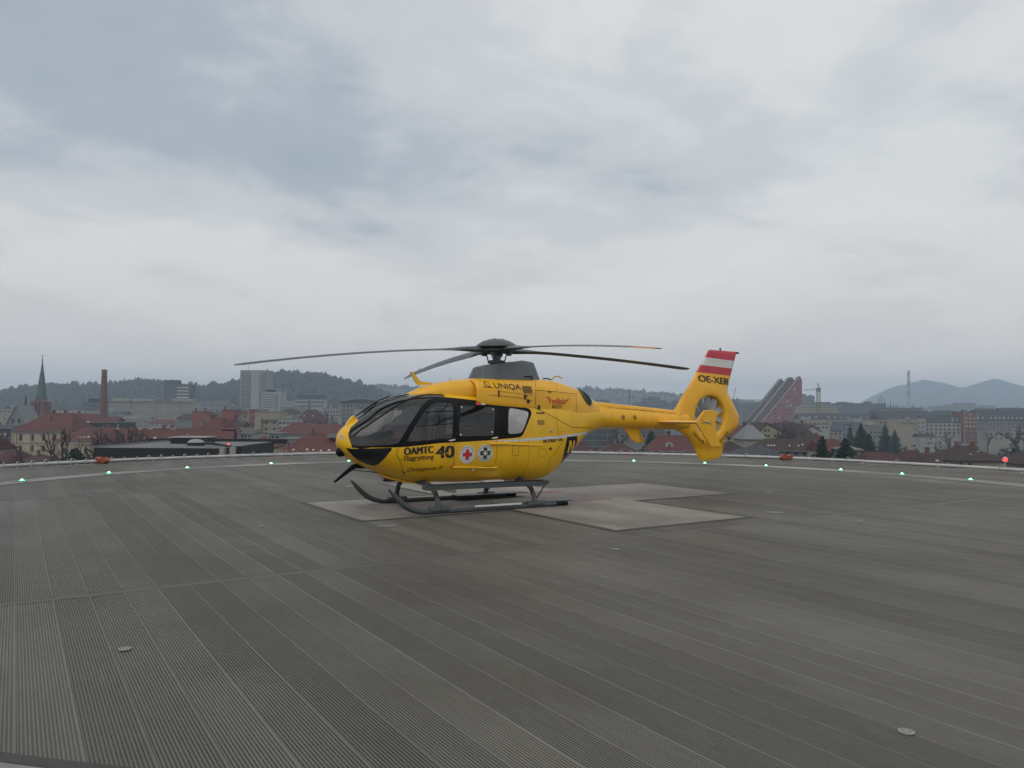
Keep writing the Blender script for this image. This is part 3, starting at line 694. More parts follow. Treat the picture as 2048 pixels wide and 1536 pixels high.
# ---- tail boom and drive shaft cover
BOOM = Loft(-2.25, -5.15, [(-2.25, 2.05), (-3.47, 1.955), (-4.78, 1.86), (-5.15, 1.84)], [(-2.25, 1.50), (-3.47, 1.495), (-4.43, 1.465), (-5.15, 1.46)],
            [(-2.25, .285), (-3.47, .235), (-5.15, .17)], [(-2.25, 1.775), (-5.15, 1.65)], [(-2.25, 2.1), (-5.15, 2.1)], [(-2.25, 2.1), (-5.15, 2.1)])
boom = fixn(obj('tail_boom', loft_mesh(BOOM, 'tail_boom', HYO, 40, 25, -2.2505, None, True), heli))
SHAFT = Loft(-2.1, -5.05, [(-2.1, 2.12), (-2.52, 2.082), (-3.47, 2.012), (-4.78, 1.912), (-5.05, 1.89)], [(-2.1, 1.85), (-5.05, 1.72)], [(-2.1, .16), (-3.5, .125), (-5.05, .105)],
             [(-2.1, 1.98), (-5.05, 1.80)], [(-2.1, 3.4), (-5.05, 3.2)], [(-2.1, 3), (-5.05, 3)])
fixn(obj('drive_shaft_cover', loft_mesh(SHAFT, 'drive_shaft_cover', HYO, 20, 17, -2.1005, None, True), boom))
MB().prism([(-3.30, 1.51), (-3.68, 1.50), (-3.78, 1.19), (-3.62, 1.195), (-3.50, 1.25)], -.018, .018).build('ventral_antenna', HYO, boom)
MB().tube([(-3.45, .0, 2.0), (-3.46, 0, 2.40)], .004, 5).build('whip_antenna', HBLK, boom)
for x in (-3.08, -3.42):
    yy = float(BOOM.pt(x, .08)[1])
    MB().lathe([(.055, 0), (.055, .004), (.042, .008), (.014, .009)], 18, (x, yy-.004, 1.74), Matrix.Rotation(-math.pi/2, 3, 'X')).build('access_plug', HSEAMY, boom, smooth=30)
MB().tube([(-4.6, .02, 1.47), (-4.62, .02, 1.34)], .008, 6).build('drain_mast', HBLK, boom)

# ---- fin with ducted tail rotor
FIN = [(-4.70, 1.84), (-4.803, 1.923), (-5.046, 2.252), (-5.275, 2.519), (-5.485, 2.816), (-5.85, 3.30), (-5.90, 3.375), (-5.96, 3.392), (-6.80, 3.380), (-6.845, 3.372), (-6.835, 3.33), (-6.759, 3.108), (-6.63, 2.761),
       (-6.55, 2.51), (-6.525, 2.43), (-6.535, 2.36), (-6.60, 2.27), (-6.709, 2.118), (-6.905, 1.816), (-6.925, 1.75), (-6.903, 1.574), (-6.86, 1.51), (-6.761, 1.433), (-6.43, 1.25), (-6.396, 1.077), (-6.312, .801), (-6.29, .775), (-6.148, .745), (-5.70, .695), (-5.655, .70),
       (-5.533, .819), (-5.429, 1.015), (-5.339, 1.142), (-5.171, 1.289), (-4.90, 1.43), (-4.70, 1.50)]
DUCT = (-5.85, 1.78); DR = .485
def dens(poly, st):
    o = []
    for i in range(len(poly)):
        (a, b), (c, d) = poly[i], poly[(i+1) % len(poly)]; k = max(1, int(math.hypot(c-a, d-b)/st))
        o += [(a+(c-a)*j/k, b+(d-b)*j/k) for j in range(k)]
    return o
fo = np.array(dens(FIN, .05)); dh = [(DUCT[0]+DR*math.cos(2*math.pi*k/64), DUCT[1]+DR*math.sin(2*math.pi*k/64)) for k in range(64)]
def seg_dist(P, poly):
    d = np.full(len(P), 9.); n = len(poly)
    for i in range(n):
        a = np.array(poly[i]); b = np.array(poly[(i+1) % n]); ab = b-a; t = np.clip(((P-a)@ab)/max(ab@ab, 1e-9), 0, 1)
        d = np.minimum(d, np.linalg.norm(P-(a+t[:, None]*ab), axis=1))
    return d
gx, gz = np.meshgrid(np.arange(-6.95, -4.68, .035), np.arange(.69, 3.4, .035)); G = np.stack([gx.ravel(), gz.ravel()], 1)
rr = np.hypot(G[:, 0]-DUCT[0], G[:, 1]-DUCT[1])
G = G[inside(FIN, G[:, 0], G[:, 1]) & (seg_dist(G, FIN) > .02) & (rr > DR+.012)]
lipc = [(DUCT[0]+q*math.cos(2*math.pi*k/64), DUCT[1]+q*math.sin(2*math.pi*k/64)) for q in (DR+.015, DR+.035, DR+.06, DR+.09) for k in range(64)]
lipc = [p for p in lipc if inside(FIN, np.array([p[0]]), np.array([p[1]]))[0] and seg_dist(np.array([p]), FIN)[0] > .015]
zl = lambda z, x: z-(x+5.77)*-.055      # the flag stripes fall slightly towards the trailing edge
stripes = [(3.199, 'h'), (3.003, 'h'), (2.816, 'h')]
V = [Vector(p) for p in fo]+[Vector(p) for p in dh]; E = [(i, (i+1) % len(fo)) for i in range(len(fo))]+[(len(fo)+i, len(fo)+(i+1) % 64) for i in range(64)]
for z0, _ in stripes:
    st = len(V)
    # both ends of the dividing line on the outline
    xsn = np.linspace(-6.9, -5.3, 60); zz_ = z0+(xsn+5.77)*.055
    ok = inside(FIN, xsn, zz_); q = [(x, z) for x, z, o_ in zip(xsn, zz_, ok) if o_]
    q = [(q[0][0]-.012, q[0][1])]+q+[(q[-1][0]+.012, q[-1][1])]
    V += [Vector(p) for p in q]; E += [(st+i, st+i+1) for i in range(len(q)-1)]
V += [Vector(p) for p in G]+[Vector(p) for p in lipc]
vo, _, fc, *_ = delaunay_2d_cdt(V, E, [], 0, 1e-6)
fv = np.array([(p.x, p.y) for p in vo]); ft = np.array([t for t in fc if len(t) == 3]); cc = fv[ft].mean(1)
ft = ft[inside(FIN, cc[:, 0], cc[:, 1]) & (np.hypot(cc[:, 0]-DUCT[0], cc[:, 1]-DUCT[1]) > DR*.995)]
cc = fv[ft].mean(1)
d = seg_dist(fv, FIN); rr = np.hypot(fv[:, 0]-DUCT[0], fv[:, 1]-DUCT[1])
sm = lambda a, b, x: (lambda t: t*t*(3-2*t))(np.clip((x-a)/(b-a), 0, 1))
tm = .062-.02*sm(2.5, 3.4, fv[:, 1])
tm = tm+(.125-tm)*(1-sm(.60, 1.05, rr))
tm = tm*np.where(fv[:, 1] < 1.14, .45+.55*sm(.95, 1.2, fv[:, 1]), 1)
tm = np.maximum(tm, .17*sm(-5.2, -4.75, fv[:, 0])*(np.abs(fv[:, 1]-1.66) < .28)+0)
hts = .006+(tm-.006)*np.sqrt(np.clip(1-(1-np.clip(d/.17, 0, 1))**2, 0, 1))
lipd = np.clip((rr-DR)/.075, 0, 1); hts = np.where(rr < DR+.075, hts*(.74+.26*np.sqrt(np.clip(1-(1-lipd)**2, 0, 1))), hts)
cm = np.zeros(len(ft), int); zc_ = cc[:, 1]-(cc[:, 0]+5.77)*.055
cm[zc_ > 2.816] = 1; cm[zc_ > 3.003] = 2; cm[zc_ > 3.199] = 1
fin = empty('tail_fin', (0, 0, 0), 0, heli)
def fin_y(x, z):
    i = np.argmin((fv[:, 0]-x)**2+(fv[:, 1]-z)**2); return float(hts[i])
n0 = len(fv); allv = np.concatenate([np.stack([fv[:, 0], hts, fv[:, 1]], 1), np.stack([fv[:, 0], -hts, fv[:, 1]], 1)])
f2 = [tuple(t) for t in ft]+[tuple(x+n0 for x in t[::-1]) for t in ft]
me = mesh('fin_shell', allv, f2, [HYO, HRED, HWHITE], list(cm)*2); 
bm = bmesh.new(); bm.from_mesh(me); 
be = [e for e in bm.edges if e.is_boundary]; 
key = {}
bm.verts.ensure_lookup_table(); newf = []
for e in be:
    i, j = e.verts[0].index, e.verts[1].index
    if i < n0 and j < n0:
        newf.append((i, j))
for i, j in newf:
    try:
        fnew = bm.faces.new((bm.verts[i], bm.verts[j], bm.verts[j+n0], bm.verts[i+n0]))
        lf = [x for x in bm.verts[i].link_faces if x is not fnew][0]; fnew.material_index = lf.material_index
    except ValueError: pass
bmesh.ops.recalc_face_normals(bm, faces=bm.faces); bm.to_mesh(me); bm.free()
me.polygons.foreach_set('use_smooth', [True]*len(me.polygons)); me.set_sharp_from_angle(angle=R(50))
obj('fin_shell', me, fin)
Mx = Matrix.Rotation(-math.pi/2, 3, 'X')
dt = MB().lathe([(DR+.13, -.10), (DR+.10, -.19), (DR+.05, -.225), (DR+.012, -.21), (DR-.004, -.16), (DR-.004, .05), (DR+.002, .096)], 64, (DUCT[0], 0, DUCT[1]), Mx); dt.f = dt.f[:-2]; dt.m = dt.m[:-2]
duct = dt.build('duct', HYO, fin, smooth=50)
hub = MB().lathe([(.13, -.16), (.165, -.10), (.17, .05), (.12, .12), (.05, .15), (.01, .155)], 24, (DUCT[0], 0, DUCT[1]), Mx).build('hub', HFAIRG, fin, smooth=40)
M_VANE = heli_paint('fenestron_light_grey_paint', (.27, .28, .29), .4, .1, .2)
ang = 0
for k, a in enumerate([0, 35, 72, 106, 145, 180, 213, 250, 288, 322]):
    a = R(a+12); b = MB(); n = 6
    for j in range(n+1):
        r = .14+(DR-.03-.14)*j/n; tw = R(38-22*j/n); c = .088-.010*j/n
        ca, sa = math.cos(a), math.sin(a)
        for u, th in ((-c, 0), (-c*.2, .011), (c, 0), (-c*.2, -.008)):
            t_, y_ = u*math.cos(tw)-th*math.sin(tw), u*math.sin(tw)+th*math.cos(tw)
            b.v.append((DUCT[0]+r*ca-t_*sa, .045+y_, DUCT[1]+r*sa+t_*ca))
    for j in range(n):
        for q in range(4): b.f.append((4*j+q, 4*j+(q+1) % 4, 4*j+4+(q+1) % 4, 4*j+4+q)); b.m.append(0)
    b.f.append((4*n, 4*n+1, 4*n+2, 4*n+3)); b.m.append(0)
    b.build('rotor_blade', M_VANE, fin, smooth=30)
for k in range(9):
    a = R(40*k+25); b = MB(); 
    p0 = Vector((DUCT[0]+.12*math.cos(a), -.11, DUCT[1]+.12*math.sin(a))); p1 = Vector((DUCT[0]+(DR)*math.cos(a+.25), -.11, DUCT[1]+(DR)*math.sin(a+.25)))
    b.tube([p0, p1], .028, 8, flat=.5).build('stator_vane', M_VANE, fin, smooth=50)
MB().tube([(-6.3, 0, 3.385), (-6.3, 0, 3.45)], .02, 10).build('beacon', HSKID, fin)
MB().tube([(-6.82, 0, 3.355), (-6.93, 0, 3.35)], [.03, .018], 10).build('tail_light', HBLK, fin)
MB().box((-5.5, .0, .70), (.3, .03, .03)).build('tail_bumper', HY, fin) if False else None

# ---- horizontal stabiliser and end plates
stab = empty('stabiliser', (0, 0, 0), 0, heli)
pl = MB(); n = 12; span = 1.30
prof = [(0, 0), (.04, .028), (.15, .042), (.35, .038), (.6, .012), (.6, -.006), (.35, -.03), (.15, -.036), (.04, -.022)]
for k in range(n+1):
    y = -span+2*span*k/n; le = -4.10-.13*abs(y)/span
    pl.v += [(le-u*(.62/.6), y, 1.645+w) for u, w in prof]
m = len(prof)
for k in range(n):
    pl.f += [(k*m+j, k*m+(j+1) % m, (k+1)*m+(j+1) % m, (k+1)*m+j) for j in range(m)]; pl.m += [0]*m
pl.build('tail_plane', HYO, stab, smooth=30)
EP = [(-4.229, 1.645), (-4.36, 1.80), (-4.475, 1.905), (-4.66, 1.923), (-4.86, 1.885), (-4.90, 1.865), (-4.80, 1.66), (-4.83, 1.46), (-4.87, 1.30), (-4.985, 1.12), (-4.97, 1.105), (-4.70, 1.11), (-4.655, 1.12)]
for sd in (1, -1):
    e = MB().prism(EP, sd*span-.022, sd*span+.022).build('end_plate', HYO, stab)
    bv = e.modifiers.new('edge', 'BEVEL'); bv.width = .014; bv.segments = 2
    y = sd*(span+.024)
    MB().tube([(-4.42, y, 1.66), (-4.64, y, 1.64)], [.016, .022], 10).build('position_light', HMETAL, e)
    for x, z in ((-4.40, 1.70), (-4.40, 1.625), (-4.66, 1.665), (-4.66, 1.60)): MB().box((x, y, z), (.018, .006, .018)).build('screw', HSEAM, e)

# ---- mast, fairing and rotor
FB = [(.61, .02), (.52, .30), (.2, .42), (-.5, .44), (-.84, .34), (-.98, .12)]; FT = [(.50, .02), (.44, .20), (.15, .30), (-.45, .31), (-.76, .22), (-.86, .08)]
zb_ = [2.50, 2.485, 2.49, 2.50, 2.50, 2.50]; zt_ = [2.735, 2.735, 2.80, 2.885, 2.86, 2.835]
v = []; 
ringb = [(x, y, z) for (x, y), z in zip(FB, zb_)]+[(x, -y, z) for (x, y), z in list(zip(FB, zb_))[::-1]]
ringt = [(x, y, z) for (x, y), z in zip(FT, zt_)]+[(x, -y, z) for (x, y), z in list(zip(FT, zt_))[::-1]]
ringi = [(x*.93-.01, y*.9, z+.018) for x, y, z in ringt]
nb_ = len(ringb); v = ringb+ringt+ringi
f = [(i, (i+1) % nb_, nb_+(i+1) % nb_, nb_+i) for i in range(nb_)]+[(nb_+i, nb_+(i+1) % nb_, 2*nb_+(i+1) % nb_, 2*nb_+i) for i in range(nb_)]+[tuple(2*nb_+i for i in range(nb_))]
ff_ = MB().add(v, f).build('mast_fairing', HFAIRG, heli); bv = ff_.modifiers.new('edge', 'BEVEL'); bv.width = .03; bv.segments = 3
ff_.data.polygons.foreach_set('use_smooth', [True]*len(ff_.data.polygons)); ff_.data.set_sharp_from_angle(angle=R(35))
rotor = empty('main_rotor', (0, 0, 0), 0, heli)
MB().lathe([(.07, 2.72), (.07, 3.0), (.10, 3.02), (.12, 3.08)], 20).build('mast', HFAIRG, rotor, smooth=40)
MB().lathe([(.17, 2.83), (.18, 2.85), (.18, 2.89), (.13, 2.90)], 24).build('swashplate', HDGREY, rotor, smooth=40)
for k in range(4):
    a = R(45+90*k)
    MB().tube([(.17*math.cos(a), .17*math.sin(a), 2.86), (.23*math.cos(a-.2), .23*math.sin(a-.2), 3.03)], .013, 8).build('pitch_link', HDGREY, rotor)
    MB().lathe([(.05, 2.99), (.058, 3.0), (.058, 3.05), (.04, 3.06)], 14, (.26*math.cos(a), .26*math.sin(a), 0)).build('damper', HDGREY, rotor, smooth=40)
MB().lathe([(.30, 3.05), (.36, 3.08), (.34, 3.13), (.22, 3.16)], 32).build('hub_plate', HDGREY, rotor, smooth=40)
dome = [(.435, 3.165), (.43, 3.185), (.37, 3.235), (.28, 3.288), (.16, 3.325), (.05, 3.338), (.005, 3.339)]
MB().lathe([(.40, 3.15)]+dome, 40).build('rotor_cap', HDGREY, rotor, smooth=60)
for k in range(4):
    a = R(45+90*k); MB().lathe([(.018, 0), (.018, .014), (.01, .018)], 10, (.13*math.cos(a), .13*math.sin(a), 3.325)).build('cap_bolt', HDGREY, rotor)
# blades: direction in the helicopter frame (0 = over the nose, counter-clockwise seen from above), tip height and flap of each one as it hangs at rest
def blade(deg, ztip, tipm, tilt):
    a = R(deg); b = MB(); st = [.20, .32, .50, .75, 1.0, 1.3, 1.7, 2.2, 2.8, 3.4, 4.0, 4.55, 4.62, 4.95, 5.1]
    ca, sa = math.cos(a), math.sin(a); mids = []
    for j, r in enumerate(st):
        u = max(0, (r-.3)/4.8); z = 3.095+.02*math.sin(min(1, u*6)*math.pi/2)-(3.115-ztip)*(.35*u+.65*u*u)
        if r < .4: c, th = .10, .075
        elif r < 1.3: k = (r-.4)/.9; k = k*k*(3-2*k); c, th = .095+.05*k, .072-.054*k
        else: c, th = .145, .017
        if r > 5.0: c = .085; th = .01
        sw = -.03*(1 if r > .9 else r/.9)
        tw = tilt*(1 if r > .8 else .3)
        prof_ = [(-c, 0), (-c*.72, th*.62), (-c*.25, th), (c*.4, th*.55), (c, 0), (c*.4, -th*.35), (-c*.25, -th*.75), (-c*.72, -th*.55)]
        for p_, q_ in prof_:
            w_, h_ = p_*math.cos(tw)-q_*math.sin(tw)+sw, p_*math.sin(tw)+q_*math.cos(tw)
            b.v.append((r*ca-w_*sa*-1, r*sa+w_*ca*-1, z+h_))
    for j in range(len(st)-1):
        for q in range(8): b.f.append((8*j+q, 8*j+(q+1) % 8, 8*j+8+(q+1) % 8, 8*j+8+q)); b.m.append(1 if (st[j] >= 4.55 and tipm) else 0)
    b.f.append(tuple(8*(len(st)-1)+q for q in range(8))); b.m.append(0)
    return b.build('rotor_blade', [HDGREY, HORANGE], rotor, smooth=35)
BZ = (2.63, 2.78, 2.88, 2.75)
blade(-2.0, BZ[0], False, R(9)); blade(88.0, BZ[1], True, R(-4)); blade(178.0, BZ[2], False, R(6)); bd = blade(268.0, BZ[3], False, R(40))
st_ = MB()
a = R(268); MB().box((3.9*math.cos(a), 3.9*math.sin(a), 2.905), (.30, .025, .022), M=Matrix.Rotation(0, 3, 'Z')).build('marker_band', HWHITE, bd)

# ---- landing gear
gear = empty('landing_gear', (0, 0, 0), 0, heli)
for sd in (1, -1):
    pth = [(2.70, .485), (2.62, .40), (2.50, .275), (2.38, .17), (2.24, .095), (2.08, .05), (1.9, .042), (1.5, .042), (0, .042), (-.9, .042), (-1.04, .044)]
    # flat upturned ski at the front running into a round tube
    sk = MB().tube([(x, sd*1.0, z) for x, z in pth], [.016, .036, .052, .056, .052, .046, .042, .042, .042, .042, .04], 12).build('skid', HSKID, gear, smooth=50)
    MB().tube([(-.80, sd*1.0, .05), (-1.06, sd*1.0, .05)], .047, 12).build('skid_end', HBLK, sk)
    for x in (1.73, -.32):
        MB().tube([(x+.0, sd*1.0, .09), (x+.01, sd*.97, .22), (x+.02, sd*.88, .36), (x+.035, sd*.70, .475), (x+.04, sd*.45, .515), (x+.04, 0, .52)], [.05, .047, .047, .05, .052, .052], 12).build('cross_tube', HSKID, gear, smooth=50)
        MB().tube([(x-.20, sd*1.0, .075), (x+.20, sd*1.0, .068)], .054, 12).build('saddle', HSKID, gear, smooth=50)
        MB().tube([(x, sd*1.0, .08), (x, sd*1.0, .16)], [.072, .052], 12).build('socket', HSKID, gear, smooth=50)
    # boarding step
    stp = MB(); stp.prism([(2.05, .465), (2.00, .435), (-.50, .42), (-.56, .43), (-.62, .50), (-.60, .512), (2.03, .52)], sd*.93, sd*1.06)
    so = stp.build('boarding_step', HSKID, gear)
    MB().box((.72, sd*.995, .5245), (2.45, .10, .006)).build('grip_strip', HBLK, so)
    MB().tube([(-.3, sd*.98, .10), (-.62, sd*.93, .46)], .012, 6).build('brace', HBLK, gear)
    # snow pad on the rear of the skid
    MB().box((-.35, sd*.86, .095), (1.70, .30, .016)).build('snow_pad', HSKID, gear)
    if sd == 1: MB().box((.52, sd*1.045, .10), (1.0, .03, .035)).build('white_edge', HWHITE, gear)
    MB().tube([(-.33, sd*.80, .44), (-.28, sd*.86, .36), (-.24, sd*.84, .42), (-.3, sd*.78, .46)], .02, 8).build('hose', HBLK, gear)
bar = MB().tube([(1.35, -.35, .50), (1.33, -.38, .38), (1.05, -.42, .33), (.85, -.42, .26), (.70, -.42, .25)], .045, 10).build('searchlight_arm', HWHITE, gear, smooth=50)
MB().box((1.62, .2, .475), (.12, .14, .09)).build('hook_bracket', HY, gear)
MB().box((.42, .62, .505), (.42, .16, .05)).build('side_locker', HWHITE, gear)
MB().prism([(2.55, .70), (2.35, .625), (2.0, .535), (1.75, .51), (1.75, .475), (2.0, .495), (2.4, .60)], -.16, .16).build('belly_fairing', HY, gear)

# ---- wire cutters, wiper, nose gear
MB().prism([(1.44, 2.375), (1.72, 2.345), (1.78, 2.40), (1.90, 2.605), (1.845, 2.60), (1.69, 2.43), (1.46, 2.405)], -.02, .02).build('upper_wire_cutter', HY, heli)
lw = empty('lower_wire_cutter', (0, 0, 0), 0, heli)
MB().prism([(2.70, .80), (2.80, .90), (3.02, .865), (3.10, .80), (3.37, .565), (3.34, .545), (3.06, .735), (2.97, .79), (2.82, .785)], -.022, .022).build('blade', HBLK, lw)
MB().tube([(3.03, 0, .77), (2.5, .06, .70)], .009, 6).build('brace', HBLK, lw)
MB().tube([(2.86, -.03, .86), (2.86, .03, .86)], .05, 12).build('joint', HBLK, lw)
wp = empty('wiper', (0, 0, 0), 0, heli)
def hp(x, s, off=0., side=1):
    p = HULL.pt(x, s); n_ = HULL.normal(np.array([x]), np.array([s]))[0]; q = p+n_*off; return (float(q[0]), float(q[1])*side, float(q[2]))
MB().tube([hp(3.06, .985, .03), hp(2.8, .95, .04), hp(2.55, .93, .045), hp(2.35, .95, .04)], .014, 8).build('arm', HBLK, wp)
MB().tube([hp(2.85, .90, .022), hp(2.6, .90, .022), hp(2.35, .90, .022), hp(2.0, .91, .022)], .012, 6).build('rubber_blade', HBLK, wp)
MB().prism([(3.16, 1.56), (3.02, 1.68), (2.985, 1.76), (3.02, 1.765), (3.10, 1.68)], -.05, .05).build('wiper_housing', HY, heli)
MB().lathe([(.085, -.04), (.095, .0), (.085, .05), (.05, .085), (.01, .095)], 20, (3.235, .0, 1.105), Matrix.Rotation(R(100), 3, 'Y')).build('camera_ball', HBLK, heli, smooth=50)

# ---- things fixed on the skin: lettering, badges, seams, vents
def on(L, x, z, off):
    s_ = float(L.s_of(x, z)); p = L.pt(x, s_); n_ = L.normal(np.array([x]), np.array([s_]))[0]; q = p+n_*off; return (float(q[0]), float(q[1]), float(q[2]))
def onv(L, xz, off):
    xz = np.asarray(xz, float); s_ = L.s_of(xz[:, 0], xz[:, 1]); p = L.pt(xz[:, 0], s_); n_ = L.normal(xz[:, 0], s_); return p+n_*off
def patch(L, poly, off, m, name, parent, holes=(), step=.035):
    V = [Vector(p) for p in dens(poly, step)]; E = [(i, (i+1) % len(V)) for i in range(len(V))]
    for h in holes:
        k = len(V); hh = dens(h, step); V += [Vector(p) for p in hh]; E += [(k+i, k+(i+1) % len(hh)) for i in range(len(hh))]
    P = np.array(poly); 
    gx, gz = np.meshgrid(np.arange(P[:, 0].min(), P[:, 0].max(), step), np.arange(P[:, 1].min(), P[:, 1].max(), step)); G = np.stack([gx.ravel(), gz.ravel()], 1)
    if len(G): V += [Vector(p) for p in G[inside(poly, G[:, 0], G[:, 1])]]
    vo, _, fc, *_ = delaunay_2d_cdt(V, E, [], 0, 1e-6)
    a = np.array([(p.x, p.y) for p in vo]); t = np.array([q for q in fc if len(q) == 3]); c = a[t].mean(1); k = inside(poly, c[:, 0], c[:, 1])
    for h in holes: k &= ~inside(h, c[:, 0], c[:, 1])
    t = t[k]
    v = onv(L, a, off); n_ = (v-onv(L, a, off-.01)); q = v[t]; fl = (np.cross(q[:, 1]-q[:, 0], q[:, 2]-q[:, 0])*n_[t[:, 0]]).sum(1) < 0; t[fl] = t[fl][:, ::-1]
    return obj(name, mesh(name, v, t, m, None, True), parent)
def line(L, pts, w, off, m, name, parent, n=None):
    """a thin strip laid along a polyline on the skin"""
    q = dens2(pts, .05); v = []
    for i, p in enumerate(q):
        a = np.array(q[max(i-1, 0)]); b = np.array(q[min(i+1, len(q)-1)]); d_ = b-a; d_ = d_/max(np.linalg.norm(d_), 1e-9); n_ = np.array([-d_[1], d_[0]])*w/2
        v += [tuple(np.array(p)+n_), tuple(np.array(p)-n_)]
    vv = onv(L, v, off); f = [(2*i, 2*i+1, 2*i+3, 2*i+2) for i in range(len(q)-1)]
    return obj(name, mesh(name, vv, f, m), parent)
def dens2(poly, st):
    o = []
    for i in range(len(poly)-1):
        (a, b), (c, d) = poly[i], poly[i+1]; k = max(1, int(math.hypot(c-a, d-b)/st)); o += [(a+(c-a)*j/k, b+(d-b)*j/k) for j in range(k)]
    return o+[poly[-1]]
def text_mesh(body, bold=0., shear=0., spacing=1.):
    cu = bpy.data.curves.new('t', 'FONT'); cu.body = body; cu.offset = bold; cu.shear = shear; cu.space_character = spacing; cu.resolution_u = 4
    o = bpy.data.objects.new('t', cu); COL.objects.link(o); dg = bpy.context.evaluated_depsgraph_get(); dg.update()
    me = o.evaluated_get(dg).to_mesh(); bm = bmesh.new(); bm.from_mesh(me); bmesh.ops.triangulate(bm, faces=bm.faces)
    for _ in range(4):
        le = [e for e in bm.edges if e.calc_length() > .16]
        if not le: break
        bmesh.ops.subdivide_edges(bm, edges=le, cuts=1); bmesh.ops.triangulate(bm, faces=bm.faces)
    bm.verts.index_update()
    v = np.array([p.co[:2] for p in bm.verts]); f = [[q.index for q in t.verts] for t in bm.faces]; bm.free()
    o.evaluated_get(dg).to_mesh_clear(); bpy.data.objects.remove(o); bpy.data.curves.remove(cu)
    return v, np.array(f)
def text(L, body, a, b, h, m, name, parent, off=.005, bold=0., shear=0., spacing=1., yfn=None, fat=0.):
    """lettering from a to b (both (x, z), read towards the tail on the port side), h = letter height"""
    v, t = text_mesh(body, bold, shear, spacing)
    lo = v.min(0); hi = v.max(0); caps = 1.0
    u = (v[:, 0]-lo[0])/(hi[0]-lo[0]); w = (v[:, 1])/.73*h
    a = np.array(a); b = np.array(b)
    xz = a+(b-a)*u[:, None]; xz[:, 1] += w
    if yfn is None: vv = onv(L, xz, off)
    else: vv = np.array([(x, yfn(x, z)+off, z) for x, z in xz])
    q = vv[t]; fl = (np.cross(q[:, 1]-q[:, 0], q[:, 2]-q[:, 0]))[:, 1] < 0; t = t.copy(); t[fl] = t[fl][:, ::-1]
    if fat:      # heavier strokes: the outline set again a little to either side
        n_ = len(vv); vv = np.concatenate([vv, vv+np.array([fat, .0006, 0]), vv+np.array([-fat, .0009, 0])]); t = np.concatenate([t, t+n_, t+2*n_])
    return obj(name, mesh(name, vv, t, m), parent)
G_ = REG
cd, sdr = parts['cockpit_door', 1], parts['sliding_door', 1]
bs = parts['fuselage', 1]
text(HULL, 'ÖAMTC', G_['OAMTC'][0], G_['OAMTC'][1], .135, HTXT, 'lettering', cd, bold=0., spacing=1.04, fat=.011)
text(HULL, 'Flugrettung', (G_['Flug'][0][0], G_['Flug'][0][1]+.012), (G_['Flug'][1][0], G_['Flug'][1][1]+.012), .092, HBRN, 'lettering', cd, bold=.004, fat=.002)
text(HULL, 'Christophorus 33', G_['Chris'][0], G_['Chris'][1], .075, HBRN, 'lettering', bs, shear=.35, bold=.008)
x0_, z0_ = G_['40'][0]; x1_, z1_ = G_['40'][1]; xm_ = x0_+(x1_-x0_)*.5
text(HULL, '4', (x0_, z0_), (xm_+.004, z0_), .235, HTXT, 'lettering', cd, fat=.013); text(HULL, '0', (xm_-.012, z0_), (x1_, z1_), .235, HTXT, 'lettering', cd, fat=.017)
text(HULL, 'JAHRE', G_['JAHRE'][0], G_['JAHRE'][1], .035, HY, 'lettering', cd, off=.008, bold=.01)
x0_, z0_ = G_['NOTRUF'][0]; x1_, z1_ = G_['NOTRUF'][1]
text(HULL, 'NOTRUF', (x0_, z0_), (x0_+(x1_-x0_)*.68, z0_+(z1_-z0_)*.68), .066, HTXT, 'lettering', bs, bold=.0, fat=.005); text(HULL, '144', (x0_+(x1_-x0_)*.77, z0_+(z1_-z0_)*.77), (x1_, z1_), .066, HTXT, 'lettering', bs, bold=.0, fat=.004)
text(COWL, 'UNIQA', G_['UNIQA'][0], G_['UNIQA'][1], .112, HTXT, 'lettering', cowl, bold=.010)
text(COWL, 'heliair', (G_['heliair'][0][0]-.06, G_['heliair'][0][1]), (G_['heliair'][1][0]+.05, G_['heliair'][1][1]), .125, HLET, 'lettering', cowl, bold=.008, spacing=.88)
for k, zz_ in enumerate((.108, .082, .058)):
    x0, z0 = G_['heliair'][0]; x1, z1 = G_['heliair'][1]
    line(COWL, [(x0+.03-.03*k, z0+zz_+.02), (x0-.07, z0+zz_+.02)], .012, .005, HLET, 'wing_stroke', cowl)
    line(COWL, [(x1+.07, z1+zz_), (x1-.02+.03*k, z1+zz_)], .012, .005, HLET, 'wing_stroke', cowl)
# looped emblem beside the first name: an open ring over a bar
cx, cz = .53, 2.376
ringp = [(cx+.055*math.cos(R(a)), cz+.058*math.sin(R(a))) for a in range(250, -60, -10)]
line(COWL, ringp, .011, .005, HTXT, 'emblem', cowl); line(COWL, [(.625, 2.322), (.56, 2.326), (.43, 2.316)], .012, .005, HTXT, 'emblem', cowl)
line(COWL, [(cx+.035, cz+.045), (cx+.012, cz-.01), (cx-.03, cz-.048), (cx-.08, cz-.058)], .013, .0055, HTXT, 'emblem', cowl)
def disc(c, rx, rz, n=36): return [(c[0]+rx*math.cos(2*math.pi*k/n), c[1]+rz*math.sin(2*math.pi*k/n)) for k in range(n)]
def plus(c, a, b): 
    return [(c[0]+u, c[1]+w) for u, w in [(-a, -b), (-b, -b), (-b, -a), (b, -a), (b, -b), (a, -b), (a, b), (b, b), (b, a), (-b, a), (-b, b), (-a, b)]]
c1_ = (1.048, 1.043); bd1 = patch(HULL, disc(c1_, .168, .172), .004, HWHITE, 'badge', sdr); patch(HULL, plus(c1_, .098, .036), .0065, HRED, 'red_cross', bd1)
c2_ = (.668, 1.062); bd2 = patch(HULL, disc(c2_, .168, .166), .004, HWHITE, 'badge', sdr); patch(HULL, plus(c2_, .108, .040), .0065, HTXT, 'black_cross', bd2)
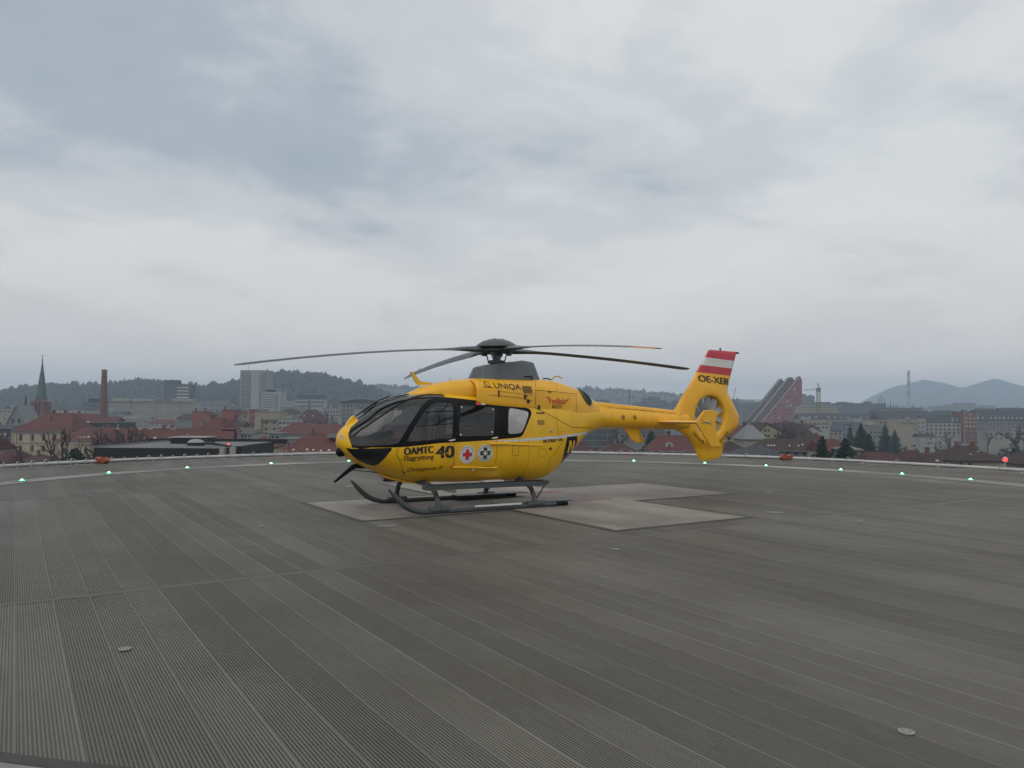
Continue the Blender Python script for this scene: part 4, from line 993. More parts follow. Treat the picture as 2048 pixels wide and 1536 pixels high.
star = [(c2_[0]+(.075 if k % 2 == 0 else .026)*math.cos(2*math.pi*k/16), c2_[1]+(.075 if k % 2 == 0 else .026)*math.sin(2*math.pi*k/16)) for k in range(16)]
patch(HULL, star, .0085, HWHITE, 'star', bd2, step=.02)
def ringtext(body, c, r, h, a0, a1, m, parent):
    v, t = text_mesh(body); lo, hi = v.min(0), v.max(0); u = (v[:, 0]-lo[0])/(hi[0]-lo[0]); w = r+v[:, 1]/.73*h
    an = a0+(a1-a0)*u; xz = np.stack([c[0]-w*np.cos(an), c[1]+w*np.sin(an)], 1); vv = onv(HULL, xz, .007)
    q = vv[t]; fl = (np.cross(q[:, 1]-q[:, 0], q[:, 2]-q[:, 0]))[:, 1] < 0; t = t.copy(); t[fl] = t[fl][:, ::-1]
    obj('ring_lettering', mesh('ring_lettering', vv, t, m), parent)
ringtext('ÖSTERREICHISCHES ROTES KREUZ', c1_, .128, .022, R(15), R(165), HTXT, bd1)
ringtext('ÖSTERREICHISCHER BERGRETTUNGSDIENST', c2_, .126, .022, R(0), R(180), HSEAM, bd2)
for k in range(11):   # lower half of the second ring reads as worn dashes
    an = R(205+k*13); 
    patch(HULL, [(c2_[0]+q*math.cos(an+e), c2_[1]+q*math.sin(an+e)) for q, e in ((.126, -.06), (.126, .06), (.148, .05), (.148, -.05))], .007, HSEAM, 'ring_mark', bd2, step=.05)
# nose badge on the yellow nose piece
nb = [(3.30, .36, 0)]
def nose_patch(rx, rs, off, m, name, shape):
    v = []; 
    cx_, cs_ = 3.272, .46
    for u, w in shape:
        a_ = u*rx; x_ = cx_+a_; s_ = cs_+w*rs+u*.06; v.append(hp(min(x_, 3.3085), s_, off))
    return v
shape = [(math.cos(2*math.pi*k/28), math.sin(2*math.pi*k/28)) for k in range(28)]
vb = nose_patch(.016, .20, .006, HWHITE, 'nose_badge', shape); ctr = hp(3.272, .46, .0065)
nbo = obj('nose_badge', mesh('nose_badge', vb+[ctr], [((k+1) % 28, k, 28) for k in range(28)], HWHITE), heli)
pl_ = [(u*1.0, w*1.0) for u, w in plus((0, 0), .62, .2)]; vb = nose_patch(.016, .20, .010, HRED, 'x', pl_)
obj('nose_cross', mesh('nose_cross', vb+[hp(3.272, .46, .0105)], [((k+1) % 12, k, 12) for k in range(12)], HRED), nbo)
# tail lettering
text(None, 'OE-XER', (-5.505, 2.61), (-6.525, 2.545), .165, HTXT, 'lettering', fin, off=.008, bold=.006, fat=.009, yfn=lambda x, z: fin_y(x, z))
for body, a0, a1 in (('GEFAHR', 214, 250), ('DANGER', 292, 326)):
    v, t = text_mesh(body, .004); lo, hi = v.min(0), v.max(0); u = (v[:, 0]-lo[0])/(hi[0]-lo[0]); an = np.radians(a0+(a1-a0)*u); w = .70-v[:, 1]/.73*-.075-.04
    w = .72-(.075-v[:, 1]/.73*.075)*1.0+.0; w = .70-v[:, 1]/.73*.07
    xz = np.stack([DUCT[0]-w*np.cos(an), DUCT[1]+w*np.sin(an)], 1); vv = np.array([(x, fin_y(x, z)+.012, z) for x, z in xz])
    q = vv[t]; fl = (np.cross(q[:, 1]-q[:, 0], q[:, 2]-q[:, 0]))[:, 1] < 0; t = t.copy(); t[fl] = t[fl][:, ::-1]
    obj('lettering', mesh('lettering', vv, t, HTXT), fin)
# dark emblem with the slanted letter at the rear of the pod
nv = G_['N']; nd = patch(HULL, [(-1.286, 1.345), (-1.60, 1.36), (-1.66, 1.20), (-1.60, 1.03), (-1.47, .90), (-1.25, .77), (-1.235, 1.07)], .004, HNAVY, 'emblem_patch', bs)
patch(HULL, [(-1.335, 1.02), (-1.36, 1.27), (-1.42, 1.27), (-1.485, 1.12), (-1.49, 1.27), (-1.545, 1.268), (-1.56, 1.03), (-1.50, 1.03), (-1.425, 1.18), (-1.40, 1.015)], .008, HY, 'emblem_letter', nd, step=.03)
# seams
for L, pts, w, par in [(COWL, G_['cowl_seam_v'], .010, cowl), (COWL, G_['cowl_seam_h'], .008, cowl), (COWL, G_['cowl_seam_r'][:-1]+[(-1.62, 1.72)], .008, cowl),
                       (COWL, [(.52, 2.17), (.31, 2.16), (-.29, 2.11), (-.45, 2.07)], .008, cowl), (HULL, G_['low_seam'], .009, bs), (COWL, G_['low_seamC'], .009, cowl), (HULL, G_['bottomcurve'], .007, bs), 
                       (COWL, [(.31, 2.25), (-.47, 2.18)], .006, cowl), (COWL, [(.31, 2.25), (.31, 2.16)], .006, cowl), (COWL, [(-.30, 2.19), (-.30, 2.11)], .006, cowl),
                       (HULL, G_['hatch2']+[G_['hatch2'][0]], .006, bs), (HULL, [(-.55, 1.12), (-.73, 1.115), (-.73, .97), (-.55, .97), (-.55, 1.12)], .005, bs), (HULL, [(2.40, 1.19), (2.43, 1.08), (2.38, .98), (2.2, .66)], .006, bs), (HULL, [(-.30, 1.30), (-.32, .9), (-.30, .55)], .005, bs), (HULL, [(-1.0, 1.88), (-1.02, 1.5), (-1.05, 1.36)], .005, bs), (COWL, [(.10, 2.46), (.08, 2.28)], .005, cowl), (COWL, [(-1.10, 2.49), (-1.10, 2.27)], .005, cowl),
                       (HULL, [(1.33, 1.29), (1.325, 1.0), (1.322, .84), (1.27, .815)], .008, bs), (HULL, [(1.27, .80), (.50, .80), (.43, .86), (.415, 1.0), (.42, 1.30)], .007, bs), 
                       (HULL, G_['seam_step'][::-1]+[(2.36, .975), (2.25, .955), (2.0, .95)], .006, bs), (HULL, [(.30, 1.24), (.30, 1.30)], .006, bs), (HULL, [(-.08, 1.19), (-.08, 1.33)], .006, bs),
                       (HULL, [(1.24, 2.06), (1.21, 1.9), (1.25, 1.5), (1.33, 1.3)], .010, bs), (HULL, [(.40, 1.98), (.385, 1.7), (.42, 1.34)], .008, bs)]:
    line(L, pts, w, .003, HSEAM if par is not sdr else HSEAM, 'panel_seam', par)
for x0_, z0_, x1_, z1_ in ((-2.6, 1.975, -4.95, 1.815),):
    q_ = [(x0_+(x1_-x0_)*j/24, z0_+(z1_-z0_)*j/24) for j in range(25)]
    line(BOOM, q_, .010, .003, HSEAM, 'panel_seam', boom)
for x_ in (-2.75, -3.95, -4.85):
    line(BOOM, [(x_, 1.93-(-2.75-x_)*.05), (x_, 1.75), (x_, 1.56)], .006, .003, HSEAMY, 'panel_seam', boom)
for k in range(9): MB().box((0, 0, 0), (.03, .008, .012)).build('cover_latch', HSEAMY, boom, on(BOOM, -2.75-k*.26, 1.955-k*.0178, .004))
# rows of fasteners along the cowling and door edges
def rivets(L, pts, gap, par, m, r=.006):
    q_ = dens2(pts, gap); b_ = MB()
    for p_ in q_:
        c_ = on(L, p_[0], p_[1], .002); b_.box(c_, (r*2, .004, r*2))
    tag(b_.build('fasteners', m, par), kind='stuff')
rivets(COWL, [(.60, 2.44), (.2, 2.455), (-.55, 2.46)], .07, cowl, HSEAMY); rivets(COWL, [(-.60, 2.24), (-1.1, 2.215), (-1.6, 2.18)], .07, cowl, HSEAMY); rivets(COWL, [(-1.56, 2.18), (-1.545, 1.80)], .06, cowl, HSEAMY)
rivets(HULL, [(1.25, 1.25), (1.29, .86)], .06, bs, HSEAM); rivets(HULL, [(-.45, 1.42), (-.9, 1.44), (-1.3, 1.46), (-1.8, 1.52)], .08, bs, HSEAMY); rivets(HULL, [(2.2, .69), (1.5, .61), (.6, .58), (-.4, .56)], .09, bs, HSEAMY)
rivets(HULL, [(-.42, 1.95), (-.36, 1.5), (-.12, 1.31)], .05, bs, HSEAMY)
# vents: ovals of dark slots
def louvre(L, c, w, h, n_, par, m=HSEAM, slope=0., th=.013):
    for k in range(n_):
        z = c[1]-h/2+h*(k+.5)/n_; q = math.sqrt(max(.05, 1-((k+.5)/n_*2-1)**2)) if n_ > 4 else 1.
        q = .72+.28*q
        line(L, [(c[0]+w/2*q, z+slope*w/2), (c[0]-w/2*q, z-slope*w/2)], th, .004, m, 'louvre_slot', par)
louvre(COWL, (-.345, 2.29), .23, .15, 6, cowl, th=.016, slope=.04)
louvre(COWL, (-1.05, 1.965), .26, .085, 4, cowl, th=.008); louvre(HULL, (-.60, 1.64), .18, .11, 5, bs, th=.009)
line(COWL, [(-.93, 1.955), (-1.0, 1.955)], .02, .005, HSEAM, 'louvre_slot', cowl)
MB().box((0, 0, 0), (.19, .014, .022)).build('grab_slot', HSEAM, bs, on(HULL, -.615, 1.828, .006))
# latches and hinges on the cowling
for x, z, w, h in ((.311, 2.20, .022, .13), (-.275, 2.14, .028, .10), (-.35, 2.06, .06, .07), (-.60, 1.945, .045, .085), (-1.30, 1.69, .045, .075), (-.885, 2.258, .07, .02)):
    p = on(COWL, x, z, .008); MB().box((0, 0, 0), (w, .018, h)).build('latch', HSEAM, cowl, p)
MB().tube([on(COWL, -.245, 2.165, .02), on(COWL, -.33, 2.165, .02)], .01, 6).build('latch', HSEAM, cowl)
# door rails, handles, trims
ra = MB(); ra.tube([on(HULL, .592, 1.236, .018), on(HULL, .4, 1.236, .02), on(HULL, .20, 1.232, .018)], .026, 8); ra.build('rail_cover', HY, sdr, smooth=50)
MB().tube([on(HULL, .20, 1.222, .010), on(HULL, -.2, 1.205, .010), on(HULL, -.629, 1.18, .010)], .014, 8).build('door_rail', HY, bs, smooth=50)
MB().tube([on(HULL, 1.332, .815, .012), on(HULL, 1.0, .80, .014), on(HULL, .37, .772, .012)], .018, 8).build('door_rail', HY, bs, smooth=50)
MB().box((0, 0, 0), (.05, .03, .05)).build('rail_stop', HRED, bs, on(HULL, 1.345, .818, .006))
for x, z, d_ in ((1.38, 1.312, cd), (.47, 1.345, sdr)):
    MB().tube([on(HULL, x+.065, z-.004, .012), on(HULL, x, z, .022), on(HULL, x-.065, z+.012, .012)], [.008, .016, .012], 8).build('handle', HWHITE, d_, smooth=50)
for x, z in G_['pins']:
    MB().lathe([(.018, 0), (.016, .008), (.004, .010)], 12, (0, 0, 0), Matrix.Rotation(-math.pi/2, 3, 'X')).build('pin', HWHITE, sdr, on(HULL, x, z, .002))
patch(HULL, [(.80, 2.022), (.80, 1.975), (.69, 1.972), (.69, 2.018)], .006, HRED, 'red_tag', sdr, step=.05); patch(HULL, [(.68, 2.012), (.68, 1.982), (.60, 1.978), (.60, 2.008)], .006, HWHITE, 'white_tag', sdr, step=.05)
for x, z, m_ in ((-.851, 1.473, HMETAL), (.88, .745, HWHITE), (-.837, 1.117, HSEAM)):
    MB().lathe([(.03, 0), (.028, .012), (.01, .02)], 14, (0, 0, 0), Matrix.Rotation(-math.pi/2, 3, 'X')).build('fitting', m_, bs, on(HULL, x, z, .0))
patch(HULL, [(2.29, .765), (2.21, .738), (2.205, .725), (2.23, .722)], .004, HSEAM, 'arrow_mark', bs, step=.05)
# dark edge trims in the black band: window rubber of the sliding door, cross bars of the cockpit door window
for z0, z1 in ((1.575, 1.62), (1.83, 1.855)):
    MB().tube([on(HULL, 2.10-(z0-1.5)*.65, z0, .004), on(HULL, 1.325, z1, .004)], .010, 6).build('window_bar', HBLK, cd)
MB().tube([on(HULL, 1.62, 1.61, .004), on(HULL, 1.61, 1.84, .004)], .009, 6).build('window_bar', HBLK, cd)
MB().tube([on(HULL, 1.60, 1.84, .004), on(HULL, 1.45, 1.92, .004), on(HULL, 1.40, 1.99, .004)], .009, 6).build('window_bar', HBLK, cd)
# exhausts: flat dark ovals on the cowling, painted for the shade inside the pipes
for sd in (1, -1):
    e = empty('exhaust', (0, 0, 0), 0, heli); e.scale = (1, sd, 1)
    dx_, dz_ = .62, .78; ov = []
    for k in range(32):
        a_ = 2*math.pi*k/32; u_, w_ = .185*math.cos(a_), .100*math.sin(a_); ov.append((-2.0-u_*dx_+w_*dz_, 2.165-u_*dz_-w_*dx_))
    patch(COWL, ov, .010, HEXH, 'pipe_mouth_shade', e, step=.03)
    rim = [on(COWL, x, z, .016) for x, z in ov]; MB().tube(rim+[rim[0]], .017, 8, cap=False).build('rim', HDGREY, e, smooth=60)
    inn = [on(COWL, -2.0+(x+2.0)*.62+.02, 2.165+(z-2.165)*.62-.012, .014) for x, z in ov]; MB().add(inn, [tuple(range(32))]).build('throat', HBLK, e)  # smaller black oval, the deeper part of the painted shade
# roof handle, aerials
MB().tube([(-.42, .40, 2.50), (-.42, .42, 2.565), (-.60, .42, 2.57), (-.60, .40, 2.50)], .013, 8).build('roof_handle', HBLK, cowl)
MB().prism([(1.10, 2.45), (1.02, 2.46), (1.015, 2.53), (1.03, 2.535)], -.01, .01).build('roof_aerial', HWHITE, fair)
MB().lathe([(.08, 0), (.075, .03), (.04, .05), (.005, .055)], 18, (1.33, -.15, 2.385)).build('roof_antenna', HWHITE, fair, smooth=50)
MB().tube([(-1.0, .2, 2.54), (-1.08, .2, 2.555), (-1.2, .2, 2.53)], .014, 6).build('roof_grip', HBLK, cowl)
MB().tube([(-1.38, -.12, 2.47), (-1.50, -.12, 2.62), (-1.62, -.12, 2.62), (-1.70, -.12, 2.58)], .016, 8).build('hooked_tube', paint('pale_yellow_pipe', (.62, .50, .22), .5), cowl, smooth=50)  # pale yellow hooked tube above the aft cowling
# shoulder strip above the band
line(HULL, [(1.30, 2.185), (1.1, 2.178), (.8, 2.15), (.23, 2.095), (-.19, 2.045)], .012, .004, HSEAMY, 'roof_rail', bs)

# ---- cabin: floor, instrument panel, seats, bulkhead
cab = empty('cabin', (0, 0, 0), 0, heli)
MB().box((.7, 0, .80), (2.3, 1.10, .04)).build('floor', HIN, cab)
ip = MB().prism([(2.50, .82), (2.62, 1.0), (2.60, 1.36), (2.72, 1.46), (2.40, 1.50), (2.36, 1.42), (2.42, .82)], -.36, .36); ip.build('instrument_panel', HBLK, cab)
gs = MB(); nz = 15
for x, zt_, wk in ((3.08, 1.22, .80), (2.98, 1.36, .84), (2.86, 1.43, .85), (2.70, 1.47, .85), (2.52, 1.47, .80), (2.44, 1.42, .74), (2.44, 1.16, .70)):
    wv = float(HULL.par(x)[2])*wk
    for k in range(nz):
        u = -1+2*k/(nz-1); gs.v.append((x-.10*abs(u)**3, wv*u, zt_-.10*abs(u)**3))
for i in range(6):
    for k in range(nz-1): gs.f.append((i*nz+k, i*nz+k+1, (i+1)*nz+k+1, (i+1)*nz+k)); gs.m.append(0)
gs.build('glare_shield', paint('glare_shield_grey', (.045, .048, .052), .7), cab, smooth=60)
def seat(x, y):
    s_ = empty('seat', (x, y, .82), 0, cab)
    MB().box((0, 0, .22), (.46, .46, .14)).build('cushion', HSEAT, s_); MB().box((-.05, 0, .07), (.34, .34, .16)).build('frame', HBLK, s_)
    MB().box((-.26, 0, .60), (.11, .44, .66), M=Matrix.Rotation(R(-9), 3, 'Y')).build('back', HSEAT, s_)
    MB().box((-.33, 0, 1.00), (.09, .26, .17), M=Matrix.Rotation(R(-9), 3, 'Y')).build('headrest', HSEAT, s_)
    MB().box((-.19, .09, .62), (.012, .04, .60), M=Matrix.Rotation(R(-9), 3, 'Y')).build('harness', paint('harness_grey_webbing', (.30, .30, .29), .9), s_)
    MB().box((-.19, -.09, .62), (.012, .04, .60), M=Matrix.Rotation(R(-9), 3, 'Y')).build('harness', MATS['harness_grey_webbing'], s_)
for x, y in ((1.78, .38), (1.78, -.38)): seat(x, y)
MB().box((1.62, .42, 1.17), (.30, .12, .05), rz=.4).build('white_glove', HWHITE, cab)
MB().box((1.60, .30, 1.20), (.12, .16, .06), rz=-.3).build('paper_pad', HWHITE, cab)
MB().box((1.16, 0, 1.30), (.03, .10, 1.0)).build('centre_post', HIN, cab)
MB().box((.20, -.20, 1.42), (.30, .55, 1.2)).build('equipment_rack', HIN, cab)
MB().box((.55, -.35, 1.72), (.30, .34, .44)).build('first_aid_box', HWHITE, cab)
for k in range(3): MB().box((.55, -.176, 1.56+.14*k), (.26, .012, .03)).build('box_strap', HIN, cab)
MB().box((.60, -.1, 1.02), (1.1, .5, .26)).build('stretcher', HSEAT, cab)
MB().tube([(.70, -.1, 2.12), (.70, -.1, 1.78)], .006, 6).build('drip_cord', HBLK, cab); MB().lathe([(.012, -.1), (.028, -.06), (.022, .04), (.01, .06)], 12, (.70, -.1, 1.74)).build('drip_bag', HBLK, cab)
MB().box((-.55, 0, 1.35), (.03, 1.3, 1.3)).build('bulkhead', HIN, cab)
MB().tube([(2.34, 0, 2.05), (2.28, .02, 1.92), (2.30, .12, 1.86)], .012, 6).build('compass_arm', HMETAL, cab)
MB().box((2.22, .10, 1.84), (.05, .05, .14)).build('compass', HWHITE, cab)
MB().tube([(2.22, .10, 1.80), (2.24, .10, 1.40)], .010, 6).build('support_rod', HMETAL, cab)
# ------------------------------------------------------------------ the town below, hills and mountains
def dull(name, col, rough=.85, var=.16, scale=.35, **k): return paint(name, col, rough, 0, .25, 0, var, scale, coord='pos', **k)
W_CREAM = dull('cream_render', (.42, .35, .245), dirt=(.29, .245, .18), dirt_amt=.4)
W_SAND = dull('sand_render', (.31, .27, .205), dirt=(.21, .185, .145), dirt_amt=.4)
W_BEIGE = dull('beige_render', (.29, .27, .23), dirt=(.20, .19, .17), dirt_amt=.4)
W_WHITE = dull('white_render', (.32, .315, .30), dirt=(.21, .205, .195), dirt_amt=.4)
W_GREY = dull('grey_concrete', (.19, .195, .20), dirt=(.13, .13, .13), dirt_amt=.4)
W_DARK = dull('dark_cladding', (.055, .062, .07))
W_PINK = dull('red_pink_render', (.25, .080, .076), dirt=(.16, .062, .06), dirt_amt=.6)
W_TERR = dull('terrace_dark_grey', (.115, .10, .095))  # dark grey of the rear and middle wings
W_BRICK = dull('brick_red_brown', (.17, .085, .07), scale=2., dirt=(.10, .06, .05), dirt_amt=.5)
W_BLUE = dull('blue_grey_panel', (.15, .18, .21))
W_BLACK = paint('black_metal_cladding', (.012, .013, .015), .5, .2, coord='pos', scale=.8)
def tile_mat(name, col):
    t = NT(name); p = t.pos()
    a = t.noise(p, .35, 5, .6); b = t.noise(p, 3.5, 3, .6)
    wv = t.n('ShaderNodeTexWave', {'Vector': p, 'Scale': 1.1, 'Distortion': .4}, wave_type='BANDS', bands_direction='Z').outputs['Fac']
    c = t.mix(1.0, col, t.ramp(a, [(.25, .72), (.75, 1.2)]), 'MULTIPLY'); c = t.mix(t.math('MULTIPLY', b, .35), c, tuple(x*.55 for x in col))
    MATS[name] = t.bsdf(c, .85, 0, .25, bump=wv, bstr=.35, bdist=.05); return t.m
R_RED = tile_mat('red_clay_tiles', (.112, .043, .039)); R_DRED = tile_mat('dark_red_clay_tiles', (.072, .036, .035)); R_BROWN = tile_mat('brown_clay_tiles', (.054, .038, .036)); R_SLATE = tile_mat('slate_tiles', (.06, .066, .075)); R_COPPER = tile_mat('green_copper_sheet', (.095, .150, .125))
R_FLAT = dull('grey_roof_felt', (.16, .16, .165))
G_DARK = paint('dark_window_glass', (.022, .027, .032), .12, 0, .6, coord='pos', scale=.5)
G_BLUE = paint('blue_window_glass', (.035, .06, .075), .12, 0, .7, coord='pos', scale=.5)
F_WHITE = dull('window_frame_white', (.5, .5, .48)); F_BROWN = dull('window_frame_brown', (.10, .075, .055))

def unit_box(name, mats): return MB().box((0, 0, 0), (1, 1, 1)).mesh(name, mats)
PANE = unit_box('window', G_DARK); PANE_B = unit_box('window', G_BLUE); PANE_W = unit_box('window', F_WHITE)
fr_ = MB()
for x in (-.46, .46): fr_.box((x, 0, 0), (.08, 1, 1))
for z in (-.47, .47): fr_.box((0, 0, z), (.84, .98, .06))
fr_.box((0, 0, 0), (.10, .9, .88)); fr_.box((0, 0, .16), (.84, .8, .05))
FRAME_B = fr_.mesh('window_frame', F_BROWN); FRAME_W = fr_.mesh('window_frame', F_WHITE)

def house(label, x0, x1, yt, D, dep, wall, roof=None, wins=(), yaw=0., cat='building', name='building', group=None, base=None):
    k = D/CAM_F; w = (x1-x0)*k; xc = (x0+x1)/2; c = at(xc, yt, D); zb = GROUND_Z if base is None else base; h = c.z-zb
    root = empty(name, (c.x, c.y, zb), yaw); tag(root, label, cat, group)
    MB().box((0, dep/2, h/2), (w, dep, h)).build('wall', wall, root)
    r = roof or ('flat', R_FLAT)
    X = lambda px: (px-xc)*k
    Z = lambda py: h-(py-yt)*k
    ro = None
    if r[0] == 'flat':
        ro = MB().box((0, dep/2, h+.15), (w+.5, dep+.5, .3)).build('roof', r[1], root)
        if len(r) > 2:
            for (a, b, yy) in r[2]: MB().box(((X(a)+X(b))/2, dep*.45, (Z(yy)+h)/2+.15), ((b-a)*k, dep*.5, Z(yy)-h)).build('roof_plant', r[3] if len(r) > 3 else W_GREY, ro)
    elif r[0] == 'hip':                      # (kind, material, ridge y, ridge x left, ridge x right)
        o = .5; zr = Z(r[2]); a, b = X(r[3]), X(r[4]); m = dep/2
        v = [(-w/2-o, -o, h-.2), (w/2+o, -o, h-.2), (w/2+o, dep+o, h-.2), (-w/2-o, dep+o, h-.2), (a, m, zr), (b, m, zr), (-w/2-o, -o, h), (w/2+o, -o, h), (w/2+o, dep+o, h), (-w/2-o, dep+o, h)]
        ro = MB().add(v, [(3, 2, 1, 0), (0, 1, 7, 6), (1, 2, 8, 7), (2, 3, 9, 8), (3, 0, 6, 9), (6, 7, 5, 4), (7, 8, 5), (8, 9, 4, 5), (9, 6, 4)]).build('roof', r[1], root, fix=False)
    elif r[0] == 'gable':                    # ridge across the view
        o = .5; zr = Z(r[2]); m = dep/2
        v = [(-w/2-o, -o, h-.15), (w/2+o, -o, h-.15), (w/2+o, dep+o, h-.15), (-w/2-o, dep+o, h-.15), (-w/2-o, m, zr), (w/2+o, m, zr)]
        ro = MB().add(v, [(3, 2, 1, 0), (0, 1, 5, 4), (2, 3, 4, 5), (1, 2, 5), (3, 0, 4)]).build('roof', r[1], root, fix=False)
    elif r[0] == 'front':                    # gable end towards the viewer, ridge running away; apex x given
        o = .5; zr = Z(r[2]); ax = X(r[3]); t = .35
        MB().add([(-w/2, 0, h), (w/2, 0, h), (ax, 0, zr-.1), (-w/2, dep, h), (w/2, dep, h), (ax, dep, zr-.1)], [(0, 1, 2), (3, 5, 4), (0, 3, 4, 1), (1, 4, 5, 2), (0, 2, 5, 3)]).build('gable', wall, root)
        rl = MB()
        for s, ex in ((-1, -w/2-o), (1, w/2+o)):
            sl = (zr-h)/max(.1, abs(ax-s*w/2)); ze = h-sl*o
            v = [(ax, -o, zr), (ex, -o, ze), (ex, dep+o, ze), (ax, dep+o, zr), (ax, -o, zr+t), (ex, -o, ze+t), (ex, dep+o, ze+t), (ax, dep+o, zr+t)]
            rl.add(v, [(0, 1, 2, 3), (4, 7, 6, 5), (0, 4, 5, 1), (1, 5, 6, 2), (2, 6, 7, 3), (3, 7, 4, 0)])
        ro = rl.build('roof', r[1], root)
    if r[0] == 'flat' and w > 8:
        for q_ in range(rng.randint(1, 3)):
            MB().box((rng.uniform(-.42, .42)*w, dep*rng.uniform(.2, .7), h+.3+rng.uniform(.3, .9)), (rng.uniform(.9, 2.6), rng.uniform(.9, 2), rng.uniform(.6, 1.8))).build('roof_vent', rng.choice((W_GREY, W_DARK, W_WHITE)), ro)
    if r[0] in ('hip', 'gable') and w > 8 and D > 160:
        for q_ in range(rng.randint(1, 2)):
            u_ = rng.uniform(-.28, .28)*w; zr = Z(r[2])
            MB().box((u_, dep*.5+rng.uniform(-.6, .6), zr+.1), (.8, 1.0, 1.7)).box((u_, dep*.5, zr+1.0), (1.0, 1.2, .14)).build('chimney', W_BRICK if D < 400 else W_GREY, ro)
        if D < 360: MB().tube([(-w/2-.45, -.52, h-.08), (w/2+.45, -.52, h-.08)], .09, 6).build('gutter', W_GREY, root)
    if D > 200 and wins and r[0] != 'front':
        fb = MB(); nfl = int(h//3.3)
        for q_ in range(1, nfl+1):
            if 3.3*q_ < h-.8: fb.box((0, -.07, 3.3*q_), (w+.16, .2, .22))
        for u_ in (-w/2, w/2): fb.box((u_, -.08, h/2), (.5, .24, h-.4))
        for q_ in range(int(w//9)): fb.box((-w/2+w*(q_+1)/(int(w//9)+1), -.10, h/2-.3), (.16, .18, h-1.2))
        fb.build('facade_trim', W_GREY if wall in (W_WHITE, W_BLUE) else W_BEIGE, root)
    for wsp in wins:
        ys, xs, wp, hp_, style = wsp
        wm, hm = wp*k, hp_*k
        ys = ys if isinstance(ys, list) else list(np.linspace(*ys)); xs = xs if isinstance(xs, list) else list(np.linspace(*xs))
        if style == 'near':
            for y in ys:
                for x in xs:
                    o = obj('window', PANE, root, (X(x), -.01, Z(y))); o.scale = (wm, .12, hm)
                    q = obj('frame', FRAME_B, o, (0, -.55, 0)); q.scale = (1, .5, 1)
                    s_ = obj('sill', PANE_W, o, (0, -.6, -.53)); s_.scale = (1.2, 1.6, .05)
            continue
        pm_ = {'d': PANE, 'b': PANE_B, 'w': PANE_W}[style]
        if wp >= 4:
            for y in ys:
                for x in xs:
                    o = obj('window', pm_, root, (X(x), -.02, Z(y))); o.scale = (wm, .14, hm)
        else:
            j = MB()
            for y in ys:
                for x in xs:
                    if rng.random() < .06: continue
                    j.box((X(x)+rng.uniform(-.06, .06)*wm, -.02, Z(y)), (wm*rng.uniform(.8, 1.1), .14, hm*rng.uniform(.85, 1.1)))
            o = j.build('windows', pm_.materials[0], root); tag(o, kind='stuff')
    root['_k'] = k
    return root, ro, X, Z, k, h, w
def chimney(ro, X, Z, k, px, py, wpx, hpx, dep, m=None):
    MB().box((X(px), dep, Z(py)-hpx*k/2), (wpx*k, wpx*k*1.2, hpx*k+1.2)).box((X(px), dep, Z(py)+.65), (wpx*k*1.25, wpx*k*1.45, .2)).build('chimney', m or W_BRICK, ro)
def skylight(ro, pts, k, X, Z, h, ridge, dep, wpx=3, hpx=3, m=None):
    for px, py in pts:
        z = Z(py); zr = Z(ridge); t = (z-h)/(zr-h); y = t*dep/2; sl = math.atan2(zr-h, dep/2)
        MB().box((X(px), y-.12, z+.10), (wpx*k, hpx*k*1.3, .12), M=Matrix.Rotation(sl, 3, 'X')).build('skylight', m or F_WHITE, ro)

# ---- ground
gm = NT('town_ground'); p = gm.pos(); a = gm.noise(p, .012, 5, .6); b = gm.noise(p, .1, 4, .6)
gc = gm.mix(gm.ramp(a, [(.4, 0), (.6, 1)]), (.060, .062, .052), (.10, .098, .092)); gc = gm.mix(gm.math('MULTIPLY', b, .5), gc, (.045, .055, .035))
gmat = gm.bsdf(gc, .95)
n = 64
ground = obj('ground', mesh('ground', [(0, 0, GROUND_Z)]+[(9000*math.cos(2*math.pi*k/n), 9000*math.sin(2*math.pi*k/n), GROUND_Z) for k in range(n)], [(0, k+1, (k+1) % n+1) for k in range(n)], gmat)); tag(ground, kind='structure')
# the hospital block that carries the deck
hb = MB().box((DECK_C.x, DECK_C.y-4, (GROUND_Z-1.4)/2), (34, 30, -GROUND_Z-1.42)).build('hospital_block', W_GREY); tag(hb, 'grey concrete hospital block carrying the helicopter deck', 'building')

# ---- hills: terrain sheets whose skyline was read off the photograph
def hill(name, prof, D, depth, drop, m, rough, seed, rows=14):
    rn = np.random.RandomState(seed); px = np.linspace(prof[0][0], prof[-1][0], 260); py = np.interp(px, [q[0] for q in prof], [q[1] for q in prof])
    py = py+np.convolve(rn.uniform(-1, 1, len(px)+4), [.25, .5, 1, .5, .25], 'valid')*(.55 if name == 'mountain' else .3)
    crest = [at(x, y, D) for x, y in zip(px, py)]; v = []; nx = len(px)
    ph = rn.rand(6)*6
    for r in range(rows+1):
        t = r/rows                                     # 0 foot on the near side .. 1 crest
        for i, c in enumerate(crest):
            s = t**.8
            yy = D-depth*(1-t); xx = c.x*(1-(1-t)*.03)+depth*.05*math.sin(i*.11+ph[0])*(1-t)
            zz_ = GROUND_Z-2+(c.z-GROUND_Z+2)*t**1.12+rough*math.sin(i*.35+ph[1]+r*.7)*math.sin(t*math.pi)
            v.append((xx, yy, zz_))
    for r in range(1, 4):
        for i, c in enumerate(crest): v.append((c.x*(1+.05*r), D+depth*.4*r, c.z-(c.z-GROUND_Z)*(r/3)**1.5))
    rr_ = rows+4; f = [(r*nx+i, r*nx+i+1, (r+1)*nx+i+1, (r+1)*nx+i) for r in range(rr_-1) for i in range(nx-1)]
    o = obj(name, mesh(name, v, f, m, None, True)); tag(o, kind='structure')
    return np.array(v).reshape(rr_, nx, 3)[:rows+1]
M_HILL = dull('wooded_slope', (.040, .046, .032), .95, .4, .03)
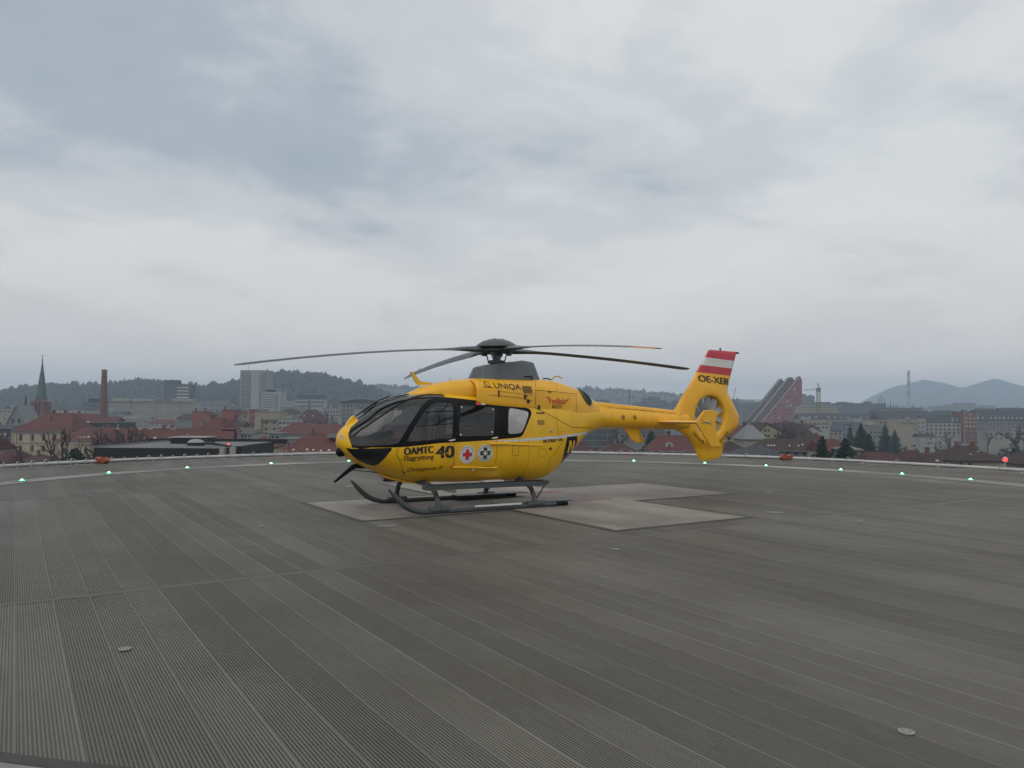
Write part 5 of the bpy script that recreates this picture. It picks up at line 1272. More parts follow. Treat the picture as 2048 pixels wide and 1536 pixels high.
M_MTN = dull('mountain_slope', (.060, .066, .060), .95, .4, .004)
near = [(-260, 800), (-60, 795), (0, 789), (40, 783), (100, 773), (150, 774), (200, 775), (240, 769), (300, 764), (350, 771), (400, 777), (440, 774), (480, 767), (540, 751), (580, 749), (630, 752), (680, 762), (720, 772), (760, 786), (800, 800), (860, 814), (930, 830)]
gn = hill('wooded_hill', near, 1500, 420, 0, M_HILL, 3, 1)
mid = [(560, 800), (700, 777), (760, 772), (800, 774), (860, 779), (950, 779), (1100, 778), (1165, 779), (1230, 781), (1290, 786), (1340, 790), (1380, 796), (1450, 803), (1600, 809), (1750, 815), (1900, 822)]
gm2 = hill('far_hill', mid, 2500, 600, 0, M_HILL, 4, 2)
mtn = [(1700, 826), (1735, 808), (1755, 793), (1775, 779), (1795, 771.5), (1815, 768), (1830, 763.5), (1845, 760.5), (1860, 760.5), (1875, 763), (1888, 766), (1900, 771), (1910, 774.5), (1922, 775.5), (1935, 773), (1955, 767.5), (1970, 761.5), (1980, 760), (1990, 757), (1998, 757.5), (2008, 763), (2022, 771), (2040, 779), (2080, 796), (2140, 812), (2200, 826)]
hill('mountain', mtn, 4400, 1100, 0, M_MTN, 8, 3, 18)
low_r = [(1560, 826), (1650, 816), (1800, 815), (1900, 816), (2000, 815), (2100, 815), (2250, 818), (2400, 822)]
hill('low_ridge', low_r, 2700, 400, 0, M_HILL, 3, 4, 8)

# woodland on the slopes: thousands of crowns nobody could count
def forest(name, grid, count, hmin, hmax, seed, m, crest_bias=.25):
    rn = np.random.RandomState(seed); rows, nx, _ = grid.shape; V = []; F = []; k = 0
    for _ in range(count):
        t = rn.rand()**.7*(rows-1.001) if rn.rand() > crest_bias else (rows-1.001)*(1-.06*rn.rand()); u = rn.rand()*(nx-1.001)
        r, i = int(t), int(u); a, b = t-r, u-i
        P = (grid[r, i]*(1-b)+grid[r, i+1]*b)*(1-a)+(grid[r+1, i]*(1-b)+grid[r+1, i+1]*b)*a
        h = rn.uniform(hmin, hmax)*(1 if rn.rand() > .09 else 1.5); con = rn.rand() < .42; w = h*(rn.uniform(.20, .28) if con else rn.uniform(.32, .46)); n = 6
        lay = ((0, .75), (.22, 1.0), (.45, .70), (.68, .42), (1.0, .03)) if con else ((0, .35), (.25, .85), (.5, 1.0), (.78, .7), (1.0, .15))
        j = rn.uniform(.65, 1.3, (len(lay), n)); an = rn.rand()*6
        for li, (zz_, rr_) in enumerate(lay):
            for q in range(n):
                g = an+2*math.pi*q/n+li*.5; V.append((P[0]+w*rr_*j[li, q]*math.cos(g), P[1]+w*rr_*j[li, q]*math.sin(g), P[2]-1+h*zz_*(1+.08*(j[li, q]-1))))
        for li in range(len(lay)-1):
            for q in range(n): F.append((k+li*n+q, k+li*n+(q+1) % n, k+(li+1)*n+(q+1) % n, k+(li+1)*n+q))
        k += len(lay)*n
    o = obj(name, mesh(name, V, F, m)); tag(o, {'forest': 'bare and evergreen woodland covering the near hill', 'far_forest': 'hazy woodland on the far hill'}[name], 'woodland', kind='stuff')
def leaf_mat(name, c1, c2, sc):
    t = NT(name); p = t.pos(); a = t.noise(p, sc, 3, .6); return t.bsdf(t.mix(t.ramp(a, [(.4, 0), (.6, 1)]), c1, c2), .95, 0, .1)
M_WOOD = leaf_mat('winter_woodland', (.024, .034, .022), (.060, .050, .040), .05)
forest('forest', gn, 8000, 5, 10.5, 5, M_WOOD)
forest('far_forest', gm2, 3200, 7, 12, 6, M_WOOD, .4)

# ---- left part of the town
r_, ro, X, Z, k, h, w = house('cream school building with red hip roof and paired tall windows', 25, 141, 862, 283, 18, W_CREAM, ('hip', R_RED, 826, 66, 118), [([875, 897.5, 919], [42, 65, 88, 110, 131], 6.5, 13.5, 'near')])
MB().box((0, -.15, h-.3), (w+.7, .5, .6)).build('cornice', W_GREY, r_); MB().box((0, -.08, Z(885.5)), (w+.1, .25, .35)).build('string_course', W_BEIGE, r_)
MB().tube([(X(34), -.15, 0), (X(34), -.15, h-.4)], .09, 6).build('downpipe', F_BROWN, r_); chimney(ro, X, Z, k, 84, 836, 3, 7, 5)
r_, ro, X, Z, k, h, w = house('lower cream wing with red hip roof beside the school', 113, 236, 881, 268, 14, W_CREAM, ('hip', R_RED, 855, 150, 205), [([903], [130, 150, 172], 6.5, 13, 'near')])
MB().box((0, -.12, h-.2), (w+.6, .4, .4)).build('cornice', W_WHITE, r_)
skylight(ro, [(156, 876), (164, 876), (172, 875)], k, X, Z, h, 855, 14, 5, 3)
r_, ro, X, Z, k, h, w = house('red-roofed house behind the school with white dormer', 122, 200, 848, 335, 14, W_BEIGE, ('hip', R_RED, 827, 135, 176))
MB().box((X(171), 1.2, Z(845)), (13*k, 2.5, 5*k)).build('dormer', F_WHITE, ro); MB().box((X(148), 1.8, Z(842)), (5*k, 2, 4*k)).build('dormer', F_WHITE, ro)
house('small dark red hip roof at the left edge of the photo', -30, 26, 924, 150, 9, W_BEIGE, ('hip', R_DRED, 902, -10, 4), cat='house', name='house')
r_, ro, X, Z, k, h, w = house('small dark red hip roof in front of the cream school', 30, 80, 925, 150, 8, W_CREAM, ('hip', R_DRED, 911, 50, 62), cat='house', name='house'); chimney(ro, X, Z, k, 58, 909, 4, 4, 3)
# church
D = 420; k = D/CAM_F; c = at(76, 803, D)
ch = empty('church', (c.x, D, GROUND_Z)); tag(ch, 'brick church with tall green copper spire and cross', 'church'); zt0 = c.z-GROUND_Z; zs = lambda py: at(76, py, D).z-GROUND_Z; xs_ = lambda px: (px-76)*k
MB().box((0, 3, zt0/2), (26*k, 6.6, zt0)).build('tower', W_BRICK, ch)
gb = MB(); gb.prism([(-9*k, zs(806)), (9*k, zs(806)), (0, zs(791))], -.35, .2); gb.build('tower_gable', W_BRICK, ch)
for dx in (-3.2, 3.2): MB().box((dx*k, -.36, zs(818)), (3.4*k, .16, 24*k)).build('belfry_opening', G_DARK, ch)
for px in (62.5, 89.5):
    MB().box((xs_(px), .6, zs(808)), (3*k, 1., 6*k)).build('buttress', W_BRICK, ch)
sp = MB().lathe([(11.5*k, zs(801)), (9.5*k, zs(790)), (6*k, zs(763)), (3*k, zs(741)), (.8*k, zs(722))], 8, (0, 3, 0)).build('spire', R_COPPER, ch)
MB().lathe([(.15, zs(722)), (.45, zs(719.5)), (.15, zs(717))], 10, (0, 3, 0)).build('ball', R_COPPER, sp); MB().box((0, 3, zs(713)), (.16, .16, 9*k)).box((0, 3, zs(711)), (5*k, .161, .16)).build('cross', W_DARK, sp)
nv_ = MB(); nv_.prism([(xs_(38), zs(834)), (xs_(38), zs(811)), (xs_(64), zs(810)), (xs_(64), zs(834))], 5, 5.3); nv_.prism([(4.6, 0), (4.6, zs(833)), (12, zs(811)), (19, zs(833)), (19, 0)], xs_(37), xs_(64), 'x'); nv_.build('nave', R_SLATE, ch)
MB().lathe([(2.2*k, zs(812)), (2.0*k, zs(804)), (.3*k, zs(789))], 8, (xs_(33), 8, 0)).build('ridge_turret', R_SLATE, ch)
r_, ro, X, Z, k, h, w = house('grey stone villa with steep roof left of the school', 12, 52, 850, 372, 12, W_GREY, ('front', W_GREY, 812, 32), [([842], [26, 38], 4.5, 9, 'd')], cat='villa')
house('pale low house at the left edge below the church', -30, 30, 818, 560, 16, W_BEIGE, ('flat', R_FLAT, [(14, 30, 811)], W_WHITE), [((823, 838, 2), (-20, 26, 7), 3, 3, 'd')])
house('dark green fronted house under the grey villa', -40, 24, 857, 330, 10, W_DARK, ('gable', R_SLATE, 850), [([868], [2, 10], 4, 5, 'w')])
house('long pale factory hall between church and glass office', 89, 170, 820, 520, 20, W_WHITE, ('flat', R_FLAT, [(100, 108, 814), (144, 150, 813)], W_GREY), [([826], (96, 162, 9), 3, 3, 'd')])
r_, ro, X, Z, k, h, w = house('blue glass office with light grid beside the brick chimney', 165, 198, 805, 560, 14, W_BLUE, ('flat', W_DARK, [(172, 198, 797)], W_DARK), [((809, 826, 5), (168.5, 194.5, 7), 3.2, 3.2, 'b')])
# brick chimney
D = 430; k = D/CAM_F; c = at(209, 739, D); cz = c.z-GROUND_Z
cm_ = empty('brick_chimney', (c.x, D, GROUND_Z)); tag(cm_, 'tall tapering red brick factory chimney', 'chimney')
MB().lathe([(8.2*k, 0), (6.0*k, cz*.75), (4.9*k, cz-8*k), (4.9*k, cz-.5)], 16).build('shaft', W_BRICK, cm_, smooth=50); MB().lathe([(5.1*k, cz-4*k), (5.2*k, cz), (3.5*k, cz), (3.4*k, cz-1)], 16).build('rim', W_GREY, cm_)
# beige slab block
r_, ro, X, Z, k, h, w = house('long beige apartment slab with rows of small windows', 217, 385, 803, 700, 14, W_BEIGE, ('flat', W_GREY, [(219, 255, 797.5), (262, 300, 798), (340, 382, 797)], W_BEIGE), [((808.5, 834, 6), (221, 382, 38), 2.2, 2.1, 'd')])
for px in (263.5, 315, 364): MB().box((X(px), -.12, h*.5), (6*k, .12, h-1)).build('stair_recess', W_GREY, r_)
MB().box((0, -.5, h+.25), (w+1.4, 1.6, .5)).build('eaves', W_GREY, r_)
r_, ro, X, Z, k, h, w = house('dark office tower with pale stripes above the apartment slab', 327, 378, 769, 950, 20, W_DARK, ('flat', W_DARK, [(327, 353, 760)], W_DARK), [((775, 795, 4), [365.5], 22, 2.2, 'w')])
house('low grey blue office beyond the slab', 386, 458, 806, 900, 16, W_GREY, ('flat', R_FLAT, [(400, 420, 803), (428, 452, 800)], W_BLUE), [((811, 820, 2), (390, 455, 14), 2.6, 2.4, 'd')])
house('dark blue flat roofed hall left of the long red roof', 178, 236, 847, 300, 14, W_DARK, ('flat', W_DARK), [([852], (182, 232, 8), 4, 2.5, 'b')])
house('pale three storey row below the apartment slab', 242, 330, 839, 590, 12, W_BEIGE, ('flat', R_FLAT, [(243, 270, 834)], W_WHITE), [((844, 852, 2), (248, 326, 14), 2.4, 3, 'd')])
house('pale row with red gable roof right of the slab foot', 300, 392, 846, 520, 12, W_WHITE, ('gable', R_RED, 839), [([851], (306, 388, 12), 2.4, 3, 'd')])
r_, ro, X, Z, k, h, w = house('long red roof behind the black flat roof', 200, 400, 884, 232, 12, W_BEIGE, ('gable', R_RED, 857))
skylight(ro, [(286, 878), (305, 877)], k, X, Z, h, 857, 12, 5, 4); skylight(ro, [(215, 859.5), (263, 859.5), (284, 859.5), (330, 859.5), (392, 860.5)], k, X, Z, h, 857, 12, 9, 1.2)
r_, ro, X, Z, k, h, w = house('cream house with big red hip roof right of the long red roof', 372, 468, 879, 225, 16, W_SAND, ('hip', R_RED, 846, 392, 440), [([889], [430, 445], 6, 6, 'd')])
MB().box((0, -.2, h-.1), (w+.8, .5, .35)).build('gutter', W_WHITE, r_); MB().box((X(425), 1.5, Z(874)), (16*k, 2, 5*k)).build('dormer', W_DARK, ro); chimney(ro, X, Z, k, 437, 845, 4, 4, 6)
house('red hip roof stepping up behind the cream house', 388, 470, 858, 300, 14, W_BEIGE, ('hip', R_RED, 836, 418, 446), cat='house', name='house')
r_, ro, X, Z, k, h, w = house('tall red firewall house between pale roofs', 384, 411, 824, 440, 10, W_PINK, ('flat', R_RED)); chimney(ro, X, Z, k, 388, 819, 3, 5, 3); chimney(ro, X, Z, k, 406, 819, 3, 5, 3)
house('pale terrace between the two red firewalls', 411, 443, 829, 450, 10, W_BEIGE, ('gable', R_SLATE, 824), [([835], (415, 440, 4), 3, 4, 'd')])
r_, ro, X, Z, k, h, w = house('second red firewall house below the tall tower', 443, 466, 820, 430, 10, W_PINK, ('flat', R_RED)); chimney(ro, X, Z, k, 446, 815, 3, 5, 3)
house('pale terrace with grey ledge left of the cream tower house', 466, 500, 826, 436, 10, W_BEIGE, ('gable', R_RED, 820), [([833, 845], [474, 491], 3.5, 5, 'd')])
house('narrow red brick wall house beside the cream tower house', 498, 523, 820, 415, 10, W_PINK, ('flat', R_DRED), [([836, 850], [508], 3.5, 5, 'd')])

# ---- black flat-roofed hospital annexe close by
D = 72; k = D/CAM_F
def P3(px, py, d): return at(px, py, d)
an_ = empty('flat_roof_annexe', (P3(320, 900, D).x, D, GROUND_Z)); tag(an_, 'low black annexe with grey flat roof just beyond the deck edge', 'building'); ox = an_.location.x
L_, R_ = P3(188, 899, D).x-ox, P3(442, 894, D).x-ox; zf = P3(320, 896.5, D).z-GROUND_Z; dp = 16
MB().box(((L_+R_)/2, dp/2, zf/2), (R_-L_, dp, zf)).build('wall', W_BLACK, an_); MB().box(((L_+R_)/2, dp/2, zf+.02), (R_-L_-.2, dp-.2, .05)).build('roof', R_FLAT, an_)
MB().box(((L_+R_)/2-.5, dp, zf+.10), (R_-L_+4, .3, .5)).build('parapet', W_BLACK, an_); MB().box((L_-.2, dp/2, zf+.0), (.3, dp, .3)).build('parapet', W_GREY, an_)
x0_, x1_ = P3(341, 880, D+9).x-ox, P3(408, 880, D+9).x-ox; z1_ = P3(374, 875.5, D+9).z-GROUND_Z
pb = MB().box(((x0_+x1_)/2, 10.5, (zf+z1_)/2), (x1_-x0_, 3, z1_-zf)).build('plant_room', W_BLACK, an_); MB().box(((x0_+x1_)/2, 10.5, z1_+.04), (x1_-x0_+.4, 3.4, .1)).build('roof_edge', W_WHITE, pb)
dm = P3(392, 890, D+5); sr = 16*(D+5)/CAM_F
dom = MB().lathe([(sr*1.05, zf), (sr*1.05, zf+.35)], 24, (dm.x-ox, 5, 0)).build('skylight_kerb', W_BLACK, an_); MB().lathe([(sr, zf+.35), (sr*.93, zf+.47), (sr*.7, zf+.60), (sr*.4, zf+.67), (.02, zf+.69)], 24, (dm.x-ox, 5, 0)).build('skylight_dome', W_WHITE, dom, smooth=60)
MB().box((P3(367, 871, D+9).x-ox, 10, z1_+.25), (.08, .08, .4)).build('vent', W_WHITE, pb)
for px in (445.5, 466):
    a_ = P3(px, 894, D-3); MB().box((a_.x-ox, -3, a_.z-GROUND_Z-3), (9*(D-3)/CAM_F, .5, 6)).build('white_pier', W_WHITE, an_)
a_ = P3(480, 892, D-1); MB().box((a_.x-ox, -1, a_.z-GROUND_Z-2), (20*(D-1)/CAM_F, 1.2, 4)).build('black_box', W_BLACK, an_)
a_ = P3(455, 886, D+3); MB().prism([(P3(408, 884.5, D+3).x-ox, a_.z-GROUND_Z+.06), (P3(432, 886, D+3).x-ox, a_.z-GROUND_Z), (P3(462, 891, D+3).x-ox, a_.z-GROUND_Z-.22), (P3(462, 893, D+3).x-ox, a_.z-GROUND_Z-.34), (P3(408, 888, D+3).x-ox, a_.z-GROUND_Z-.1)], 2.5, 3.2).build('sloping_rail', W_BLACK, an_)
gy = empty('steel_gantry', (P3(470, 890, 95).x, 95, GROUND_Z)); tag(gy, 'black steel gantry frame right of the low annexe', 'gantry'); ox = gy.location.x
def gb_(px0, py0, px1, py1, t):
    a_, b_ = P3(px0, py0, 95), P3(px1, py1, 95); MB().tube([(a_.x-ox, 0, a_.z-GROUND_Z), (b_.x-ox, 0, b_.z-GROUND_Z)], t*95/CAM_F/2, 6).build('bar', W_BLACK, gy)
gb_(444, 860, 471, 860, 4); gb_(470, 859, 470, 905, 4); gb_(474, 866, 474, 905, 1); gb_(481, 868, 481, 905, 1); gb_(488, 866, 488, 910, 1.2); gb_(470, 868, 489, 868, 1)
a_ = P3(470, 905, 95); MB().box((0, 0, (a_.z-GROUND_Z)/2), (1.4, .6, a_.z-GROUND_Z)).build('footing', W_BLACK, gy)
for px, py, d, lab in ((297.5, 883.5, 88, 'red warning lamp on the far edge of the annexe roof'), (457, 888.5, 74, 'red warning lamp between the two white piers')):
    a_ = P3(px, py, d); rl = empty('warning_lamp', a_); tag(rl, lab, 'warning lamp', 'red warning lamps on the annexe')
    MB().lathe([(.03, -.06), (.075, -.03), (.08, .03), (.05, .07), (.005, .08)], 12).build('lens', M_REDL, rl, smooth=60); MB().tube([(0, 0, -.06), (0, 0, -1.2)], .03, 6).build('stem', W_GREY, rl)

# ---- centre of the town
r_, ro, X, Z, k, h, w = house('tall grey glass tower standing before the wooded hill', 481, 535, 741, 1100, 26, W_GREY, ('flat', W_DARK), [((747, 816, 22), [492], 20, 1.4, 'd'), ((747, 816, 22), [528], 13, 1.9, 'd')], name='tower_block', cat='tower')
MB().box((X(511), -.3, h*.5), (15*k, .4, h-1)).build('pale_core', W_BEIGE, r_); MB().tube([(X(495), 5, h), (X(495), 5, h+11*k)], .25, 6).build('mast', W_DARK, ro); MB().box((X(534), 2, h+1.2), (1.2, 1.2, 2.4)).build('roof_post', W_DARK, ro)
r_, ro, X, Z, k, h, w = house('white office block with a grid of dark windows', 523, 563, 784, 800, 18, W_WHITE, ('flat', W_WHITE, [(531, 550, 780), (528, 560, 777)], W_GREY), [((789, 820, 7), (527, 547, 8), 1.6, 2.3, 'd')])
MB().box((X(553), -.15, h*.5-1), (7*k, .2, h-3)).build('stair_strip', W_GREY, r_)
r_, ro, X, Z, k, h, w = house('white banded office with dark top storey before the hill', 590, 647, 799, 850, 18, W_WHITE, ('flat', R_FLAT, [(598, 647, 790)], W_DARK), [([804.5, 812], [604, 634], 25, 2.2, 'd')])
MB().box((X(619), -.2, h/2), (4*k, .3, h-1)).build('stair_strip', W_DARK, r_)
r_, ro, X, Z, k, h, w = house('grey town hall block with curved dark roof left of the helicopter', 682, 762, 806, 520, 18, W_GREY, None, [((812, 846, 5), (688, 756, 10), 3.6, 3.6, 'd')])
dr = MB(); pr_ = [(X(680), h)]+[(X(680+86*j/12), h+(10*k)*math.sin(math.pi*(.12+.76*j/12))-.8) for j in range(13)]+[(X(764), h)]; dr.prism(pr_, -.6, 18).build('curved_roof', W_DARK, r_)
MB().box((X(706), -.05, Z(803.5)), (30*k, .3, 4*k)).build('attic_windows', F_WHITE, r_); MB().tube([(X(722), 6, h+2), (X(722), 6, h+7)], .1, 5).build('mast', W_DARK, r_)
house('pale box extension before the grey town hall', 706, 748, 818, 480, 10, W_WHITE, ('flat', R_FLAT, [(718, 724, 814)], W_GREY), [([822], [730, 737], 4, 5, 'd')])
house('white wing with two rows of square windows', 647, 684, 817, 600, 12, W_WHITE, ('flat', R_FLAT), [([824, 831], (651, 680, 6), 3.4, 3.4, 'd')])
house('pale flat house behind the white wing', 560, 604, 815, 700, 12, W_GREY, ('flat', R_FLAT, [(570, 580, 811)], W_WHITE), [([822, 829], (565, 600, 8), 2.4, 2.6, 'd')])
r_, ro, X, Z, k, h, w = house('cream tower house with grey flat roof in mid town', 512, 560, 824, 400, 14, W_SAND, ('flat', W_GREY, [(514, 524, 819)], W_GREY), [([853, 860, 868], [518], 4.5, 3.2, 'd'), ([845, 858, 867], [533, 549], 4.5, 4, 'd')])
MB().box((0, -.5, Z(839)), (w+.6, 1.2, .8)).build('ledge', W_GREY, r_); MB().box((X(518), -.9, Z(858)), (13*k, 1.8, 48*k)).build('stair_bay', W_SAND, r_)
house('pale office strip right of the cream tower house', 556, 596, 838, 380, 10, W_WHITE, ('flat', W_GREY), [([846, 856], (561, 592, 5), 4.4, 4, 'd')])
r_, ro, X, Z, k, h, w = house('dark red mansard roof dotted with small dormers', 588, 642, 846, 470, 14, W_WHITE, ('hip', R_DRED, 819, 606, 628), [([843], (606, 640, 6), 3.2, 4, 'd')])
skylight(ro, [(596, 838), (605, 832), (615, 838), (622, 832), (630, 838)], k, X, Z, h, 819, 14, 2, 2)
house('red hip roof in front of the dark red mansard', 552, 632, 868, 330, 16, W_BEIGE, ('hip', R_RED, 845, 576, 612), cat='house', name='house')
house('long red roof reaching behind the helicopter nose', 610, 860, 866, 300, 14, W_BEIGE, ('gable', R_RED, 850), [], cat='house', name='house')
r_, ro, X, Z, k, h, w = house('large red hip roof close below the deck edge', 552, 830, 910, 165, 18, W_SAND, ('hip', R_RED, 868, 597, 790), cat='house', name='house')
skylight(ro, [(583, 902), (610, 901), (623, 902), (639, 903.5), (655, 902), (677, 900)], k, X, Z, h, 868, 18, 4, 4); MB().box((X(655), 5.5, Z(873.5)), (22*k, 2.4, 8*k)).build('dormer', W_GREY, ro); chimney(ro, X, Z, k, 607, 866, 4, 4, 8)
r_, ro, X, Z, k, h, w = house('cream pavilion with red pyramid roof and arched windows', 490, 542, 894, 150, 8, W_CREAM, ('hip', R_RED, 873, 514, 517), cat='pavilion', name='pavilion')
MB().box((X(515), -.3, h+.3), (38*k, 1.2, 1.0)).build('attic', W_WHITE, r_); MB().box((0, -.2, h-.1), (w+.7, .5, .3)).build('cornice', W_WHITE, r_)
for px in (501.5, 512, 523):
    o = MB().prism([(-.35, -.8), (.35, -.8), (.35, 0)]+[(.35*math.cos(R(a)), .35*math.sin(R(a))) for a in range(15, 180, 15)]+[(-.35, 0)], -.06, .06).build('arched_window', F_BROWN, r_, (X(px), -.03, Z(907.5)))
r_, ro, X, Z, k, h, w = house('white house with grid windows behind the steel gantry', 478, 505, 868, 215, 10, W_WHITE, ('flat', W_GREY, [(480, 508, 860)], W_GREY), [([872, 878, 889], [485, 492, 499], 4, 4.4, 'd')], cat='house', name='house')
house('grey blue narrow house right of the pavilion', 540, 562, 868, 240, 8, W_BLUE, ('flat', R_FLAT), [((874, 900, 4), [546, 555], 4, 4, 'd')], cat='house', name='house')
house('grey flat house under the red roofs', 556, 590, 879, 225, 8, W_GREY, ('flat', R_FLAT), [([888, 898], (561, 586, 4), 4, 4.5, 'd')], cat='house', name='house')

# ---- small houses filling the left half of the town
for lab, x0, x1, yt, D_, dep, wl, rf, ws in [
    ('cream cottage with red gable behind the cream wing', 196, 232, 842, 420, 10, W_SAND, ('gable', R_RED, 834), [([847], (200, 228, 5), 3.4, 3.4, 'd')]),
    ('white house with slate roof left of the pale three storey row', 222, 250, 828, 640, 10, W_WHITE, ('gable', R_SLATE, 822), [([833], (226, 246, 4), 3, 3, 'd')]),
    ('grey house between slab foot and red firewall', 352, 388, 836, 500, 10, W_GREY, ('hip', R_DRED, 828, 362, 378), [([841], (356, 384, 5), 3, 3.4, 'd')]),
    ('narrow white house with red roof behind the big red hip roof', 400, 424, 842, 360, 9, W_WHITE, ('gable', R_RED, 834), [([847], [406, 412, 418], 3.4, 4, 'd')]),
    ('beige house with dark roof behind the steel gantry', 462, 484, 852, 300, 9, W_BEIGE, ('gable', R_BROWN, 844), [([858], [468, 477], 4, 4, 'd')]),
    ('white corner house with brown hip roof in mid town', 560, 594, 826, 520, 10, W_WHITE, ('hip', R_BROWN, 818, 570, 584), [([831], (564, 590, 5), 3, 3.4, 'd')]),
    ('pink house with slate roof left of the white wing', 622, 650, 832, 540, 10, W_PINK, ('gable', R_SLATE, 825), [([837], (626, 646, 4), 3, 3.4, 'd')]),
    ('pale block with flat roof behind the dark red mansard', 570, 612, 808, 900, 14, W_BEIGE, ('flat', R_FLAT), [((812, 820, 2), (574, 608, 9), 2.2, 2.4, 'd')]),
    ('grey office low before the tall glass tower', 455, 482, 812, 820, 14, W_GREY, ('flat', R_FLAT), [((816, 824, 2), (458, 479, 6), 2.4, 2.4, 'd')]),
    ('white block right of the tall glass tower', 563, 592, 803, 1000, 14, W_WHITE, ('flat', R_FLAT), [((807, 816, 3), (566, 589, 7), 2, 2, 'd')])]:
    house(lab, x0, x1, yt, D_, dep, wl, rf, ws, cat='house', name='house')

# ---- behind and below the tail boom
r_, ro, X, Z, k, h, w = house('stepped blue grey office complex behind the tail boom', 1272, 1376, 806, 900, 24, W_BLUE, ('flat', W_DARK, [(1288, 1302, 797), (1300, 1322, 793), (1322, 1336, 800), (1350, 1376, 801)], W_BLUE), [((812, 832, 4), (1278, 1372, 22), 2.6, 1.8, 'd')])
house('small flat block above the root of the tail boom', 1192, 1218, 801, 900, 14, W_GREY, ('flat', W_DARK), [((806, 816, 2), (1195, 1215, 6), 2, 2, 'd')])
house('blue grey block right of the tail fin', 1443, 1479, 803, 900, 16, W_BLUE, ('flat', W_DARK), [((808, 826, 5), (1447, 1476, 9), 2, 1.8, 'd')])
house('pale grey tower with fine window rows right of the tail fin', 1482, 1521, 806, 980, 16, W_GREY, ('flat', W_GREY), [((811, 832, 7), (1485, 1518, 10), 2, 1.5, 'd')])
house('long grey shed below the tail boom', 1160, 1270, 858, 430, 14, W_DARK, ('flat', R_FLAT, [(1215, 1232, 852)], W_WHITE), [([868, 876], (1168, 1262, 10), 4, 3, 'd')])
house('grey house with pale panels below the boom', 1236, 1330, 864, 330, 12, W_GREY, ('gable', R_BROWN, 856), [([872, 882], (1244, 1322, 8), 4, 4, 'd')], cat='house', name='house')
house('small red roof right behind the fuselage tail', 1140, 1190, 905, 170, 8, W_BEIGE, ('hip', R_DRED, 884, 1158, 1172), cat='house', name='house')
house('small red roof left of the conifer below the boom', 1205, 1272, 904, 175, 8, W_WHITE, ('hip', R_DRED, 888, 1225, 1252), cat='house', name='house')
r_, ro, X, Z, k, h, w = house('red hip roof with white dormer left of the lower fin', 1306, 1412, 902, 200, 12, W_WHITE, ('hip', R_RED, 872, 1326, 1392), cat='house', name='house')
d1 = MB().prism([(X(1332), Z(895)), (X(1350), Z(895)), (X(1346), Z(886)), (X(1336), Z(886))], 1.2, 4).build('dormer', W_WHITE, ro); MB().box((X(1341), 1.15, Z(892)), (4*k, .1, 5*k)).build('window', G_DARK, d1)
house('cream house with red roof right of the lower fin', 1440, 1526, 872, 235, 12, W_SAND, ('hip', R_RED, 851, 1462, 1510), [([877, 889], [1458, 1471, 1484, 1492], 4, 6, 'd')], cat='house', name='house')
house('dark pyramid roof house in front of the cream house', 1436, 1506, 908, 140, 8, W_GREY, ('hip', R_BROWN, 884, 1468, 1474), cat='house', name='house')
house('grey roofed pale house below the triangular block', 1488, 1532, 878, 215, 10, W_BEIGE, ('hip', W_GREY, 850, 1505, 1515), cat='house', name='house')
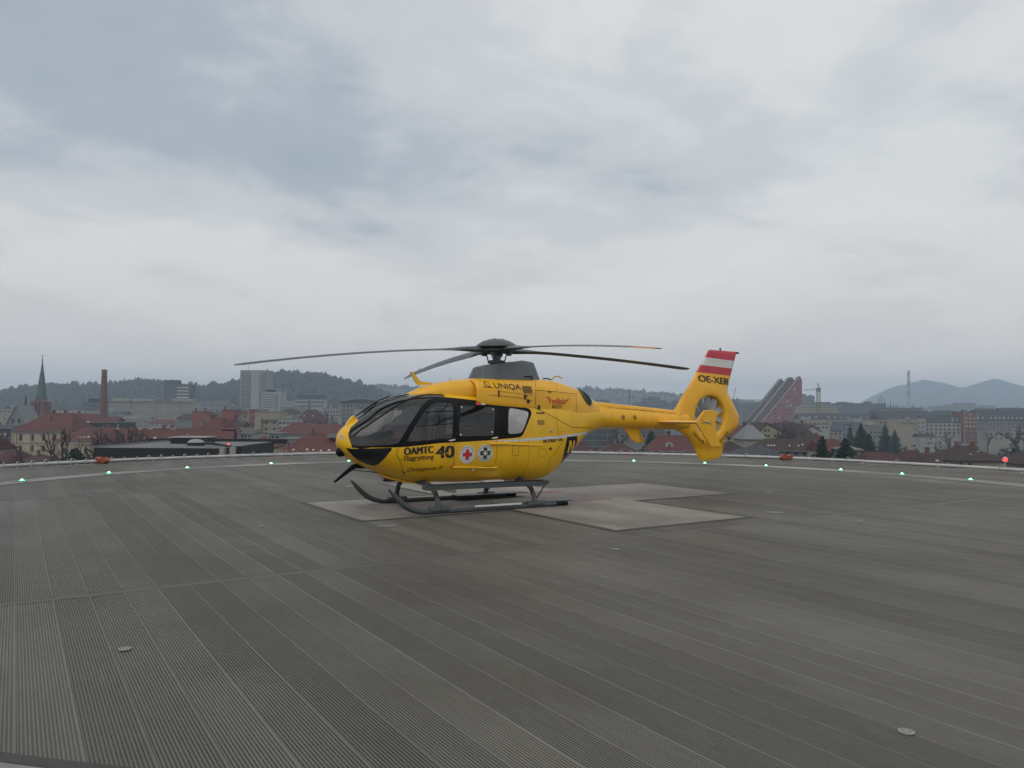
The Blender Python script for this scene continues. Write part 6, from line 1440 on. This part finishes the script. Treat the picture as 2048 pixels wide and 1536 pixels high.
# ---- triangular terraced block
D = 900; k = D/CAM_F
tb = empty('terraced_block', (at(1550, 850, D).x, D, GROUND_Z)); ox = tb.location.x; tag(tb, 'red triangular apartment block with three sloping terraced ribs', 'building')
q = lambda px, py: (at(px, py, D).x-ox, at(px, py, D).z-GROUND_Z)
prof3 = [(1492, 851), (1571, 756), (1577, 763), (1577, 880), (1492, 880)]; 
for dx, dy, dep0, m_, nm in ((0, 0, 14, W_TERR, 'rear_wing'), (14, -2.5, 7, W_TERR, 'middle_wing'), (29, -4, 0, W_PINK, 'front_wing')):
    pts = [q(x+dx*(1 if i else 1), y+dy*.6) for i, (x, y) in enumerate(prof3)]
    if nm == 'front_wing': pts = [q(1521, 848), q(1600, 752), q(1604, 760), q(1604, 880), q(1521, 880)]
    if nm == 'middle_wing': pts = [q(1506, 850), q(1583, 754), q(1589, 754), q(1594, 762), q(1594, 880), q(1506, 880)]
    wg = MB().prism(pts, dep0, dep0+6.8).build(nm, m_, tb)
    # pale sloping rib along the stepped edge
    (ax, az), (bx, bz) = pts[0], pts[1]
    MB().tube([(ax, dep0-.2, az), (bx, dep0-.2, bz)], 1.0*k, 4).build('rib', W_BEIGE, wg)
    n_ = 12
    for j in range(n_):
        t = (j+.5)/n_; x_, z_ = ax+(bx-ax)*t, az+(bz-az)*t
        if nm != 'front_wing': MB().box((x_+3.2*k, dep0-.15, z_-2.6*k), (5*k, .4, 2.2*k)).build('terrace', W_PINK if j > 2 and j < 9 else W_DARK, wg)
        MB().box((x_-.2*k, dep0+3.2, z_+.4*k), (5.2*k, 6.4, 1.0*k)).build('terrace_slab', (W_GREY, W_BEIGE, W_PINK)[j % 3], wg)
        if nm == 'rear_wing' and j > 4: MB().box((x_+1.6*k, dep0-.4, z_-1.2*k), (1.6*k, .3, 1.6*k)).build('lamp_box', F_WHITE, wg)
    if nm == 'front_wing':
        wj = MB(); wb = MB(); rn_ = random.Random(3)
        for r in range(10):
            for cc_ in range(9):
                px, py = 1536+cc_*7.6, 770+r*8.2
                if px < 1521+(848-py)*.82+6 or rn_.random() < .3: continue
                a_ = q(px, py); (wj if rn_.random() < .45 else wb).box((a_[0], dep0-.05, a_[1]), (rn_.choice((1.6, 2.4, 3.6))*k, .2, 2.8*k))
        tag(wj.build('windows', F_WHITE, wg), kind='stuff'); tag(wb.build('windows', G_DARK, wg), kind='stuff')
        for r in range(9):
            a_, b_ = q(1530+(9-r)*6.5, 774+r*8.2), q(1603, 774+r*8.2); MB().box(((a_[0]+b_[0])/2, dep0-.08, a_[1]), (b_[0]-a_[0], .25, .35)).build('floor_band', W_GREY, wg)
rib = MB(); a_, b_ = q(1506, 850), q(1583, 754); rib.tube([(a_[0]-2.6*k, 6.2, a_[1]), (b_[0]-2.6*k, 6.2, b_[1])], 1.1*k, 4).build('rib', W_WHITE, tb)
# ---- right part of the town
house('grey tower stub behind the triangular block', 1605, 1629, 792, 1050, 16, W_GREY, ('flat', W_GREY, [(1605, 1614, 788)], W_GREY), [((797, 812, 4), (1608, 1626, 6), 1.6, 1.6, 'd')])
house('pale concrete row right of the triangular block', 1600, 1676, 811, 820, 16, W_BEIGE, ('flat', R_FLAT, [(1632, 1664, 804)], W_GREY), [((815, 832, 4), (1604, 1672, 20), 1.9, 2, 'd')])
house('blue grey slab row with flat roofs left of the mountain', 1676, 1772, 807, 880, 18, W_BLUE, ('flat', R_FLAT, [(1682, 1698, 804), (1738, 1746, 803)], W_BLUE), [((812, 832, 4), (1680, 1768, 22), 2, 1.8, 'd')])
house('dark roofed terrace with pale dormers in the middle distance', 1600, 1764, 838, 640, 14, W_BEIGE, ('gable', R_SLATE, 827), [([835], (1606, 1760, 13), 3, 3, 'w'), ([845], (1606, 1760, 24), 2.6, 3.4, 'd')])
r_, ro, X, Z, k, h, w = house('small white office with dark window groups behind brown roofs', 1605, 1660, 843, 410, 10, W_WHITE, ('flat', W_WHITE, [(1608, 1623, 836)], W_WHITE), [([848, 855], [1612, 1620, 1629, 1637, 1646, 1653], 4.6, 3.2, 'd')])
r_, ro, X, Z, k, h, w = house('blue grey apartment cube among the conifers', 1682, 1740, 845, 500, 14, W_BLUE, ('flat', R_FLAT, [(1710, 1729, 838)], W_WHITE), [([850, 857, 864, 871], (1688, 1735, 7), 3.4, 3, 'd')])
house('pale grey stepped block right of the blue grey cube', 1738, 1768, 851, 470, 12, W_GREY, ('flat', R_FLAT, [(1738, 1752, 845)], W_WHITE), [([857, 865, 873], (1742, 1764, 4), 3.4, 3, 'd')])
house('beige house with slate hip roof left of the blue grey cube', 1640, 1684, 862, 440, 12, W_BEIGE, ('hip', R_SLATE, 851, 1654, 1672), [([868, 876], (1645, 1680, 5), 3.4, 3.4, 'd')], cat='house', name='house')
house('white cottage with grey roof by the blank cream facade', 1776, 1800, 879, 430, 8, W_WHITE, ('gable', R_SLATE, 872), [([884], [1783, 1792], 4, 3.4, 'd')], cat='house', name='house')
house('red brown roofs before the slate terrace', 1560, 1606, 852, 480, 12, W_BEIGE, ('hip', R_BROWN, 843, 1572, 1596), [([857], (1565, 1602, 6), 3, 3.4, 'd')], cat='house', name='house')
house('white chalet behind the broad brown roof', 1610, 1640, 862, 340, 9, W_WHITE, ('front', R_BROWN, 851, 1625), [([867], [1618, 1632], 4, 4, 'd')], cat='house', name='house')
r_, ro, X, Z, k, h, w = house('beige house with gable facing the deck and brown roof', 1520, 1562, 862, 262, 16, W_SAND, ('front', R_BROWN, 847, 1534), [([861, 872], [1531, 1537], 3.6, 4.4, 'd'), ([872], [1550, 1555], 3.6, 4.4, 'd')], cat='house', name='house')
r_, ro, X, Z, k, h, w = house('long brown roof with slanting white skylights', 1526, 1700, 902, 185, 12, W_GREY, ('hip', R_BROWN, 879, 1548, 1690), [([908], (1560, 1690, 9), 5, 5, 'd')], cat='house', name='house')
skylight(ro, [(1543, 893), (1549, 893), (1555, 893), (1586, 893), (1604, 893), (1614, 891), (1628, 892), (1634, 892), (1652, 892)], k, X, Z, h, 879, 12, 2.6, 4)
house('broad brown roof behind the gabled house', 1556, 1640, 878, 275, 16, W_GREY, ('hip', R_BROWN, 847, 1560, 1616), cat='house', name='house')
house('red roof house with white wall between two conifers', 1646, 1690, 902, 172, 9, W_WHITE, ('gable', R_RED, 880), [([909], [1663, 1674], 5, 5, 'd')], cat='house', name='house')
house('small grey house between the dark conifers', 1695, 1722, 899, 165, 7, W_GREY, ('hip', R_FLAT, 893, 1703, 1714), [([908], [1706], 5, 8, 'd')], cat='house', name='house')
house('dark slate roof behind the orange floodlight', 1488, 1568, 912, 120, 8, W_DARK, ('hip', R_SLATE, 892, 1520, 1538), cat='house', name='house')
# row along the railway
house('left pale block of the row above the railway', 1758, 1802, 838, 585, 14, W_BEIGE, ('gable', R_SLATE, 824), [([845, 853, 861], (1762, 1800, 6), 4, 3, 'd')])
r_, ro, X, Z, k, h, w = house('tall blank cream facade block above the railway', 1798, 1834, 838, 560, 16, W_SAND, ('flat', W_GREY), [([842], [1807, 1813, 1819], 3, 2.4, 'd'), ((848, 880, 4), [1830], 3, 3, 'd')])
MB().box((X(1815), -.4, Z(845.5)), (30*k, .8, .5)).build('ledge', W_GREY, r_)
house('narrow white stair block right of the blank cream facade', 1834, 1852, 837, 566, 14, W_WHITE, ('flat', W_GREY), [((846, 880, 5), [1837, 1845], 2.6, 4, 'd')])
house('white office facade with square windows above the railway', 1850, 1929, 845, 570, 14, W_WHITE, ('gable', R_SLATE, 831), [([851, 859, 866], (1854, 1925, 9), 4.4, 3.2, 'd'), ([837, 841], [1905, 1914, 1923], 3, 2.4, 'w')])
house('brownish brick block rising from the railway row', 1928, 1954, 824, 566, 16, W_BRICK, ('flat', W_DARK), [((829, 852, 4), [1933, 1940, 1948], 3.4, 2.4, 'w')])
house('long grey block at the right end of the railway row', 1953, 2090, 841, 575, 14, W_GREY, ('gable', R_SLATE, 822), [((848, 860, 3), (1958, 2085, 18), 3, 2.6, 'd'), ([836], (1957, 2085, 16), 2.4, 4, 'w')])
house('low grey hall before the long grey block', 1976, 2090, 862, 540, 12, W_BEIGE, ('flat', R_FLAT), [([868, 877], (1982, 2085, 11), 5, 3, 'd')])
r_, ro, X, Z, k, h, w = house('small white house with brown roof beside the railway', 1838, 1872, 873, 520, 9, W_WHITE, ('gable', R_BROWN, 867), [([877, 886], [1857, 1862], 3, 4, 'd')], cat='house', name='house')
house('dark mansard roof behind the left end of the railway row', 1752, 1862, 833, 640, 14, W_GREY, ('gable', R_SLATE, 821), [([838], (1760, 1855, 14), 2.2, 2.4, 'd')])
house('lower slate roof with pale gable behind the white office facade', 1862, 1930, 830, 660, 14, W_BEIGE, ('hip', R_SLATE, 821, 1876, 1918), [([836], (1868, 1926, 9), 2.2, 2.4, 'd')])
house('steep slate roof behind the brownish brick block', 1948, 2010, 828, 690, 14, W_GREY, ('hip', R_SLATE, 817, 1960, 1996), [([834], (1954, 2004, 8), 2.2, 2.4, 'd')])
house('far right slate roof rising over the long grey block', 2005, 2095, 830, 650, 14, W_BEIGE, ('gable', R_SLATE, 816), [([836], (2010, 2090, 11), 2.2, 2.4, 'd')])
house('pale apartment slab on the plain below the mountain', 1915, 1951, 806, 1650, 22, W_GREY, ('flat', W_GREY), [((809, 824, 6), (1918, 1948, 9), 1.4, 1.4, 'd')])
house('lower pale apartment block right of the slab on the plain', 1957, 1991, 811, 1700, 22, W_GREY, ('flat', W_GREY), [((814, 824, 4), (1960, 1988, 8), 1.4, 1.4, 'd')])
house('hazy low block left of the slab on the plain', 1868, 1916, 812, 1600, 20, W_GREY, ('flat', W_GREY, [(1896, 1914, 809)], W_GREY), [((815, 823, 3), (1872, 1912, 9), 1.4, 1.4, 'd')])
r_, ro, X, Z, k, h, w = house('grey antenna topped block left of the tall red and white chimney', 1765, 1846, 817, 760, 16, W_GREY, ('flat', W_DARK), [([822], (1770, 1842, 12), 3, 2, 'd')])
for px, hh in ((1764, 22), (1769, 26), (1774, 20), (1787, 12), (1793, 8), (1800, 8), (1827, 8), (1832, 10), (1836, 7)): MB().tube([(X(px), 6, h), (X(px), 6, h+hh*k)], .28, 5).build('antenna', W_DARK, ro)
# platforms and train
for i, (x0, x1, y0, y1, d, lab) in enumerate([(1742, 1880, 885.5, 889.5, 640, 'upper white platform roof of the railway station'), (1700, 1830, 892, 895, 585, 'left white platform roof nearest the houses'), (1830, 2012, 897, 900, 560, 'long white platform roof in front of the train'), (1880, 2014, 890, 893, 610, 'right white platform roof behind the train')]):
    a_, b_ = at(x0, y0, d), at(x1, y1-.5, d); root = empty('platform_roof', ((a_.x+b_.x)/2, d, GROUND_Z)); tag(root, lab, 'platform roof', 'white platform roofs at the station'); w_ = b_.x-a_.x; zz_ = max(4.0, (a_.z+b_.z)/2-GROUND_Z)
    MB().box((0, 0, zz_), (w_, 5, .7)).build('canopy', W_WHITE, root)
    for j in range(7): MB().box((-w_/2+w_*(j+.5)/7, 0, zz_/2), (.4, .4, zz_)).build('post', W_GREY, root)
a_, b_ = at(1880, 890, 596), at(1990, 892, 596); tr_ = empty('train', ((a_.x+b_.x)/2, 596, GROUND_Z)); tag(tr_, 'pale train with blue stripe standing at the platforms', 'train')
W_BLUEP = dull('blue_train_paint', (.05, .14, .26)); lw_ = (b_.x-a_.x)/3
for j in range(3):
    cx_ = -lw_+lw_*j; cb = MB().prism([(-1.45, .9), (1.45, .9), (1.45, 3.4), (1.0, 3.9), (-1.0, 3.9), (-1.45, 3.4)], cx_-lw_/2+.4, cx_+lw_/2-.4, 'x').build('carriage', W_WHITE, tr_); MB().box((cx_, -1.47, 2.6), (lw_-1.4, .06, 1.0)).build('window_band', W_BLUEP, cb)
    for u in (-.35, .35): MB().box((cx_+u*lw_, 0, .45), (3, 2.2, .9)).build('bogie', W_DARK, cb)
# near roofs at the right
house('dark red roof at the deck edge right of the conifers', 1736, 1822, 930, 140, 8, W_BRICK, ('hip', R_DRED, 906, 1752, 1800), cat='house', name='house')
r_, ro, X, Z, k, h, w = house('purple red hip roof with dark dormer', 1816, 1880, 928, 145, 9, W_DARK, ('hip', R_DRED, 903, 1836, 1856), cat='house', name='house')
MB().box((X(1841), 1.0, Z(919)), (12*k, 2, 8*k)).build('dormer', W_DARK, ro)
r_, ro, X, Z, k, h, w = house('dark brown roof with chimney and small bright window', 1856, 1912, 930, 138, 9, W_DARK, ('hip', R_BROWN, 911, 1868, 1886), cat='house', name='house'); chimney(ro, X, Z, k, 1879, 905, 6, 6, 4); MB().box((X(1880), .9, Z(922)), (5*k, .3, 4*k)).build('bright_window', F_WHITE, ro)
r_, ro, X, Z, k, h, w = house('pale house with broad brown hip roof and two chimneys', 1903, 2008, 921, 138, 11, W_BEIGE, ('hip', R_BROWN, 897, 1944, 1978), [([928], [1922, 1940], 6, 4, 'd')], cat='house', name='house'); chimney(ro, X, Z, k, 1945, 894, 4, 5, 5); chimney(ro, X, Z, k, 1980, 894, 5, 6, 5); skylight(ro, [(1956, 911), (1979, 906)], k, X, Z, h, 897, 11, 3.5, 2)

# ---- houses that stand behind the helicopter and just beyond both ends of the view
for lab, x0, x1, yt, D_, dep, wl, rf, ws in [
    ('beige block with flat roof behind the cockpit', 770, 850, 812, 620, 14, W_BEIGE, ('flat', R_FLAT), [((818, 840, 4), (776, 844, 12), 3, 3, 'd')]),
    ('white terrace with red roof behind the cabin windows', 850, 930, 838, 430, 12, W_WHITE, ('gable', R_RED, 828), [([845, 854], (856, 924, 10), 4, 4, 'd')]),
    ('grey office behind the engine cowling', 920, 1000, 808, 760, 16, W_GREY, ('flat', R_FLAT), [((813, 838, 5), (925, 995, 14), 2.6, 2.6, 'd')]),
    ('sand coloured house with brown hip roof behind the rear window', 985, 1060, 846, 360, 12, W_SAND, ('hip', R_BROWN, 832, 1005, 1040), [([854, 864], (992, 1054, 7), 4.4, 5, 'd')]),
    ('long slate roof behind the rear of the fuselage', 1050, 1150, 838, 480, 12, W_BEIGE, ('gable', R_SLATE, 828), [([845, 853], (1056, 1144, 12), 3.4, 3.6, 'd')]),
    ('red roof close under the deck edge behind the skids', 845, 1000, 912, 175, 12, W_BEIGE, ('hip', R_RED, 884, 875, 970), []),
    ('dark red roof close under the deck edge behind the rear skid', 1000, 1142, 910, 185, 12, W_SAND, ('hip', R_DRED, 884, 1030, 1110), []),
    ('sand coloured block beyond the left edge of the photo', -190, -40, 842, 420, 14, W_SAND, ('hip', R_RED, 822, -150, -80), [([850, 862, 874], (-182, -48, 11), 5, 6, 'd')]),
    ('red roofs beyond the left edge below the deck', -260, -40, 900, 190, 14, W_BEIGE, ('gable', R_RED, 876), []),
    ('grey block beyond the right edge of the photo', 2092, 2240, 838, 560, 14, W_GREY, ('gable', R_SLATE, 822), [((846, 866, 3), (2100, 2232, 16), 3.4, 3, 'd')]),
    ('brown hip roof beyond the right edge below the deck', 2060, 2210, 930, 150, 12, W_BEIGE, ('hip', R_BROWN, 900, 2100, 2170), [])]:
    house(lab, x0, x1, yt, D_, dep, wl, rf, ws, cat='house', name='house')

# ---- red and white power station chimney, cranes
D = 2200; k = D/CAM_F; c = at(1817, 741.5, D); cz = c.z-GROUND_Z
ck = empty('power_station_chimney', (c.x, D, GROUND_Z)); tag(ck, 'tall red and white banded power station chimney before the mountain', 'chimney'); edges = [0, .55, .62, .70, .80, .90, 1.0]
for i in range(6):
    MB().lathe([(3.4*k*(1-.35*edges[i]), cz*edges[i]), (3.4*k*(1-.35*edges[i+1]), cz*edges[i+1])], 16).build('band', [W_BEIGE, W_PINK, W_WHITE, W_PINK, W_WHITE, W_PINK][i], ck, smooth=50)
M_YEL = dull('crane_yellow', (.20, .17, .10))
def lattice(name, a, b, w_, m, parent, n_):
    mb = MB(); a = Vector(a); b = Vector(b); d_ = (b-a); t = d_.normalized(); s_ = t.cross(Vector((0, 1, 0))); 
    if s_.length < .1: s_ = Vector((1, 0, 0))
    s_ = s_.normalized(); q_ = t.cross(s_)
    cs = [(s_*i+q_*j)*w_/2 for i in (-1, 1) for j in (-1, 1)]
    for c_ in cs: mb.tube([a+c_, b+c_], w_*.09, 4)
    for i in range(n_):
        p0, p1 = a+d_*(i/n_), a+d_*((i+1)/n_); mb.tube([p0+cs[0], p1+cs[2]], w_*.06, 4); mb.tube([p0+cs[2], p1+cs[0]], w_*.06, 4); mb.tube([p0+cs[0], p1+cs[1]], w_*.06, 4)
    return mb.build(name, m, parent)
D = 700; k = D/CAM_F; c = at(1636.5, 766, D)
cr_ = empty('tower_crane', (c.x, D, GROUND_Z)); tag(cr_, 'tower crane with counterweight right of the triangular block', 'crane'); Zc = lambda py: at(1636, py, D).z-GROUND_Z
lattice('mast', (0, 0, 0), (0, 0, Zc(782)), 5.5*k, M_YEL, cr_, 20); lattice('apex', (0, 0, Zc(782)), (0, 0, Zc(766)), 2.4*k, M_YEL, cr_, 6)
MB().box((1.4*k, 0, Zc(779)), (5*k, 2.4, 7*k)).build('cab', M_YEL, cr_); MB().box((-4.5*k, -4, Zc(780)), (4.5*k, 3, 7*k)).build('counterweight', W_GREY, cr_); lattice('jib', (-1, -8, Zc(778)), (3, 40, Zc(777.5)), 2*k, M_YEL, cr_, 14)
D = 800; k = D/CAM_F; c = at(1466, 800, D); c2 = empty('tower_crane', (c.x, D, GROUND_Z)); tag(c2, 'tower crane with long level jib right of the tail fin', 'crane'); Zc = lambda py: at(1500, py, D).z-GROUND_Z
lattice('mast', (0, 0, 0), (0, 0, Zc(798)), 3*k, W_GREY, c2, 20); lattice('jib', (-8*k, 0, Zc(800)), (76*k, 0, Zc(800.5)), 2.4*k, W_GREY, c2, 20); lattice('apex', (0, 0, Zc(799)), (6*k, 0, Zc(775)), 1.2*k, W_GREY, c2, 6); MB().box((-7*k, 0, Zc(802)), (5*k, 1.5, 4*k)).build('counterweight', W_GREY, c2)

# ---- trees
M_BARK = dull('bark', (.045, .038, .032), .95); M_NEEDLE = leaf_mat('conifer_needles', (.010, .020, .012), (.022, .036, .020), .6); M_TWIG = dull('bare_twigs', (.055, .043, .042), .95)
def conifer_meshes(seed):
    rn = random.Random(seed); tr = MB().tube([(0, 0, 0), (.005, 0, .5), (0, 0, .98)], [.022, .014, .003], 7).mesh('trunk', M_BARK, 50); V = []; F = []
    for i in range(30):
        t = i/29; z = .08+.88*t; L = (.20*(1-t)**.85+.012)*rn.uniform(.85, 1.15); nb = 11 if t < .7 else 7; a0 = rn.uniform(0, 6)
        for b in range(nb):
            a = a0+2*math.pi*b/nb+rn.uniform(-.2, .2); l = L*rn.uniform(.6, 1.2); dz = -.35*l+rn.uniform(-.01, .01); ca, sa = math.cos(a), math.sin(a)
            for j in range(3):                         # three overlapping sprays along the branch
                r0, r1 = l*j/3.2, l*(j+1.15)/3.2; w_ = .030*(1-.25*j)*(.5+.7*(1-t)); z0, z1 = z+dz*(j/3)+rn.uniform(-.006, .006), z+dz*((j+1)/3)-.012*rn.random(); k = len(V)
                V += [(r0*ca-w_*sa, r0*sa+w_*ca, z0-.012), (r0*ca+w_*sa, r0*sa-w_*ca, z0-.012), (r1*ca+w_*.3*sa, r1*sa-w_*.3*ca, z1-.014), (r1*ca-w_*.3*sa, r1*sa+w_*.3*ca, z1-.014), (r0*ca, r0*sa, z0+.012), (r1*ca, r1*sa, z1+.004)]
                F += [(k, k+4, k+5, k+3), (k+4, k+1, k+2, k+5), (k+3, k+5, k+2)]
    return tr, mesh('crown', V, F, M_NEEDLE)
CON = [conifer_meshes(s) for s in (1, 2, 3)]
def bare_meshes(seed):
    rn = random.Random(seed); tk = MB(); tw = MB()
    def grow(p, d, l, r, lev):
        q = p+d*l; mid_ = p+d*l*.5+Vector((rn.uniform(-1, 1), rn.uniform(-1, 1), rn.uniform(-.3, .3)))*l*.06
        (tk if lev < 2 else tw).tube([p, mid_, q], [r, r*.85, r*.68], 5 if lev < 3 else 3, cap=False)
        if lev >= 5: return
        for _ in range(3 if lev < 4 else 4):
            nd = (d+Vector((rn.uniform(-1, 1), rn.uniform(-1, 1), rn.uniform(-.25, .75)))*.75).normalized(); grow(p+d*l*rn.uniform(.55, 1.0), nd, l*rn.uniform(.58, .8), r*.58, lev+1)
    grow(Vector((0, 0, 0)), Vector((.03, 0, 1)).normalized(), .30, .026, 0)
    zm = max(p[2] for p in tw.v)
    for b_ in (tk, tw): b_.v = [(p[0]/zm, p[1]/zm, p[2]/zm) for p in b_.v]
    return tk.mesh('trunk', M_BARK, fix=False), tw.mesh('crown', M_TWIG, fix=False)
BARE = [bare_meshes(s) for s in (4, 9)]
def tree(kind, px, py, D, lab, i, hpx=None, wide=1.):
    top = at(px, py, D); h = top.z-GROUND_Z; base = GROUND_Z
    o = empty('conifer_tree' if kind == 'c' else 'bare_tree', (top.x, D, base), i*1.3); tag(o, lab, 'tree', 'conifers among the houses' if kind == 'c' else 'bare trees among the houses')
    a, b = (CON if kind == 'c' else BARE)[i % (3 if kind == 'c' else 2)]
    obj('trunk', a, o); obj('crown', b, o); wf = 1.55 if D > 310 else 2.6
    o.scale = (h*wide*wf, h*wide*wf, h) if kind == 'c' else (h*1.05*wide, h*1.05*wide, h*1.16)
for i, (px, py, D, wd, lab) in enumerate([(1302, 858, 230, .9, 'dark conifer below the tail boom'), (1318, 868, 250, .7, 'thinner conifer just right of the one below the tail boom'), (1644, 866, 158, .62, 'slim dark conifer before the red roof house'), (1690, 871, 150, .85, 'broad dark conifer left of the small grey house'),
                                (1722, 845, 280, .72, 'tallest dark conifer right of the small grey house'), (1738, 864, 265, .7, 'lower conifer leaning against the tallest one'), (1770, 846, 410, 1.0, 'hazy conifer before the left pale block of the railway row'), (1789, 857, 405, .9, 'smaller hazy conifer before the blank cream facade'),
                                (2028, 893, 190, .9, 'dark conifer behind the red obstruction light'), (152, 892, 140, 1.4, 'low dark pine before the cream wing'), (1700, 846, 430, .6, 'hazy conifer left of the blue grey cube windows'), (1655, 838, 470, .6, 'hazy conifer right of the small white office')]):
    tree('c', px, py, D, lab, i, wide=wd)
for i, (px, py, D, wd, lab) in enumerate([(168, 893, 120, .9, 'pale bare tree before the cream wing'), (206, 882, 150, .9, 'bare tree left of the annexe roof'), (228, 876, 190, 1.1, 'bare tree behind the annexe roof corner'), (252, 874, 195, 1.1, 'second bare tree behind the annexe roof'), (276, 876, 200, 1.1, 'third bare tree behind the annexe roof'),
                                (2, 876, 210, 1.0, 'bare tree at the left edge beside the school'), (1420, 868, 260, 1.0, 'bare tree behind the lower tail fin'), (1232, 866, 300, 1.1, 'bare tree below the ventral antenna'), (1600, 870, 240, 1.0, 'bare tree before the broad brown roof'), (2040, 862, 330, 1.3, 'bare tree at the right edge of the photo'),
                                (662, 842, 420, 1.2, 'bare tree before the grey town hall'), (1975, 868, 500, 1.2, 'hazy bare tree before the low grey hall'), (1898, 868, 505, 1.2, 'hazy bare tree before the white office facade'), (1575, 866, 250, 1.0, 'bare tree before the beige gabled house')]):
    tree('b', px, py, D, lab, i, wide=wd)
# scrub and small garden trees between the houses
rn = np.random.RandomState(8); V = []; F = []; kk = 0
for _ in range(1300):
    D = rn.uniform(240, 1150); x = rn.uniform(-.75, .75)*D; hh = rn.uniform(3, 9.5); w_ = hh*rn.uniform(.30, .5); nq = 46 if D < 600 else 26
    u = rn.normal(size=(nq, 3)); u /= np.linalg.norm(u, axis=1, keepdims=True); u *= rn.uniform(.35, 1, (nq, 1))**.5
    cpt = np.stack([x+u[:, 0]*w_, D+u[:, 1]*w_, GROUND_Z+hh*.55+u[:, 2]*hh*.48], 1); sz = hh*rn.uniform(.05, .13, nq)
    for c_, s_ in zip(cpt, sz):
        d1, d2 = rn.normal(size=3), rn.normal(size=3); d1 *= s_/np.linalg.norm(d1); d2 *= s_/np.linalg.norm(d2)
        V += [tuple(c_-d1), tuple(c_+d2), tuple(c_+d1), tuple(c_-d2)]; F.append((kk, kk+1, kk+2, kk+3)); kk += 4
tag(obj('garden_scrub', mesh('garden_scrub', V, F, leaf_mat('garden_scrub_green', (.026, .036, .022), (.060, .048, .038), .12))), 'small garden trees and scrub between the town houses', 'scrub', kind='stuff')

# ---- the winter haze over the town
hz = NT('winter_haze'); hz.t.nodes.remove(hz.t.nodes[0]) if False else None
pv = hz.n('ShaderNodeVolumePrincipled', {'Color': (.68, .835, 1.0), 'Density': .00029, 'Anisotropy': .1}); hz.t.links.new(pv.outputs[0], hz.out.inputs['Volume'])
haze = MB().box((0, 2600, 91), (11000, 5600, 232)).build('haze', hz.m); tag(haze, 'thin grey winter haze over the whole town', 'haze', kind='stuff')
